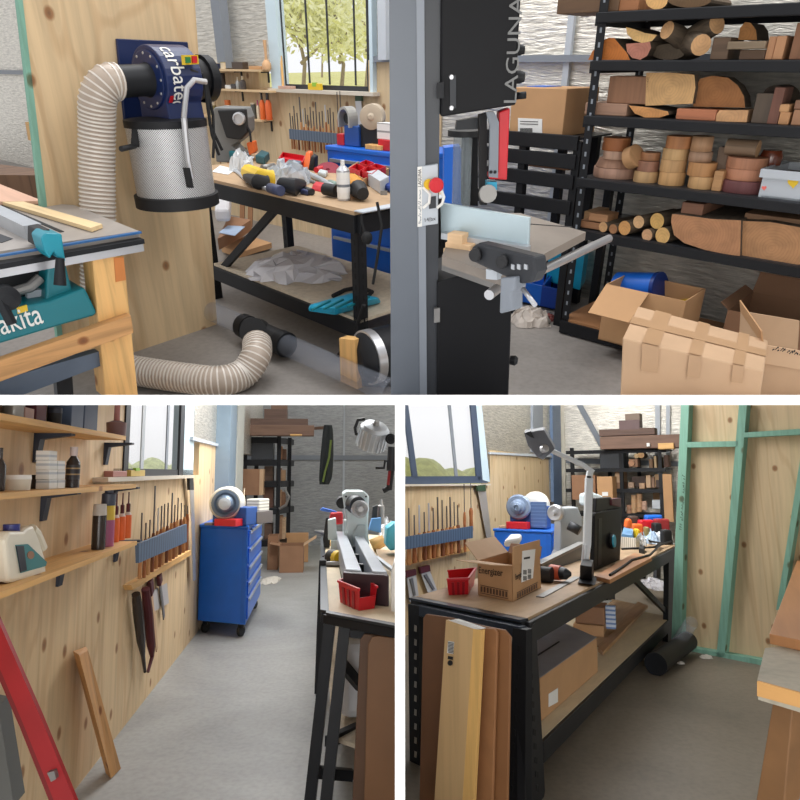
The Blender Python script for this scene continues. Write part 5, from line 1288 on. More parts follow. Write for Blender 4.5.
m = MB(); z0, z1_ = zon(360, 460, FW), zon(360, 455.5, FW); lrect(m, 240, 460, z0, z1_, off(FW, -.06), .06); struct('trim_1', m, GREY)
m = MB(); lrect(m, 225, 232, 0, 4.2, off(WL, -.16), .16); struct('trim_2', m, paint('blue grey column', (120, 138, 152), .45))
m = MB(); lrect(m, 233, 240, 0, 4.4, off(WL, -.12), .12); struct('trim_3', m, paint('pale column', (196, 198, 190), .5))
m = MB(); lrect(m, 342, 344, 0, 4.6, off(FW, -.03), .03); struct('trim_4', m, LGREY)
m = MB(); lrect(m, 193, 226, zpl, zpl + .03, off(WL, -.03), .05); struct('trim_5', m, LGREY)
# window
w = tag(build('window_2', (lambda m: (lrect(m, 113, 193, zsl, zsl + .05, off(WL, -.0), .02), lrect(m, 179, 183, zsl, ztl - .3, off(WL, -.01), .02), lrect(m, 123.5, 128, zsl, ztl - .3, off(WL, -.01), .02), m)[-1])(MB()), DARKG), 'bright window over the tool strip, lower left view', 'window', kind='structure')
for a, b, mt in ((140.5, 143.5, LGREY), (165.5, 167.5, GREY)):
    m = MB(); lrect(m, a, b, zsl + .05, ztl - .3, off(WL, .02), .008); part('mullion', m, mt, w)
m = MB(); lrect(m, 113, 183, zsl + .05, ztl - .3, off(WL, .04), .006); part('pane', m, clear('window glass', (235, 240, 245), .03, .02), w)
m = MB(); lrect(m, 183, 193, zsl, ztl - .3, off(WL, -.0), .1); part('window_reveal', m, MC['pale blue trim'], w)
m = MB(); lrect(m, 108, 194, zsl - .025, zsl, off(WL, -.08), .16); part('window_sill', m, MC['pale sill'], w)
# outside hills and bushes
def hillmesh(pl, px, z, dist, w_, h, lab, name, mat, seed):
    o = R.at(px, z, off(pl, dist)); r = random.Random(seed); u = pl[1].cross(UP).normalized(); ph = [r.uniform(0, 6) for _ in range(4)]
    def fn(a, b):
        x = (a - .5) * 2 * w_; hh = h * (.62 + .2 * math.sin(x * .5 + ph[0]) + .12 * math.sin(x * 1.7 + ph[1]) + .08 * math.sin(x * 4 + ph[2]))
        return o + u * x + pl[1] * (b - .3) * 4 + UP * (hh * math.sin(PI * min(1, b * 1.0)) )
    m = MB(); m.grid(fn, 50, 10); g = build(name, m, mat, clip=True); g['kind'] = 'structure'; g['label'] = lab; THINGS.append(g)
HILL = paint('pale sunlit bush', (206, 212, 170), .9, 0, .2, 1.5)
hillmesh(WL, 160, zsl - .45, 14, 26, 2.0, 'sunlit hill outside the window', 'hill', HILL, 4)
# wall shelves
SH = .20; WLs = off(WL, -.0)
def lshelf(fx, fy, x0, x1, label, brs, th=.022):
    z = zon(fx, fy, off(WL, -SH)); t = thing('wall_shelf', label, 'shelf', 'plywood shelves on the side wall')
    A, B = R.at(x0, z, off(WL, -SH)), R.at(x1, z, off(WL, -SH)); m = MB(axis=U1); m.prism([A, B, B + WL[1] * SH, A + WL[1] * SH], UP * -th); part('shelf_board', m, PINE, t)
    for b in brs:
        p = R.at(b, z - th, off(WL, -.0)); n = -WL[1]; m = MB()
        m.prism([p, p + n * .15, p + n * .15 - UP * .01, p - UP * .03], U1 * .05); m.prism([p, p + n * .03, p + n * .012 - UP * .125, p - UP * .125], U1 * .05); part('bracket', m, paint('navy bracket', (38, 46, 62), .5), t)
    return z
zA = lshelf(126, 436, -60, 126, 'top plywood shelf beside the bright window, crowded with tins', (34, 104))
zB = lshelf(60, 489, -60, 136, 'middle plywood shelf with white jar, boxes and dark bottle', (41, 111))
zC = lshelf(70, 566, -60, 137, 'lowest plywood shelf holding the white jug and orange bottles', (57, 114))
LSP = off(WL, -.12); LSF = off(WL, -.17)
SPL = LSP
def lb(*a, **k): return bottle(*a, pl=LSP, **k)
def lbx(name, label, cat, x0, x1, yt, z, mat, o=.16, dep=.10, **k): return boxon(name, label, cat, x0, x1, yt, z, mat, off(WL, -o), dep, **k)
lb('round_tin', 'pale metal round tin at the left of the top plywood shelf', 'tin', 13, 10, 404, zA, [SILV, paint('brass tin', (176, 168, 140), .35, .5)], 'can')
lbx('small_box', 'small pinkish printed box beside the round tin', 'box', 25, 34, 408, zA, paint('pinkish print', (176, 140, 128)))
lbx('small_box', 'dark red and black box on the top plywood shelf', 'box', 36, 46, 404, zA, MAROON)
lb('black_jar', 'black jar with silver rim on the top plywood shelf, left of two', 'jar', 54, 7, 408, zA, [BLACKM, paint('dark navy lid', (40, 44, 60))], 'jar')
lb('black_jar', 'black jar on the top plywood shelf, right of two', 'jar', 64, 5, 414, zA, [BLACKM, DARKG], 'jar')
lbx('blue_box', 'slate blue flat box at the middle of the top plywood shelf', 'box', 71, 83, 400, zA, paint('slate blue', (84, 98, 122)))
lbx('blue_box', 'dark blue box right of the slate blue one', 'box', 84, 97, 400, zA, paint('dusk blue', (58, 72, 98)))
t = thing('wooden_mallet', 'dark wooden mallet standing at the right end of the top plywood shelf', 'mallet')
p = R.at(116, zA, LSP); k = R.k(p); m = MB(); m.lathe(p + UP * .001, [(0, 9 * k), (14 * k, 9.5 * k), (16 * k, 4 * k)], 18); part('mallet_head', m, paint('dark mallet wood', (104, 74, 70), .6), t)
m = MB(); m.lathe(p + UP * 16 * k, [(0, 3 * k), (20 * k, 2.6 * k)], 12); part('mallet_handle', m, paint('red brown handle', (140, 84, 74), .6), t)
lb('black_bottle', 'black bottle cut by the left edge on the middle plywood shelf', 'bottle', -2, 6, 448, zB, [DGL, DGL], 'bot')
lb('white_jar', 'wide white plastic jar on the middle plywood shelf', 'jar', 17, 12.5, 475, zB, [paint('cream jar', (222, 216, 200), .5), WHITE], 'jar')
lb('black_jar', 'wide black jar right of the white jar', 'jar', 41, 10, 475, zB, [paint('blue black jar', (36, 42, 52), .35), BLACKM], 'jar')
for i, (x0, x1, l) in enumerate(((49, 57, 'left'), (57, 65, 'right'))):
    for j in range(4 if i == 0 else 3):
        kk = R.k(R.at(55, zB, LSF)); ch = 9.2 * kk; zz1 = zB + j * (ch + .001)
        A_, B_ = R.at(x0 + i * .6, zz1, LSF), R.at(x1, zz1, LSF); m = MB(); m.prism([A_, B_, B_ + WL[1] * .05, A_ + WL[1] * .05], UP * ch)
        solo('small_carton', 'small white carton in the %s stack on the middle plywood shelf, %s' % (l, ('at the bottom', 'second up', 'third up', 'topmost')[j]), 'box', m, stripes('white grey print', (224, 222, 216), (182, 186, 190), 30, .6, 0, 'v', .75), 'stacked white cartons', bevel=.002)
t = thing('stain_bottle', 'dark square-shouldered bottle with pale cap on the middle plywood shelf', 'bottle')
p = R.at(72, zB, LSF); k = R.k(p); Hb = R.zat(p, 447) - zB; m = MB(); m.lathe(p + UP * .001, [(0, 6.4 * k), (Hb * .62, 6.4 * k), (Hb * .76, 2.8 * k), (Hb * .8, 2.8 * k)], 18); part('bottle_body', m, DGL, t)
m = MB(); m.lathe(p + UP * Hb * .78, [(0, 3.6 * k), (Hb * .22, 3.6 * k)], 16); part('bottle_cap', m, paint('pink grey cap', (200, 184, 180)), t)
m = MB(); m.lathe(p + UP * Hb * .2, [(0, 6.6 * k), (Hb * .36, 6.6 * k)], 18); part('bottle_label', m, stripes('gold print label', (40, 36, 38), (150, 124, 84), 40, .5, 0, 'v', .8), t)
boxon('pink_block', 'reddish wooden block on the window sill beside the shelf end', 'block', 113, 127, 471, zsl, paint('reddish wood', (172, 112, 100)), off(WL, -.05), .05)
t = thing('spirit_level', 'yellow torpedo level on the sill of the bright window', 'level'); m = MB(); m.pbox(131, 145, 470, None, off(WL, -.05), .03, z0=zsl + .001); part('level_body', m, paint('ochre level', (206, 178, 96)), t, bevel=.003)
m = MB(); m.pbox(136, 140, 468, None, off(WL, -.055), .02, z0=zsl + .035); part('vial', m, MC['green vial'], t)
lb('brown_bottle', 'dark brown bottle at the left edge of the lowest plywood shelf', 'bottle', 1, 9, 534, zC, [paint('brown glass', (70, 50, 42), .2), BLACKM], 'can')
t = thing('oil_jug', 'white plastic jug with teal label and blue cap on the lowest plywood shelf', 'jug')
JP = off(WL, -.16); m = MB(); m.ext([(9, 582), (6, 540), (10, 531), (24, 531), (28, 527), (34, 525), (40, 540), (46, 559), (47, 574), (12, 583)], JP, .09); jb = part('jug_body', m, paint('off white jug', (228, 222, 204), .4), t, bevel=.012)
m = MB(); m.tube([R.on(31, 529, off(JP, .03)), R.on(36, 534, off(JP, .03)), R.on(42, 548, off(JP, .03))], .02, 10); part('jug_handle', m, paint('off white jug', (228, 222, 204)), t)
pj = R.on(11, 535, off(JP, .04)); m = MB(); m.lathe(pj, [(0, 6.5 * k), (9 * k, 6.5 * k)], 16); part('jug_cap', m, paint('blue cap', (52, 58, 130), .4), t)
m = MB(); m.ext([(16, 545), (28, 544), (47, 562), (46, 566), (21, 573)], off(JP, -.003), .004); part('jug_label', m, paint('teal label', (48, 124, 128), .4), t)
m = MB(); m.ext([(16.5, 546), (24, 546), (27, 570), (21, 572)], off(JP, -.005), .003); part('label_panel', m, paint('dark label', (34, 40, 52), .4), t)
m = MB(); m.ext(ell(31, 555, 3.5, 4, 14), off(JP, -.005), .003); part('label_picture', m, paint('brown picture', (150, 110, 84)), t)
t = thing('varnish_bottle', 'tall black bottle with grey cap at the front of the orange bottles', 'bottle')
p = R.at(98, zC, LSP); k = R.k(p); Hb = R.zat(p, 504) - zC; m = MB(); m.lathe(p + UP * .001, [(0, 6.5 * k), (Hb * .75, 6.5 * k)], 16); part('bottle_body', m, DGL, t)
m = MB(); m.lathe(p + UP * Hb * .75, [(0, 6.6 * k), (Hb * .25, 6 * k)], 16); part('bottle_cap', m, paint('pale grey cap', (196, 190, 182)), t)
t = thing('spray_bottle', 'tall pink and yellow labelled bottle with big dark cap on the lowest plywood shelf', 'bottle')
p = R.at(106.5, zC, LSP); k = R.k(p); Hb = R.zat(p, 488) - zC; m = MB(); m.lathe(p + UP * .001, [(0, 6.6 * k, 0), (Hb * .45, 6.6 * k, 1), (Hb * .68, 6.6 * k, 1), (Hb * .7, 6 * k, 1)], 16); part('bottle_body', m, [paint('pink label', (170, 90, 130), .4), paint('yellow band', (220, 190, 70), .4)], t)
m = MB(); m.lathe(p + UP * Hb * .7, [(0, 6.8 * k), (Hb * .2, 6.6 * k), (Hb * .22, 4 * k), (Hb * .3, 4 * k)], 16); part('bottle_cap', m, paint('slate cap', (66, 72, 88), .4), t)
for i, (x, yt) in enumerate(((115, 494), (121, 493), (127, 492))):
    t = thing('orange_bottle', 'orange labelled bottle on the lowest plywood shelf, ' + ('left of three', 'middle of three', 'right of three')[i], 'bottle', 'orange bottles on the lowest plywood shelf')
    p = R.at(x, zC, off(WL, -.1)); k = R.k(p); Hb = R.zat(p, yt) - zC; m = MB(); m.lathe(p + UP * .001, [(0, 3.6 * k, 0), (Hb * .42, 3.6 * k, 0), (Hb * .5, 3.4 * k, 1), (Hb * .58, 1.6 * k, 1)], 14); part('bottle_body', m, [ORANGE, paint('pale shoulder', (214, 196, 186))], t)
    m = MB(); m.lathe(p + UP * Hb * .56, [(0, 2 * k), (Hb * .18, 2 * k), (Hb * .2, .8 * k), (Hb * .44, .6 * k)], 10); part('nozzle', m, MAROON, t)
# tool strip and rail
t = thing('tool_rack', 'blue-grey tool strip fixed along the plywood wall under the bright window', 'rack')
m = MB(); m.ext([(138.5, 544), (187, 524), (187, 542), (139, 563)], off(WL, -.15), .02); part('rack_strip', m, stripes('rack blue', (62, 80, 104), (84, 104, 128), 16, .5, 0, 'u', .45), t)
m = MB(axis=U1); m.ext([(131, 585), (191, 550), (191, 555), (133, 590)], off(WL, -.05), .05); part('rack_rail', m, PINE, t)
LC = [(141, 513, 541, 578), (145.5, 523, 539, 577), (149.5, 520, 537, 574), (153.5, 486, 533, 571), (157.5, 508, 531, 568), (161, 506, 529, 566), (164, 504, 527, 564), (167.5, 503, 526, 562), (171.5, 493, 523, 560), (174.5, 505, 522, 558), (177.5, 498, 520, 556), (181, 503, 519, 554), (184.5, 505, 517, 552), (187.5, 506, 514, 550)]
LCL = ['dark thin tool at the near end', 'short pale tool second from the near end', 'small chisel third from the near end', 'tall grey gouge standing highest', 'thin tool just beyond the tall gouge', 'thin spindle tool fifth past the start', 'slim chisel at the middle', 'slim tool just past the middle', 'tall dark scraper', 'thin tool behind the dark scraper', 'purple-tinged chisel', 'short chisel third from the far end', 'orange-handled tool second from the far end', 'reddish tool at the far end']
for i, ((x, a, b_, c_), l) in enumerate(zip(LC, LCL)):
    chisel(x, a, b_, c_, off(WL, -.10), 'turning tool on the plywood wall, ' + l, 'turning tools on the plywood wall strip', 2.0, (1.8 if i in (3, 8) else 1.1), i % 4, i == 4)
for i, (pts, mt, l) in enumerate(((((136, 594), (138, 612), (141, 640), (143, 656), (145, 672)), DGL, 'black slim blade hanging below the rail, nearest of four'), (((145.5, 589), (148, 612), (151, 645), (152, 657), (148, 672)), MAROON, 'maroon curved sheath hanging below the rail, second of four'))):
    m = MB(); P = [R.on(x, y, off(WL, -.045)) for x, y in pts]; m.tube(P, [.028, .034, .03, .014, .01], 10); solo('carving_knife', l, 'knife', m, mt, 'knives below the rail')
for i, (x0, y0, x1, y1, l) in enumerate(((150, 580, 157, 650, 'long pale blade with maroon handle, third of four'), (159, 575, 164, 618, 'short knife with maroon handle and packaging, farthest of four'))):
    t = thing('carving_knife', l + ' below the rail', 'knife', 'knives below the rail'); q = off(WL, -.025)
    m = MB(); m.bar(R.on(x0, y0, q), R.on(x0 + (x1 - x0) * .2, y0 + (y1 - y0) * .2, q), .07, .03, WL[1]); part('handle', m, MAROON, t, bevel=.008)
    m = MB(); m.bar(R.on(x0 + (x1 - x0) * .2, y0 + (y1 - y0) * .2, q), R.on(x1, y1, q), .045, .008, WL[1]); part('blade', m, CARD2 if i == 0 else DULL, t)
    m = MB(); m.ext([(x0 + 1, y0 + 12), (x0 + 8, y0 + 8), (x0 + 10, y0 + 28), (x0 + 3, y0 + 32)], off(WL, -.012), .004); part('card_backing', m, paint('grey card', (186, 182, 182)), t)
t = thing('hand_saw', 'long steel saw blade hanging beside the blue cabinet', 'saw'); m = MB(); m.ext([(190, 488), (194, 486), (196, 580), (193.5, 581)], off(WL, -.05), .006); part('saw_blade', m, STEEL, t)
m = MB(); m.ext([(189.5, 476), (193.5, 476), (194, 490), (190, 490)], off(WL, -.06), .025); part('handle', m, BLACKM, t)
# leaning timber, red beam, dark post
t_ = MB(axis=R.on(80, 648, off(WL, -.02)) - R.z(116, 775, .02)); pb = [R.z(x, y, .001) for x, y in ((111, 779), (121, 769), (116, 764), (106, 774))]
pt_ = [R.on(*q) for q in ((79, 655, off(WL, -.085)), (88, 650, off(WL, -.05)), (86, 646, off(WL, -.01)), (73, 651, off(WL, -.02)))]
t_.hexa(pb, pt_); solo('pine_offcut', 'pine offcut leaning against the plywood wall', 'timber', t_, PINE2, bevel=.004)
# far end things
t = thing('steel_beam', 'dark red painted steel beam leaning in the lower left corner', 'beam')
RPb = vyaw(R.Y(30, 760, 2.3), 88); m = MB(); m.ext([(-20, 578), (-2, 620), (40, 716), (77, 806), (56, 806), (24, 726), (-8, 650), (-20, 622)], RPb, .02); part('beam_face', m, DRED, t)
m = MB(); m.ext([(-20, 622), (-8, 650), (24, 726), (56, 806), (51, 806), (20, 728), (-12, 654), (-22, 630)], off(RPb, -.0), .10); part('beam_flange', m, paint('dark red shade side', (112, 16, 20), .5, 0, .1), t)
m = MB(); m.ext([(47, 773), (54, 771), (56, 779), (51, 782)], off(RPb, -.02), .04); part('bracket', m, DULL, t)
m = MB(); q = vyaw(R.Y(5, 760, 2.25), 80); m.ext([(-30, 700), (-2, 706), (14, 806), (-30, 806)], off(q, .2), .1); solo('grey_board', 'dark grey board standing at the lower left corner behind the red beam', 'board', m, paint('dark grey board', (92, 94, 92), .6))
# ---- blue cabinet
def cabinet(A, U, W, D_vec, zc, label, drawers_on='D', castors=True):
    """A near-left floor corner, U width direction of the side panel, D_vec depth; drawers on the right side face"""
    t = thing('tool_cabinet', label, 'cabinet'); b = .13
    B = A + U * W; P = [A, B, B + D_vec, A + D_vec]
    m = MB(); m.prism([p + UP * b for p in P], UP * (zc - b)); part('cabinet_body', m, BLUE, t, bevel=.008)
    e = .012; Dn = D_vec.normalized(); m = MB(); m.prism([A - U * e - Dn * e + UP * zc, B + U * e - Dn * e + UP * zc, B + U * e + D_vec + Dn * e + UP * zc, A - U * e + D_vec + Dn * e + UP * zc], UP * .03); part('top_tray', m, BLUE, t, bevel=.008)
    m = MB(); m.prism([B - U * .06 - Dn * .006 + UP * (b + .02), B - Dn * .006 + UP * (b + .02), B + UP * (b + .02), B - U * .06 + UP * (b + .02)], UP * (zc - b - .04)); part('corner_strip', m, paint('bright blue strip', (30, 98, 196), .35), t)
    rows = ((.82, .96), (.66, .80), (.52, .64), (.38, .50), (.17, .36)); L = D_vec.length
    for a_, b_ in rows:
        a2, b2 = b + (zc - b) * (a_ - .13) / .85, b + (zc - b) * (b_ - .13) / .85
        m = MB(); p0 = B + Dn * .05 + UP * a2; m.prism([p0, p0 + U * .016, p0 + U * .016 + Dn * (L - .1), p0 + Dn * (L - .1)], UP * (b2 - a2)); d = part('drawer', m, BLUE, t)
        m = MB(); p0 = p0 + UP * (b2 - a2 - .03) + U * .016; m.prism([p0, p0 + U * .02, p0 + U * .02 + Dn * (L - .1), p0 + Dn * (L - .1)], UP * .024); part('drawer_handle', m, ALU, d)
    if castors:
        for s_, e_ in ((.08, .08), (W - .06, .08), (.08, L - .08), (W - .06, L - .08)):
            c = A + U * s_ + Dn * e_; m = MB(); m.lathe(c + UP * .055 - U * .015, [(0, .052), (.03, .052)], 16, U); m.box(c + UP * .11, U * .03, Dn * .03, UP * .025); part('castor', m, BLACKM, t)
    return P, zc + .03
cA = R.z(197, 634); cB = R.z(245, 639); cu = (cB - cA).normalized()
zc = R.zat(cA.lerp(cB, .5), 528)
cabP, ctz = cabinet(cA, cu, (cB - cA).length, U1 * 1.45, zc, 'blue tool cabinet on castors standing by the plywood wall, drawers facing right')
# on the cabinet
def onc(px, py): return R.z(px, py, ctz)
cf = vplane(onc(214, 526) , onc(214, 526) + cu)
t = thing('bench_polisher', 'large grey buffing machine with round chuck plate on the blue cabinet', 'machine')
m = MB(); m.pbox(212, 246, 507, None, off(cf, .12), .2, z0=ctz + .001); part('base_housing', m, MC['machine blue'], t, bevel=.01)
c = R.on(225.5, 503.5, off(cf, .05)); k = R.k(c); ax = (EYE - c).normalized(); ax = V(ax.x - .12, ax.y, 0).normalized()
m = MB(); m.lathe(c, [(-.35, 14 * k), (-.3, 16.5 * k), (-.04, 16.5 * k), (0, 14.5 * k)], 30, ax); part('wheel_shell', m, paint('pale grey wheel', (206, 202, 190), .5), t)
m = MB(); m.lathe(c, [(0, 13.4 * k), (.02, 13.6 * k), (.03, 11 * k), (.02, 9 * k), (.05, 7.5 * k), (.07, 6 * k), (.05, 4.4 * k), (.05, 0)], 30, ax); part('chuck_plate', m, paint('blue steel plate', (104, 120, 140), .35, .5), t)
m = MB(); m.lathe(c + ax * .05, [(0, 6 * k), (.02, 6 * k), (.03, 3 * k)], 24, ax); part('hub', m, LGREY, t)
m = MB(); m.pbox(214, 235.5, 519, None, off(cf, -.0), .12, z0=ctz + .001); solo('red_box', 'red box in front of the buffing machine on the blue cabinet', 'box', m, RED, bevel=.006)
m = MB(); m.pbox(204, 212, 523, None, off(cf, .02), .1, z0=ctz + .001); solo('small_tool', 'small metal tool lying at the left of the cabinet top', 'tool', m, DULL, bevel=.006)
t = thing('wire_basket', 'white mesh basket behind the buffing machine', 'basket'); m = MB(); m.pbox(246, 259, 499, None, off(cf, .55), .2, z0=ctz + .03); part('basket_body', m, stripes('basket mesh', (222, 220, 210), (170, 168, 160), 30, .6, 0, 'v', .6), t, bevel=.01)
m = MB(); m.pbox(247, 257, 512, None, off(cf, .3), .3, z0=ctz + .001); solo('wooden_tray', 'dark flat tray under the mesh basket', 'tray', m, paint('dark tray', (96, 90, 88)), bevel=.004)
bottle('small_bottle', 'small pale bottle behind the buffing machine', 'bottle', 243.5, 1.6, 488, ctz, [PALE, PALE], 'bot', pl=off(cf, .6))
# ---- far shelving
zf0 = 0
SF2 = vplane(R.z(270, 566), R.z(270, 566) + FW[1].cross(UP)); U_ = FW[1].cross(UP).normalized(); U_ = U_ if U_.x > 0 else -U_
t = thing('shelving_unit', 'black shelving unit at the far end beyond the blue cabinet', 'shelving')
def fpost(px, o):
    m = MB(); p = R.at(px, 0, off(SF2, o)); m.prism([p, p + U_ * .07, p + U_ * .07 + SN * .05, p + SN * .05], UP * zon(270, 436, SF2)); part('post', m, BLACK, t)
for px, o in ((240, 0), (274.5, 0), (285.5, .5), (252, .5)): fpost(px, o)
fz_ = [zon(270, y, SF2) for y in (437, 459.5, 481, 508, 540)]
for z in fz_:
    A, B = R.at(239, z, SF2), R.at(277, z, SF2); m = MB(axis=U_); m.prism([A, B, B + SN * .75 + U_ * .25, A + SN * .75], UP * -.02); part('shelf_board', m, DARKG, t)
    m = MB(); m.bar(A - UP * .06, B - UP * .06, .03, .10); part('shelf_beam', m, BLACK, t)
    m = MB(); m.bar(B - UP * .06, B - UP * .06 + SN * .75 + U_ * .25, .03, .10); part('side_beam', m, BLACK, t)
def fbox(name, label, cat, x0, x1, yt, z, mat, o=.02, dep=.4, grp=None, **k):
    m = MB(axis=k.get('axis') or U_); m.pbox(x0, x1, yt, None, off(SF2, o), dep, z0=z + .001); return solo(name, label, cat, m, mat, grp, bevel=.006)
BR1 = W((112, 82, 66)); BR2 = W((134, 98, 76))
fbox('storage_tub', 'dark plastic tub with printed side on the top far shelf', 'tub', 251, 273, 443, fz_[1], paint('dark tub', (48, 52, 58), .35), .03)
fbox('timber_beam', 'lower long dark timber lying across the top of the far shelving', 'timber', 241, 314, 425, fz_[0] + .01, BR2, -.25, .22)
fbox('timber_beam', 'upper long dark timber on top of the lower one', 'timber', 246, 308, 418.5, zon(270, 425.5, off(SF2, -.2)), BR1, -.2, .22)
fbox('brown_box', 'dark brown box standing on the stacked long timbers', 'box', 264, 287, 409, zon(270, 419, off(SF2, -.2)), BR1, -.18, .3)
fbox('brown_box', 'smaller brown box cut by the top edge above the dark brown box', 'box', 271, 287, 402, zon(270, 409.5, off(SF2, -.2)), BR2, -.15, .25)
fbox('timber_offcut', 'pale end of a board lying under the long timbers', 'offcut', 290, 302, 434, fz_[0] + .01, PINE, -.28, .2)
fbox('carton', 'brown carton standing on the far shelving behind the basket', 'carton', 238, 259, 469, zon(250, 495, SF2), CARD3, -.2, .3)
fbox('cardboard_strip', 'pale tilted cardboard flap beside the brown carton', 'cardboard', 259, 263, 469, zon(250, 495, SF2), CARD2, -.2, .3)
for i, (x0, x1, yt, zi, c, o) in enumerate(((278, 282, 446, 1, (176, 120, 74), .05), (282, 286, 449, 1, (120, 80, 54), .1), (276, 281, 468, 2, (150, 110, 76), .05), (281, 285, 470, 2, (186, 140, 96), .1), (264, 273, 466, 2, (104, 76, 58), .1), (276, 281, 490, 3, (196, 150, 104), .05), (281, 285, 492, 3, (150, 104, 70), .1), (263, 273, 487, 3, (126, 82, 62), .1), (276, 282, 516, 4, (170, 124, 84), .05), (281, 285, 518, 4, (206, 170, 128), .1), (264, 272, 524, 4, (116, 84, 64), .1))):
    fbox('wood_block', 'small %s wood block on the %s of the far shelving' % (('orange', 'dark brown', 'tan', 'pale tan', 'near-black', 'sandy', 'mid brown', 'reddish', 'light brown', 'cream', 'dull brown')[i], ('', 'highest shelf', 'second shelf', 'third shelf', 'lowest shelf')[zi]), 'wood block', x0, x1, yt, fz_[zi], W(c), o, .3, 'wood blocks on the far shelving')
m = MB(); m.tube([R.on(285, 490, SF2), R.on(289, 497, SF2), R.on(286, 505, SF2), R.on(279, 509, SF2)], .025, 8); solo('grey_pipe', 'bent grey pipe hanging at the end of the far shelving', 'pipe', m, DULL)
t = thing('carton', 'open brown carton on the floor at the foot of the far shelving', 'carton')
A = R.z(279, 573); tp = open_box(t, A, A + U_ * .38, SN * .5, R.zat(A, 546), CARD3); flap(t, tp[1], tp[2], UP * .12 + U_ * .2, CARD2); flap(t, tp[0], tp[3], UP * .03 - U_ * .16, CARD3)
t = thing('carton', 'taller brown carton beside the far shelving, left of the open one', 'carton'); A = R.z(267, 570); open_box(t, A, A + U_ * .17, SN * .4, R.zat(A, 536), CARD3)
fbox('cardboard_sheet', 'flat brown cardboard standing behind the open carton', 'cardboard', 283, 308, 533, 0, CARD, .4, .1)
crumple('wood_shavings', 'pale wood shavings on the floor before the far cartons', 'shavings', 271, 581, 9, .05, paint('pale shavings', (206, 200, 190), .9), 12, 0, 2.5)
# jacket on a stick
m = MB(axis=U_); m.bar(R.on(312, 428.5, off(SF2, .2)), R.on(330, 427.5, off(SF2, -.2)), .05, .05); solo('timber_stick', 'timber stick poking out from the stacked timbers with a jacket on it', 'stick', m, BR2)
jp = off(SF2, -.4); t = thing('jacket', 'dark jacket with a green edge hanging from the timber stick', 'jacket')
m = MB()
cols = [(425, 324, 332), (430, 323, 333), (440, 322, 333.5), (455, 320.5, 333.5), (470, 319.5, 333), (478, 319, 332), (484.5, 319.5, 329)]
def jf(a, b):
    i = min(int(b * (len(cols) - 1)), len(cols) - 2); f = b * (len(cols) - 1) - i; y = cols[i][0] + (cols[i + 1][0] - cols[i][0]) * f; x0 = cols[i][1] + (cols[i + 1][1] - cols[i][1]) * f; x1 = cols[i][2] + (cols[i + 1][2] - cols[i][2]) * f
    return R.on(x0 + (x1 - x0) * a, y, off(jp, -.06 * math.sin(a * PI) - .03 * math.sin(a * 9 + b * 2)))
m.plate(jf, SN * .07, 12, 14); part('cloth', m, paint('dark jacket cloth', (34, 38, 38), .9, 0, .2), t)
m = MB(); m.tube([R.on(x, y, off(jp, -.07)) for x, y in ((331, 440), (329, 458), (325, 472), (323, 482))], .018, 8); part('green_edge', m, paint('olive green trim', (96, 112, 50), .8), t)
# ---- work lamp and drill arm at upper right
t = thing('work_lamp', 'silver finned lamp head with black bracket at the upper right of the left view', 'lamp')
lpP = vyaw(R.Y(372, 437, 5.2), 88); c = R.on(373, 436, lpP); k = R.k(c); ax = V(.32, -.25, 1).normalized(); ax = V(.25, -.5, .85).normalized()
m = MB(); m.lathe(c - ax * 13 * k, [(0, 11 * k), (2 * k, 14 * k), (22 * k, 14.5 * k), (25 * k, 12 * k), (26 * k, 5 * k)], 28, ax); part('lamp_shell', m, ALU, t)
m = MB(); a1 = ax.orthogonal().normalized(); b1 = ax.cross(a1)
for i in range(20):
    th = 2 * PI * i / 20; d = a1 * math.cos(th) + b1 * math.sin(th); p = c - ax * 11 * k + d * 14.6 * k; m.bar(p, p + ax * 19 * k, 1.2 * k, 1.6 * k, d)
part('cooling_fins', m, paint('bright fins', (206, 210, 214), .35, .5), t)
m = MB(); m.lathe(c + ax * 12 * k, [(0, 4 * k), (3 * k, 3 * k), (5 * k, 2.6 * k)], 14, ax); part('cap', m, DULL, t)
m = MB(); m.tube([R.on(*q, lpP) for q in ((365, 419), (358, 420), (355, 428), (356, 434), (361, 435))], 1.7 * k, 8); part('bracket', m, BLACKM, t)
m = MB(); m.tube([c + V(10 * k, 0, 2 * k), R.on(392, 437, lpP)], 2 * k, 10); part('arm', m, DULL, t)
t = thing('drilling_machine', 'dark grey vertical quill with side crank at the right edge of the left view', 'machine'); q = off(lpP, -.1)
m = MB(); m.tube([R.on(393, 447, q), R.on(391.5, 471, q)], 5 * k, 16); part('quill_body', m, DARKG, t)
m = MB(); m.lathe(R.on(391, 439, q), [(-.02, 5.2 * k), (.03, 5.2 * k), (.035, 3.4 * k), (.02, 3.2 * k), (.02, 0)], 20, V(-.1, -1, 0)); part('pulley', m, BLACK, t)
m = MB(); m.tube([R.on(391.5, 470, q), R.on(389, 490, q)], 3 * k, 14); part('quill_shaft', m, BLACKM, t)
m = MB(); m.tube([R.on(389.5, 471, off(q, -.03)), R.on(388, 485, off(q, -.03))], 1.4 * k, 8); part('red_stripe', m, DRED, t)
m = MB(); m.tube([R.on(390, 462, q), R.on(385, 461, q), R.on(384, 468, q), R.on(375.5, 468, q)], 1.3 * k, 8); part('crank', m, BLACKM, t)
m = MB(); m.tube([R.on(389, 488, q), R.on(383, 491, q)], 2.6 * k, 10); part('foot', m, BLACKM, t)
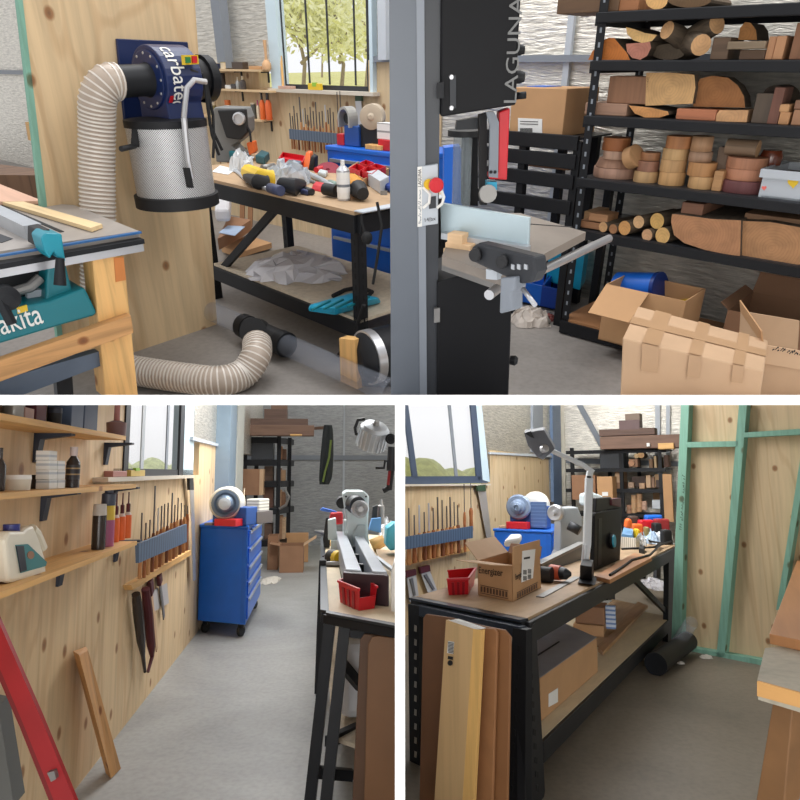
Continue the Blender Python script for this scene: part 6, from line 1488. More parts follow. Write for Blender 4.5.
# ---- workbench at right
BHL = .9
NL = R.z(326, 613, BHL); NR = R.z(400, 627, BHL); wv = (NR - NL).normalized(); dv = R.z(322, 541, BHL) - NL
LB = 4.6; dvn = (U1 * .0 + (R.z(323.5, 545, BHL) - NL)).normalized()
t = thing('workbench', 'black steel workbench at the right of the left view, seen from its end', 'workbench')
m = MB(axis=dvn); m.prism([NL, NL + wv * 1.0, NL + wv * 1.0 + dvn * LB, NL + dvn * LB], UP * -.02); part('bench_top', m, wood('pale bench board', (214, 196, 164), .9, 12, .3), t)
for p, q_ in ((NL, NL + wv * 1.0), (NL, NL + dvn * LB)):
    m = MB(); m.bar(p - UP * .025, q_ - UP * .025, .05, .045); part('beam', m, BLACK, t, bevel=.005)
m = MB(); e = NL - dvn * .02; m.prism([e - dvn * .03, e + wv * 1.0 - dvn * .03, e + wv * 1.0 + dvn * .03, e + dvn * .03], UP * .012); part('edge_angle', m, paint('worn black edge', (54, 58, 62), .35, .4), t)
m = MB(); e = NL; m.prism([e - wv * .04, e + wv * .02, e + wv * .02 + dvn * LB, e - wv * .04 + dvn * LB], UP * .012); part('edge_angle', m, paint('worn black edge', (54, 58, 62), .35, .4), t)
def seg(name, x0, y0, d0, x1, y1, d1, w_, mat=BLACK, par=t, h=.05):
    m = MB(); m.bar(R.Y(x0, y0, d0), R.Y(x1, y1, d1), w_, h); return part(name, m, mat, par)
yN = NL.y
seg('leg', 331, 614, yN + .02, 309, 812, yN + .02, .055); seg('leg', 345, 624, yN - .03, 325, 812, yN - .1, .055)
seg('leg', 323, 560, yN + 1.6, 318, 700, yN + 1.6, .05)
seg('end_beam', 340, 631, yN - .02, 410, 641, yN - .02, .05, h=.035)
seg('brace', 342, 664, yN + .1, 362, 688, yN + .25, .04); seg('brace', 328, 742, yN, 358, 728, yN + .2, .04); seg('shelf_beam', 318, 772, yN, 352, 775, yN + .1, .04)
m = MB(axis=dvn); zs_ = .27; m.prism([V(NL.x, NL.y, zs_) + wv * .05 + dvn * .1, V(NL.x, NL.y, zs_) + wv * 1.0 + dvn * .1, V(NL.x, NL.y, zs_) + wv * 1.0 + dvn * LB, V(NL.x, NL.y, zs_) + wv * .05 + dvn * LB], UP * .02); part('lower_shelf', m, CHIP, t)
m = MB(); q = NL + wv * .1 + dvn * .25; m.box(V(q.x + .12, q.y + .25, .5), V(.12, 0, 0), V(0, .2, 0), V(0, 0, .2)); solo('white_bag', 'white plastic bag on the lower shelf behind the near bench leg', 'bag', m, paint('white bag', (206, 208, 212), .6), bevel=.05)
# boards leaning on the bench end
bp = vyaw(R.Y(372, 720, yN - .22), 92)
m = MB(); m.ext([(352, 806), (360, 640), (364, 634), (405, 638), (405, 806)], off(bp, .03), .018); solo('brown_board', 'brown hardboard sheet leaning on the bench end, rear of two', 'board', m, paint('dark hardboard', (88, 60, 38), .6, 0, .06), bevel=.003)
m = MB(); m.ext([(364, 806), (368, 645), (372, 637), (378, 636), (410, 640), (410, 806)], bp, .018); solo('brown_board', 'brown hardboard sheet with rounded corner leaning on the bench end, front of two', 'board', m, paint('mid hardboard', (116, 80, 48), .55, 0, .06), bevel=.003)
# lathe
t = thing('wood_lathe', 'pale grey wood lathe with round chuck on the workbench', 'lathe')
def lz(x, y, h=0): return R.z(x, y, BHL + h)
a0, a1_ = lz(366, 606, .0), lz(353, 560, 0); ld = dvn
b0 = lz(343, 603); b1_ = lz(389, 607); bedw = (b1_ - b0).length; bu = (b1_ - b0).normalized()
Lb = 2.35; zb_ = .16
def bedbox(u0, u1, z0, z1, l0, l1, name, mat, **k):
    m = MB(axis=ld); p = b0 + bu * u0 * bedw + ld * l0 + UP * (z0 + .001); q = b0 + bu * u1 * bedw + ld * l0 + UP * (z0 + .001); m.prism([p, q, q + ld * (l1 - l0), p + ld * (l1 - l0)], UP * (z1 - z0)); return part(name, m, mat, t, bevel=.006, **k)
bedbox(.0, 1, 0, zb_, 0, .06, 'bed_end', paint('dark plum casting', (58, 42, 46), .4)); bedbox(.06, .42, .02, zb_ + .012, .05, Lb, 'bed_rail', paint('lathe pale grey', (186, 192, 200), .35, .2)); bedbox(.66, .98, .02, zb_ + .012, .05, Lb, 'bed_rail', paint('lathe pale grey', (186, 192, 200), .35, .2)); bedbox(.06, .98, .0, .05, .05, Lb, 'bed_base', BLACK)
for i in range(4): bedbox(.42, .66, .05, .11, .25 + i * .5, .3 + i * .5, 'bed_web', DARKG)
hp_ = vplane(b0 + ld * 1.9, b0 + ld * 1.9 + (U_ * 1.0))
LPG = paint('lathe white', (204, 216, 218), .35, 0, .03)
m = MB(); m.ext([(346, 560), (346.5, 520), (343, 494), (347, 491), (364, 491), (369, 496), (368, 530), (371, 560)], hp_, .4); part('headstock', m, LPG, t, bevel=.012)
m = MB(); m.ext([(351, 560), (352, 535), (358, 525), (366, 525), (368, 560)], off(hp_, -.05), .06); part('headstock_door', m, paint('lathe grey door', (176, 188, 192), .35), t, bevel=.008)
c = R.on(354.5, 504, hp_); k = R.k(c); ax = (-hp_[1] + UP * .0 + V(.25, 0, -.05)).normalized()
m = MB(); m.lathe(c, [(-.02, 9 * k), (.02, 9.5 * k), (.05, 8.5 * k), (.10, 8.2 * k)], 26, ax); part('spindle_ring', m, DARKG, t)
m = MB(); c2_ = R.on(360, 509, off(hp_, -.12)); m.lathe(c2_, [(-.05, 8 * k), (.02, 8.6 * k), (.03, 7 * k), (.0, 4 * k), (.03, 2.6 * k), (.03, 0)], 26, ax); part('chuck', m, STEEL, t, 'steel chuck')
m = MB(); m.ext([(331, 553), (331, 540), (344, 540), (344, 520), (350, 520), (350, 553)][::-1], off(hp_, .05), .3); part('motor_bracket', m, LPG, t, bevel=.01)
m = MB(); m.ext([(328, 540), (328, 520), (336, 518), (337, 540)], off(hp_, .1), .12); part('switch_post', m, LPG, t, bevel=.008)
for x, y in ((346, 496.5), (366, 496.5), (346, 508)):
    m = MB(); m.lathe(R.on(x, y, off(hp_, -.002)), [(0, 1.1 * k), (.006, .9 * k)], 8, -hp_[1]); part('headstock_bolt', m, BLACK, t)
m = MB(); c = R.on(342, 503, off(hp_, .3)); m.lathe(c, [(0, 6 * k), (.3, 6 * k)], 20, hp_[1]); part('motor', m, BLACKM, t)
# bins and clutter on the bench
def bin_(label, quad, z, h, mat, grp=None):
    t = thing('parts_bin', label, 'bin', grp); P = [R.z(x, y, z) for x, y in quad]; c = sum(P, V(0, 0, 0)) / 4; m = MB(); ins = [p.lerp(c, .12) for p in P]
    m.prism([p for p in ins], UP * .006); part('bin_base', m, mat, t)
    hs = [h, h, h, h * .55]
    for i in range(4):
        a, b = ins[i], ins[(i + 1) % 4]; A_, B_ = P[i] + UP * h, P[(i + 1) % 4] + UP * h
        if i == 3: A_ = a.lerp(A_, .6); B_ = b.lerp(B_, .6)
        m = MB(); th = (c - (a + b) / 2).normalized() * .006; m.hexa([a, b, b + th, a + th], [A_, B_, B_ + th, A_ + th]); part('bin_side', m, mat, t)
        if i in (0, 2):
            for j in range(3):
                f0 = .2 + j * .25; m = MB(); o_ = -th * .8; p0, p1 = a.lerp(b, f0), a.lerp(b, f0 + .12); q0, q1 = A_.lerp(B_, f0), A_.lerp(B_, f0 + .12); m.hexa([p0 + o_, p1 + o_, p1, p0], [q0.lerp(p0, .2) + o_, q1.lerp(p1, .2) + o_, q1.lerp(p1, .2), q0.lerp(p0, .2)]); part('bin_rib', m, paint('dark red plastic', (150, 16, 32), .4), t)
    m = MB()
    for i in (0, 1, 2): m.bar(P[i] + UP * h, P[(i + 1) % 4] + UP * h, .012, .012)
    part('bin_rim', m, mat, t); return t
bin_('open red stacking bin at the near end of the bench beside the lathe bed', [(359, 612), (338, 602), (356, 594), (377, 609)], BHL + .001, .11, RED)
t = thing('tape_measure', 'yellow and black tape measure on the bench edge beside the lathe', 'tape measure'); m = MB(); m.tube([lz(331, 557, .05), lz(337, 558, .05)], .06, 14); part('black_side', m, BLACKM, t)
m = MB(); m.tube([lz(337, 558, .05), lz(341, 559, .05)], .06, 14); part('yellow_side', m, YELLOW, t)
m = MB(); m.tube([lz(321, 564, .02), lz(328, 564, .02), lz(340, 564, .02)], [.012, .02, .022], 10); solo('steel_punch', 'steel rod lying across the bench edge before the tape measure', 'rod', m, DULL)
m = MB(); m.tube([lz(315, 531, .04), lz(330, 534, .04)], [.012, .03], 8); solo('steel_punch', 'pale metal tool poking over the far bench edge', 'tool', m, DULL)
lay('yellow_block', 'small amber block under the lathe bracket', 'block', [(329, 546), (334, 546), (334, 541), (329, 541)], .04, paint('amber', (230, 180, 60)), .004)
m = MB(); m.tube([lz(x, y, .01) for x, y in ((346, 543), (339, 552), (330, 553), (323, 557))], .01, 6); solo('power_lead', 'thin black lead crossing the bench edge', 'lead', m, RUB)
m = MB(); q = off(hp_, .6); m.ext([(320, 510), (323, 508), (335, 511), (340, 514), (334, 513), (322, 511)], q, .1); solo('blue_lever', 'blue tool handle sticking out behind the lathe', 'handle', m, BLUE)
m = MB(); m.ext([(329, 520), (331, 513), (343, 513), (343, 524), (335, 525)], off(hp_, .5), .2); solo('red_tool', 'red tool body behind the lathe headstock', 'tool', m, RED, bevel=.01)
m = MB(); m.ext([(323, 540), (326, 518), (331, 518), (330, 548), (324, 548)], off(hp_, .6), .1); solo('black_tool', 'black upright tool at the far left of the bench', 'tool', m, BLACKM, bevel=.01)
rr = random.Random(11)
m = MB(); m.tube([lz(372, 546, .05), lz(384, 540, .10)], [.06, .05], 10); solo('wood_roll', 'tan wooden roller among the clutter right of the lathe', 'roller', m, PINE)
crumple('plastic_bag', 'crumpled white bag behind the roller right of the lathe', 'bag', 388, 545, 9, .16, clear('milky plastic', (225, 228, 230), .8, .3), 21, BHL, 1.5)
m = MB(); m.ext([(386, 545), (387, 528), (394, 523), (400, 523), (400, 549), (390, 551)], off(hp_, -.2), .2); solo('cyan_tub', 'cyan tub at the right edge of the left view', 'tub', m, paint('bright cyan', (90, 196, 220), .4), bevel=.02)
m = MB(); m.ext([(369, 530), (372, 519), (381, 518), (381, 533)], off(hp_, .4), .1); solo('blue_packet', 'light blue packet behind the roller', 'packet', m, paint('mid blue', (90, 140, 190)))
m = MB(); m.ext([(371, 528), (373, 507), (378, 505), (376, 527)], off(hp_, .5), .08); solo('black_clamp', 'black upright clamp right of the lathe chuck', 'clamp', m, BLACKM)
t = thing('glass_jar', 'grey metal canister behind the black clamp', 'canister'); p = R.on(381, 524, off(hp_, .6)); k = R.k(p); m = MB(); m.lathe(p, [(0, 3.4 * k), (18 * k, 3.4 * k), (19 * k, 2 * k), (24 * k, 1.4 * k)], 16); part('canister_body', m, DULL, t)
crumple('foil_scrap', 'pale crumpled foil beside the canister', 'foil', 386, 535, 7, .22, ALU, 31, BHL, 1.5)
lay('board_scrap', 'tan board lying on the bench right of the lathe bed', 'board', [(378, 563), (402, 575), (402, 556), (376, 552)], .03, BENCHTOP, .003)
m = MB(axis=V(1, 0, 0)); m.bar(lz(376, 557, .05), lz(402, 577, .05), .03, .02); solo('steel_rule', 'pale metal strip across the tan board', 'strip', m, ALU)
m = MB(); m.ext([(391, 612), (391, 575), (394, 562), (402, 562), (402, 614)], vyaw(lz(394, 612), 90), .15); solo('white_bottle', 'white container cut by the right edge of the left view', 'container', m, WHITE, bevel=.01)
# =================================================================== LOWER RIGHT BAY
use(RR)
kp = R.z(497, 531, 1.03)
WR = vyaw(kp - V(.55, -.2, 0), 30.8)                        # side wall with the window
U1 = V(math.sin(math.radians(30.8)), math.cos(math.radians(30.8)), 0)
cor = R.at(566, 0, WR)
FR = vplane(cor, cor + WR[1]); SN = FR[1]; U_ = SN.cross(UP).normalized(); U_ = U_ if U_.x > 0 else -U_
m = MB(axis=V(0, 1, 0)); m.prism([V(-3, 2.0, -.1), V(7, 2.0, -.1), V(12, 20, -.1), V(-3, 20, -.1)], UP * .1); struct('floor', m, concrete('brown concrete', (122, 112, 98)))  # brownish concrete floor of this bay
zsr = zon(450, 484, WR); ztr = zsr + 2.0; zpr = zon(520, 453, WR)
LN = [(402, 380), (414, 478)]                               # leaning window uprights as the photo shows them
def rw(m, pts, o=0, dep=.1): m.ext(pts, off(WR, o), dep)
m = MB(); wallrect(m, 380, 490, 0, zsr, WR, .1); wallrect(m, 490, 552, 0, zpr, WR, .1); struct('wall_left', m, PLY2)
m = MB(); m.ext([(479, 380), (575, 380), (575, 460), (552, 460), (490, 453), (490, 484)], off(WR, .0), .1); wallrect(m, 552, 575, 0, zpr, WR, .1); struct('wall_left_foil', m, FOILL)
m = MB(); A, B = R.at(552, 0, FR), R.at(820, 0, FR); m.prism([A, B, B + SN * .1, A + SN * .1], UP * 5.5); struct('wall_back', m, FOILL)
w = tag(build('window_3', (lambda m: (rw(m, [(380, 476.5), (484, 476), (488, 483), (380, 485)], -.01, .03), rw(m, [(468.5, 380), (474, 380), (483, 480), (477, 480)], -.01, .02), rw(m, [(400, 380), (405, 380), (418, 478), (413, 478)], -.01, .02), m)[-1])(MB()), paint('blue grey frame', (62, 76, 98), .45)), 'bright window with leaning view of bushes, lower right view', 'window', kind='structure')
m = MB(); rw(m, [(446, 380), (448.5, 380), (458, 477), (455.5, 477)], .02, .015); part('mullion', m, GREY, w)
m = MB(); rw(m, [(380, 380), (470, 380), (480, 478), (380, 478)], .04, .006); part('pane', m, clear('window glass', (235, 240, 245), .03, .02), w)
m = MB(); rw(m, [(474, 380), (479, 380), (490, 482), (483, 480)], -.015, .05); part('window_reveal', m, MC['pale blue trim'], w)
m = MB(); wallrect(m, 380, 491, zsr - .02, zsr, off(WR, -.06), .12); part('window_sill', m, MC['pale sill'], w)
hillmesh(WR, 440, zsr - .35, 14, 26, 2.1, 'sunlit bushes outside the lower right window', 'hill', HILL, 9)
m = MB(); o = R.at(430, zsr - .5, off(WR, 9)); m.prism([o - U1 * 9, o + U1 * 9, o + U1 * 9 + WR[1] * 6, o - U1 * 9 + WR[1] * 6], UP * .45); g = build('lawn', m, paint('yellow grass', (228, 226, 130), .9, 0, .15, 3)); g['kind'] = 'structure'; THINGS.append(g)
m = MB(); m.ext([(552, 380), (560, 380), (562, 505), (554, 505)], off(WR, -.05), .05); struct('trim_1', m, paint('blue steel column', (92, 112, 140), .45))
m = MB(); m.ext([(563, 380), (571, 380), (572, 505), (566, 505)], off(WR, -.06), .06); struct('trim_2', m, paint('cream pipe', (206, 200, 184), .5))
m = MB(); m.ext([(490, 452), (552, 455), (552, 457.5), (490, 454)], off(WR, -.03), .03); struct('trim_3', m, LGREY)
m = MB(); m.ext([(533, 380), (543, 380), (543, 452), (533, 452)], off(WR, -.04), .04); struct('trim_4', m, GREY)
for i, (a, b) in enumerate(((655, 660), (666, 670))):
    m = MB(); m.ext([(a, 380), (b, 380), (b, 480), (a, 480)], off(FR, -.06), .06); struct('trim_%d' % (5 + i), m, LGREY)
m = MB(); m.ext([(566, 386), (572, 386), (605, 446), (599, 446)], off(FR, -.05), .04); struct('trim_7', m, GREY)
m = MB(); m.ext([(566, 458), (700, 462), (700, 467), (566, 463)], off(FR, -.04), .03); struct('trim_8', m, GREY)
# tool strip, rail, tools
t = thing('tool_rack', 'grey-blue tool strip on the plywood wall at the left of the lower right view', 'rack')
m = MB(); m.ext([(380, 541), (473, 526), (473, 538), (380, 554)], off(WR, -.15), .02); part('rack_strip', m, MC['rack blue'], t)
m = MB(axis=U1); m.ext([(380, 567), (470, 547), (470, 551), (380, 571)], off(WR, -.05), .05); part('rack_rail', m, PINE, t)
RC = [(409, 508, 536, 565), (414.5, 515, 535, 563), (419.5, 505, 533, 562), (424.5, 512, 532, 560), (429, 503, 531, 559), (433.5, 508, 530, 558), (438, 497, 529, 557), (442.5, 500, 529, 556), (447, 506, 528, 555), (450.5, 497, 527, 554), (454.5, 502, 526, 553), (458, 505, 525, 553)]
RCL = ['partly cut by the left edge', 'second from the left edge', 'pale blade third from the left edge', 'fourth from the left edge', 'pale bright blade fifth from the left edge', 'left of the tall dark one', 'tall dark scraper standing highest', 'right beside the tall dark one', 'thin one past the middle', 'dark gouge past the middle', 'pale one third from the right end', 'last one before the long thin tools']
for i, ((x, a, b_, c_), l) in enumerate(zip(RC, RCL)):
    chisel(x, a, b_, c_, off(WR, -.10), 'turning tool of the lower right view, ' + l, 'turning tools in the lower right view', 2.6, (1.7 if i in (2, 4, 6, 9) else 1.2), i % 4, i in (2, 4))
chisel(464.5, 484, 512, 552, off(WR, -.10), 'long thin spindle tool beside the strip in the lower right view, left of two', 'long spindle tools in the lower right view', 1.6, .5, 1)
chisel(471, 483, 508, 532, off(WR, -.10), 'long thin spindle tool with reddish handle in the lower right view, right of two', 'long spindle tools in the lower right view', 2.2, .5, 1)
t = thing('hand_saw', 'hand saw with dark green grip hanging left of the blue cabinet', 'saw')
m = MB(); m.ext([(478, 491), (486, 491), (492, 540), (487, 540)], off(WR, -.04), .006); part('saw_blade', m, paint('pale saw steel', (186, 180, 172), .4, .4), t)
m = MB(); m.ext([(477, 485), (485.5, 484.5), (486, 491), (478, 491)], off(WR, -.06), .03); part('grip', m, MC['dark green grip'], t)
for i, (x0, y0, x1, y1, l) in enumerate(((411, 571, 414, 598, 'carded knife with maroon handle at the far left of the lower right view'), (425, 567, 433, 592, 'carded knife with maroon handle hanging above the red bin'))):
    t = thing('carving_knife', l, 'knife'); q = off(WR, -.04)
    m = MB(); m.ext([(x0 - 5, y0), (x0 + 5, y0 - 2), (x0 + 6, y0 + 4), (x0 - 4, y0 + 7)], off(WR, -.05), .03); part('handle', m, MAROON, t, bevel=.006)
    m = MB(); m.ext([(x0 - 4, y0 + 6), (x0 + 5, y0 + 4), (x1 + 5, y1), (x1 - 4, y1 + 4)], q, .006); part('card_backing', m, paint('silver card', (186, 186, 188), .4), t)
    m = MB(); m.ext([(x0 - 1, y0 + 8), (x0 + 2, y0 + 7), (x1 + 2, y1 - 3), (x1, y1 - 2)], off(WR, -.05), .008); part('blade', m, DULL, t)
# ---- blue cabinet with machines
cr = R.z(494, 531, 1.0); xf = R.z(553, 526, 1.0)
A0 = V(cr.x, cr.y, 0)
cu = U_ * 1.0
P_, ctr = cabinet(A0, cu, .72, U1 * 1.3, 1.0, 'blue tool cabinet under the plywood panel in the lower right view', castors=True)
cfr = vplane(A0 + UP, A0 + UP + cu)
t = thing('bench_polisher', 'grey buffing machine with round steel plate on the cabinet of the lower right view', 'machine')
m = MB(); m.pbox(510, 546, 506, None, off(cfr, .18), .2, z0=ctr + .001); part('base_housing', m, MC['machine blue'], t, bevel=.01)
m = MB(); m.pbox(531, 546, 502, None, off(cfr, .14), .05, z0=ctr + .02); part('front_plate', m, stripes('blue grey print', (74, 98, 140), (96, 120, 158), 24, .5, 0, 'v', .8), t)
c = R.on(518, 507, off(cfr, .10)); k = R.k(c); ax = (EYE - c); ax = V(ax.x, ax.y, 0).normalized(); ax = (ax + V(-.25, 0, 0)).normalized()
m = MB(); m.lathe(c, [(-.1, 9 * k), (-.08, 12 * k), (-.02, 12.5 * k), (0, 11 * k), (0, 8 * k), (.05, 7 * k), (.06, 5 * k), (.10, 4.4 * k), (.11, 2.4 * k), (.09, 2 * k), (.09, 0)], 30, ax); part('chuck_plate', m, paint('steel blue plate', (126, 142, 166), .45, .25), t)
c = R.on(535, 505, off(cfr, .30)); m = MB(); m.lathe(c, [(-.12, 12 * k), (-.1, 13.5 * k), (-.02, 13.5 * k), (0, 11 * k), (.01, 5 * k)], 30, ax); part('felt_wheel', m, paint('pale felt wheel', (206, 204, 196), .8), t)
m = MB(); m.pbox(506, 527, 522, None, off(cfr, .03), .12, z0=ctr + .001); solo('red_box', 'red box in front of the buffing machine, lower right view', 'box', m, RED, bevel=.006)
m = MB(); m.pbox(499, 506, 525.5, None, off(cfr, .05), .1, z0=ctr + .001); solo('small_tool', 'small pale tool at the left corner of the blue cabinet top', 'tool', m, CARD2, bevel=.008)
# ---- far shelving unit
zf = lambda px, py, o=0: zon(px, py, off(SR, o))
SRp = R.at(634, 0, off(FR, -.75)); SR = vplane(SRp, SRp + U_)
t = thing('shelving_unit', 'black shelving unit full of timber at the far end of the lower right view', 'shelving')
def rpost(px, o=0, w=.055, ytop=446):
    m = MB(); p = R.at(px, 0, off(SR, o)); m.prism([p, p + U_ * w, p + U_ * w + SN * .06, p + SN * .06], UP * zf(640, ytop)); part('post', m, BLACK, t)
for px, o in ((624, 0), (664, 0), (642, .6), (574, 0), (612, .6)): rpost(px, o)
frz = [zf(645, y) for y in (449, 468, 489, 514, 545)]
for z in frz:
    A, B = R.at(566, z, SR), R.at(666, z, SR); m = MB(axis=U_); m.prism([A, B, B + SN * .65, A + SN * .65], UP * -.02); part('shelf_board', m, DARKG, t)
    m = MB(); m.bar(A - UP * .03, B - UP * .03, .04, .06); part('shelf_beam', m, BLACK, t)
def rbox(name, label, cat, x0, x1, yt, z, mat, o=.03, dep=.4, grp=None, yb=None, axis=None, bevel=.006):
    if yb is not None: z = zf((x0 + x1) / 2, yb, o)
    m = MB(axis=axis or U_); m.pbox(x0 + .15, x1 - .15, yt, None, off(SR, o), dep, z0=z + .001); return solo(name, label, cat, m, mat, grp, bevel=bevel)
t2 = rbox('storage_tub', 'dark plastic tub with pale lettering on the top shelf of the far unit', 'tub', 600, 624, 450, frz[1], MC['dark tub'], .02)
rbox('timber_beam', 'long dark timber on top of the far unit in the lower right view, lower of two', 'timber', 600, 681, 435.5, frz[0] + .0, BR2, -.25, .3)
rbox('timber_beam', 'long red-brown timber on top of the far unit in the lower right view, upper of two', 'timber', 599, 655, 428.5, 0, BR1, -.2, .25, yb=435.3)
rbox('brown_box', 'purple-brown box on the stacked timber at the top of the lower right view', 'box', 619, 640, 420, 0, paint('purple brown', (100, 78, 76)), -.2, .25, yb=430)
rbox('brown_box', 'small grey-brown box on top of the purple-brown one', 'box', 625, 640, 413.5, 0, paint('grey brown', (124, 106, 90)), -.18, .22, yb=420)
rbox('timber_offcut', 'pale jagged board end on the topmost shelf of the lower right view', 'offcut', 658, 674, 443, 0, PINE, -.3, .2, yb=449)
rbox('white_tin', 'small white tin under the stacked timber', 'tin', 646.5, 650, 443, 0, WHITE, -.3, .1, yb=446.5)
t = thing('carton', 'tan carton with white label on the far shelving behind the lamp post', 'carton'); m = MB(); m.pbox(597.5, 613, 476.5, None, off(SR, -.3), .3, z0=zf(605, 499, -.3)); part('carton_body', m, CARD, t, bevel=.005)
m = MB(); m.ext([(602, 492), (608, 492), (608, 496), (602, 496)], off(SR, -.306), .004); part('shipping_label', m, PAPER, t)
rbox('carton', 'dark brown carton left of the labelled tan carton', 'carton', 572, 596, 475, 0, CARD3, -.1, .3, yb=500)
rbox('carton', 'pale carton standing on the second shelf beside the post', 'carton', 615, 623.5, 471, 0, CARD2, .1, .3, yb=483)
rbox('carton', 'dark carton under the pale one on the far shelving', 'carton', 614, 624, 482, frz[2], CARD3, .1, .3)
rbox('cardboard_sheet', 'tan hardboard sheet leaning at the right end of the far unit', 'board', 664.5, 674, 474, 0, CARD, -.08, .05, yb=522)
gr = 'timber on the far unit of the lower right view'
for i, (x0, x1, yt, yb, c, o) in enumerate(((629, 638, 459, 467, (196, 140, 104), .05), (649, 653, 459, 468, (150, 110, 74), .05), (654, 657, 456, 468, (214, 176, 124), .04), (658, 662, 457, 468, (186, 144, 92), .08), (664, 669, 455, 467, (110, 72, 54), .1), (628, 634, 482, 488, (176, 140, 110), .1), (632, 646, 476, 487, (92, 70, 58), .2), (639, 645, 483, 489, (196, 150, 108), .05), (646, 651, 475, 488, (206, 164, 120), .06), (651, 655, 477, 488, (160, 120, 90), .1), (655, 663, 474, 487, (204, 158, 104), .14), (656, 663, 480, 488, (84, 62, 52), .05))):
    rbox('wood_block', ('pinkish block at the left of the upper timber shelf', 'brown upright block in the middle of the upper timber shelf', 'thin pale stick standing on the upper timber shelf', 'tan upright block right of the thin pale stick', 'dark red-brown block at the right end of the upper timber shelf', 'tan block at the left of the middle timber shelf', 'wide dark block at the back of the middle timber shelf', 'small tan block in front of the wide dark one', 'tall pale block on the middle timber shelf', 'dull brown upright block beside the tall pale one', 'wide yellowish board at the right of the middle timber shelf', 'dark low block before the wide yellowish board')[i] + ', far unit', 'wood block', x0, x1, yt, 0, W(c), o, .2, gr, yb=yb, axis=UP)
for i, (x, y, r, c) in enumerate(((641, 455, 3.2, (214, 170, 120)), (636.5, 456, 2.4, (226, 196, 150)), (631.5, 463, 3, (200, 150, 116)))):
    c0 = R.on(x, y, off(SR, -.0)); k = R.k(c0); m = MB(); m.tube([c0, c0 + SN * .3], r * k, 14, 0, True, 1); solo('round_log', ('larger round log end at the top of the log pile', 'paler round log end at the upper left of the log pile', 'round log end low at the left of the log pile')[i] + ' on the far unit', 'log', m, [BARK, RG(c)], 'round logs on the far unit')
for i, (x, yb_, n, c) in enumerate(((634, 513, 4, (206, 158, 108)), (639.5, 512, 4, (196, 146, 100)), (644.5, 510, 2, (206, 160, 132)), (629.5, 514, 2, (170, 120, 88)))):
    for j in range(n):
        P = R.on(x, yb_ - j * 4.6, off(SR, .08)); k = R.k(P); m = MB(axis=UP); m.lathe(P + UP * .001, [(0, 2.7 * k), (4.3 * k, 2.7 * k)], 16); solo('bowl_blank', 'small bowl blank on the far unit, %s of the %s stack' % (('bottom one', 'second one', 'third one', 'top one')[j], ('second', 'third', 'rightmost', 'leftmost')[i]), 'bowl blank', m, W(c), 'bowl blanks on the far unit')
rbox('plastic_crate', 'pale grey crate at the right of the third shelf of the far unit', 'crate', 652, 663.5, 500, 0, LGREY, .03, .3, yb=509)
rbox('wood_slab', 'orange slab standing on the third shelf of the far unit', 'slab', 653, 662, 489, 0, W((196, 144, 92)), .3, .05, yb=500)
# ---- stud wall on the right
SPa, SPb = R.z(684, 650), R.z(765, 666)
SP = vplane(SPa, SPb); us = (SPb - SPa).normalized(); sn = SP[1]
st = tag(bpy.data.objects.new('wall_right', None), 'open green-studded partition lined with plywood sheets', 'stud wall', kind='structure'); COL.objects.link(st)
m = MB(); m.ext([(690, 380), (830, 380), (800, 672), (764, 664), (681, 648)], off(SP, .09), .018); part('plywood_sheet', m, PLY2, st)
def stud(pts, name='stud', dep=.09): 
    m = MB(); m.ext(pts, SP, dep); part(name, m, GREENPINE, st)
stud([(682, 380), (690, 380), (684, 520), (681, 655), (671, 650), (676, 520)])
stud([(741, 380), (749, 380), (737, 520), (724, 662), (716, 660), (729, 520)])
stud([(803, 440), (810, 440), (795, 530), (782, 610), (776, 610), (789, 530)])
stud([(687, 442), (738, 441), (738, 446.5), (686, 447.5)], 'nogging'); stud([(744, 432.5), (812, 428), (812, 434), (743, 437.5)], 'nogging')
stud([(677, 645), (765, 660.5), (770, 667), (676, 650.5)], 'bottom_plate')
a_ = R.on(682.5, 530, off(SP, -.002)); b_ = R.on(685.5, 475, off(SP, -.002)); scrawl('stamp', a_, b_ - a_, -us, .035, paint('stamp ink', (60, 88, 74)), st, 8, (3, 4, 6, 5, 2))
# ---- right-hand bench: plank, board edge, timber leg
rb = thing('timber_bench', 'timber bench with chipboard top at the right edge of the lower right view', 'bench'); zb_ = .88
m = MB(axis=V(.4, 1, 0)); m.hq([(757, 681), (840, 704), (840, 640), (765, 648)], zb_, -.065); part('bench_top', m, concrete('worn chipboard', (182, 172, 152)), rb)
m = MB(axis=V(1, -.2, 0)); PF = vplane(R.z(757, 681, zb_), R.z(840, 704, zb_)); m.ext([(757, 681), (840, 704), (840, 719), (757, 696)], off(PF, -.012), .012); part('edge_strip', m, wood('pale edge timber', (214, 160, 96), .85, 20), rb)
m = MB(); m.ext([(773, 700), (793, 704), (784, 806), (755, 806)], off(PF, .06), .1); part('leg', m, paint('brown timber leg', (120, 84, 50), .6, 0, .15), rb, bevel=.004)
m = MB(); m.ext([(786, 704), (830, 712), (830, 745), (786, 735)], off(PF, .5), .05); part('rear_board', m, wood('rear board', (150, 112, 72)), rb)
m = MB(); m.ext([(784, 768), (800, 764), (830, 770), (830, 806), (776, 806)], off(PF, .4), .12); solo('grey_channel', 'grey steel channel lying under the timber bench', 'channel', m, GREY)
m = MB(axis=V(.5, 1, 0)); q = [R.z(770, 644, zb_ + .001), R.z(840, 660, zb_ + .001), R.z(840, 572, zb_ + .001), R.z(800, 558, zb_ + .001)]; m.prism([q[0], q[1], q[1] + (q[3] - q[0]), q[3]], UP * .045); solo('brown_plank', 'wide orange-brown plank lying on the timber bench at the right edge', 'plank', m, wood('orange brown plank', (186, 130, 84), .9, 16, .06, .5), bevel=.003)
m = MB(); m.ext([(795, 546), (830, 546), (830, 552), (794, 552)], off(SP, .4), .05); m2 = m
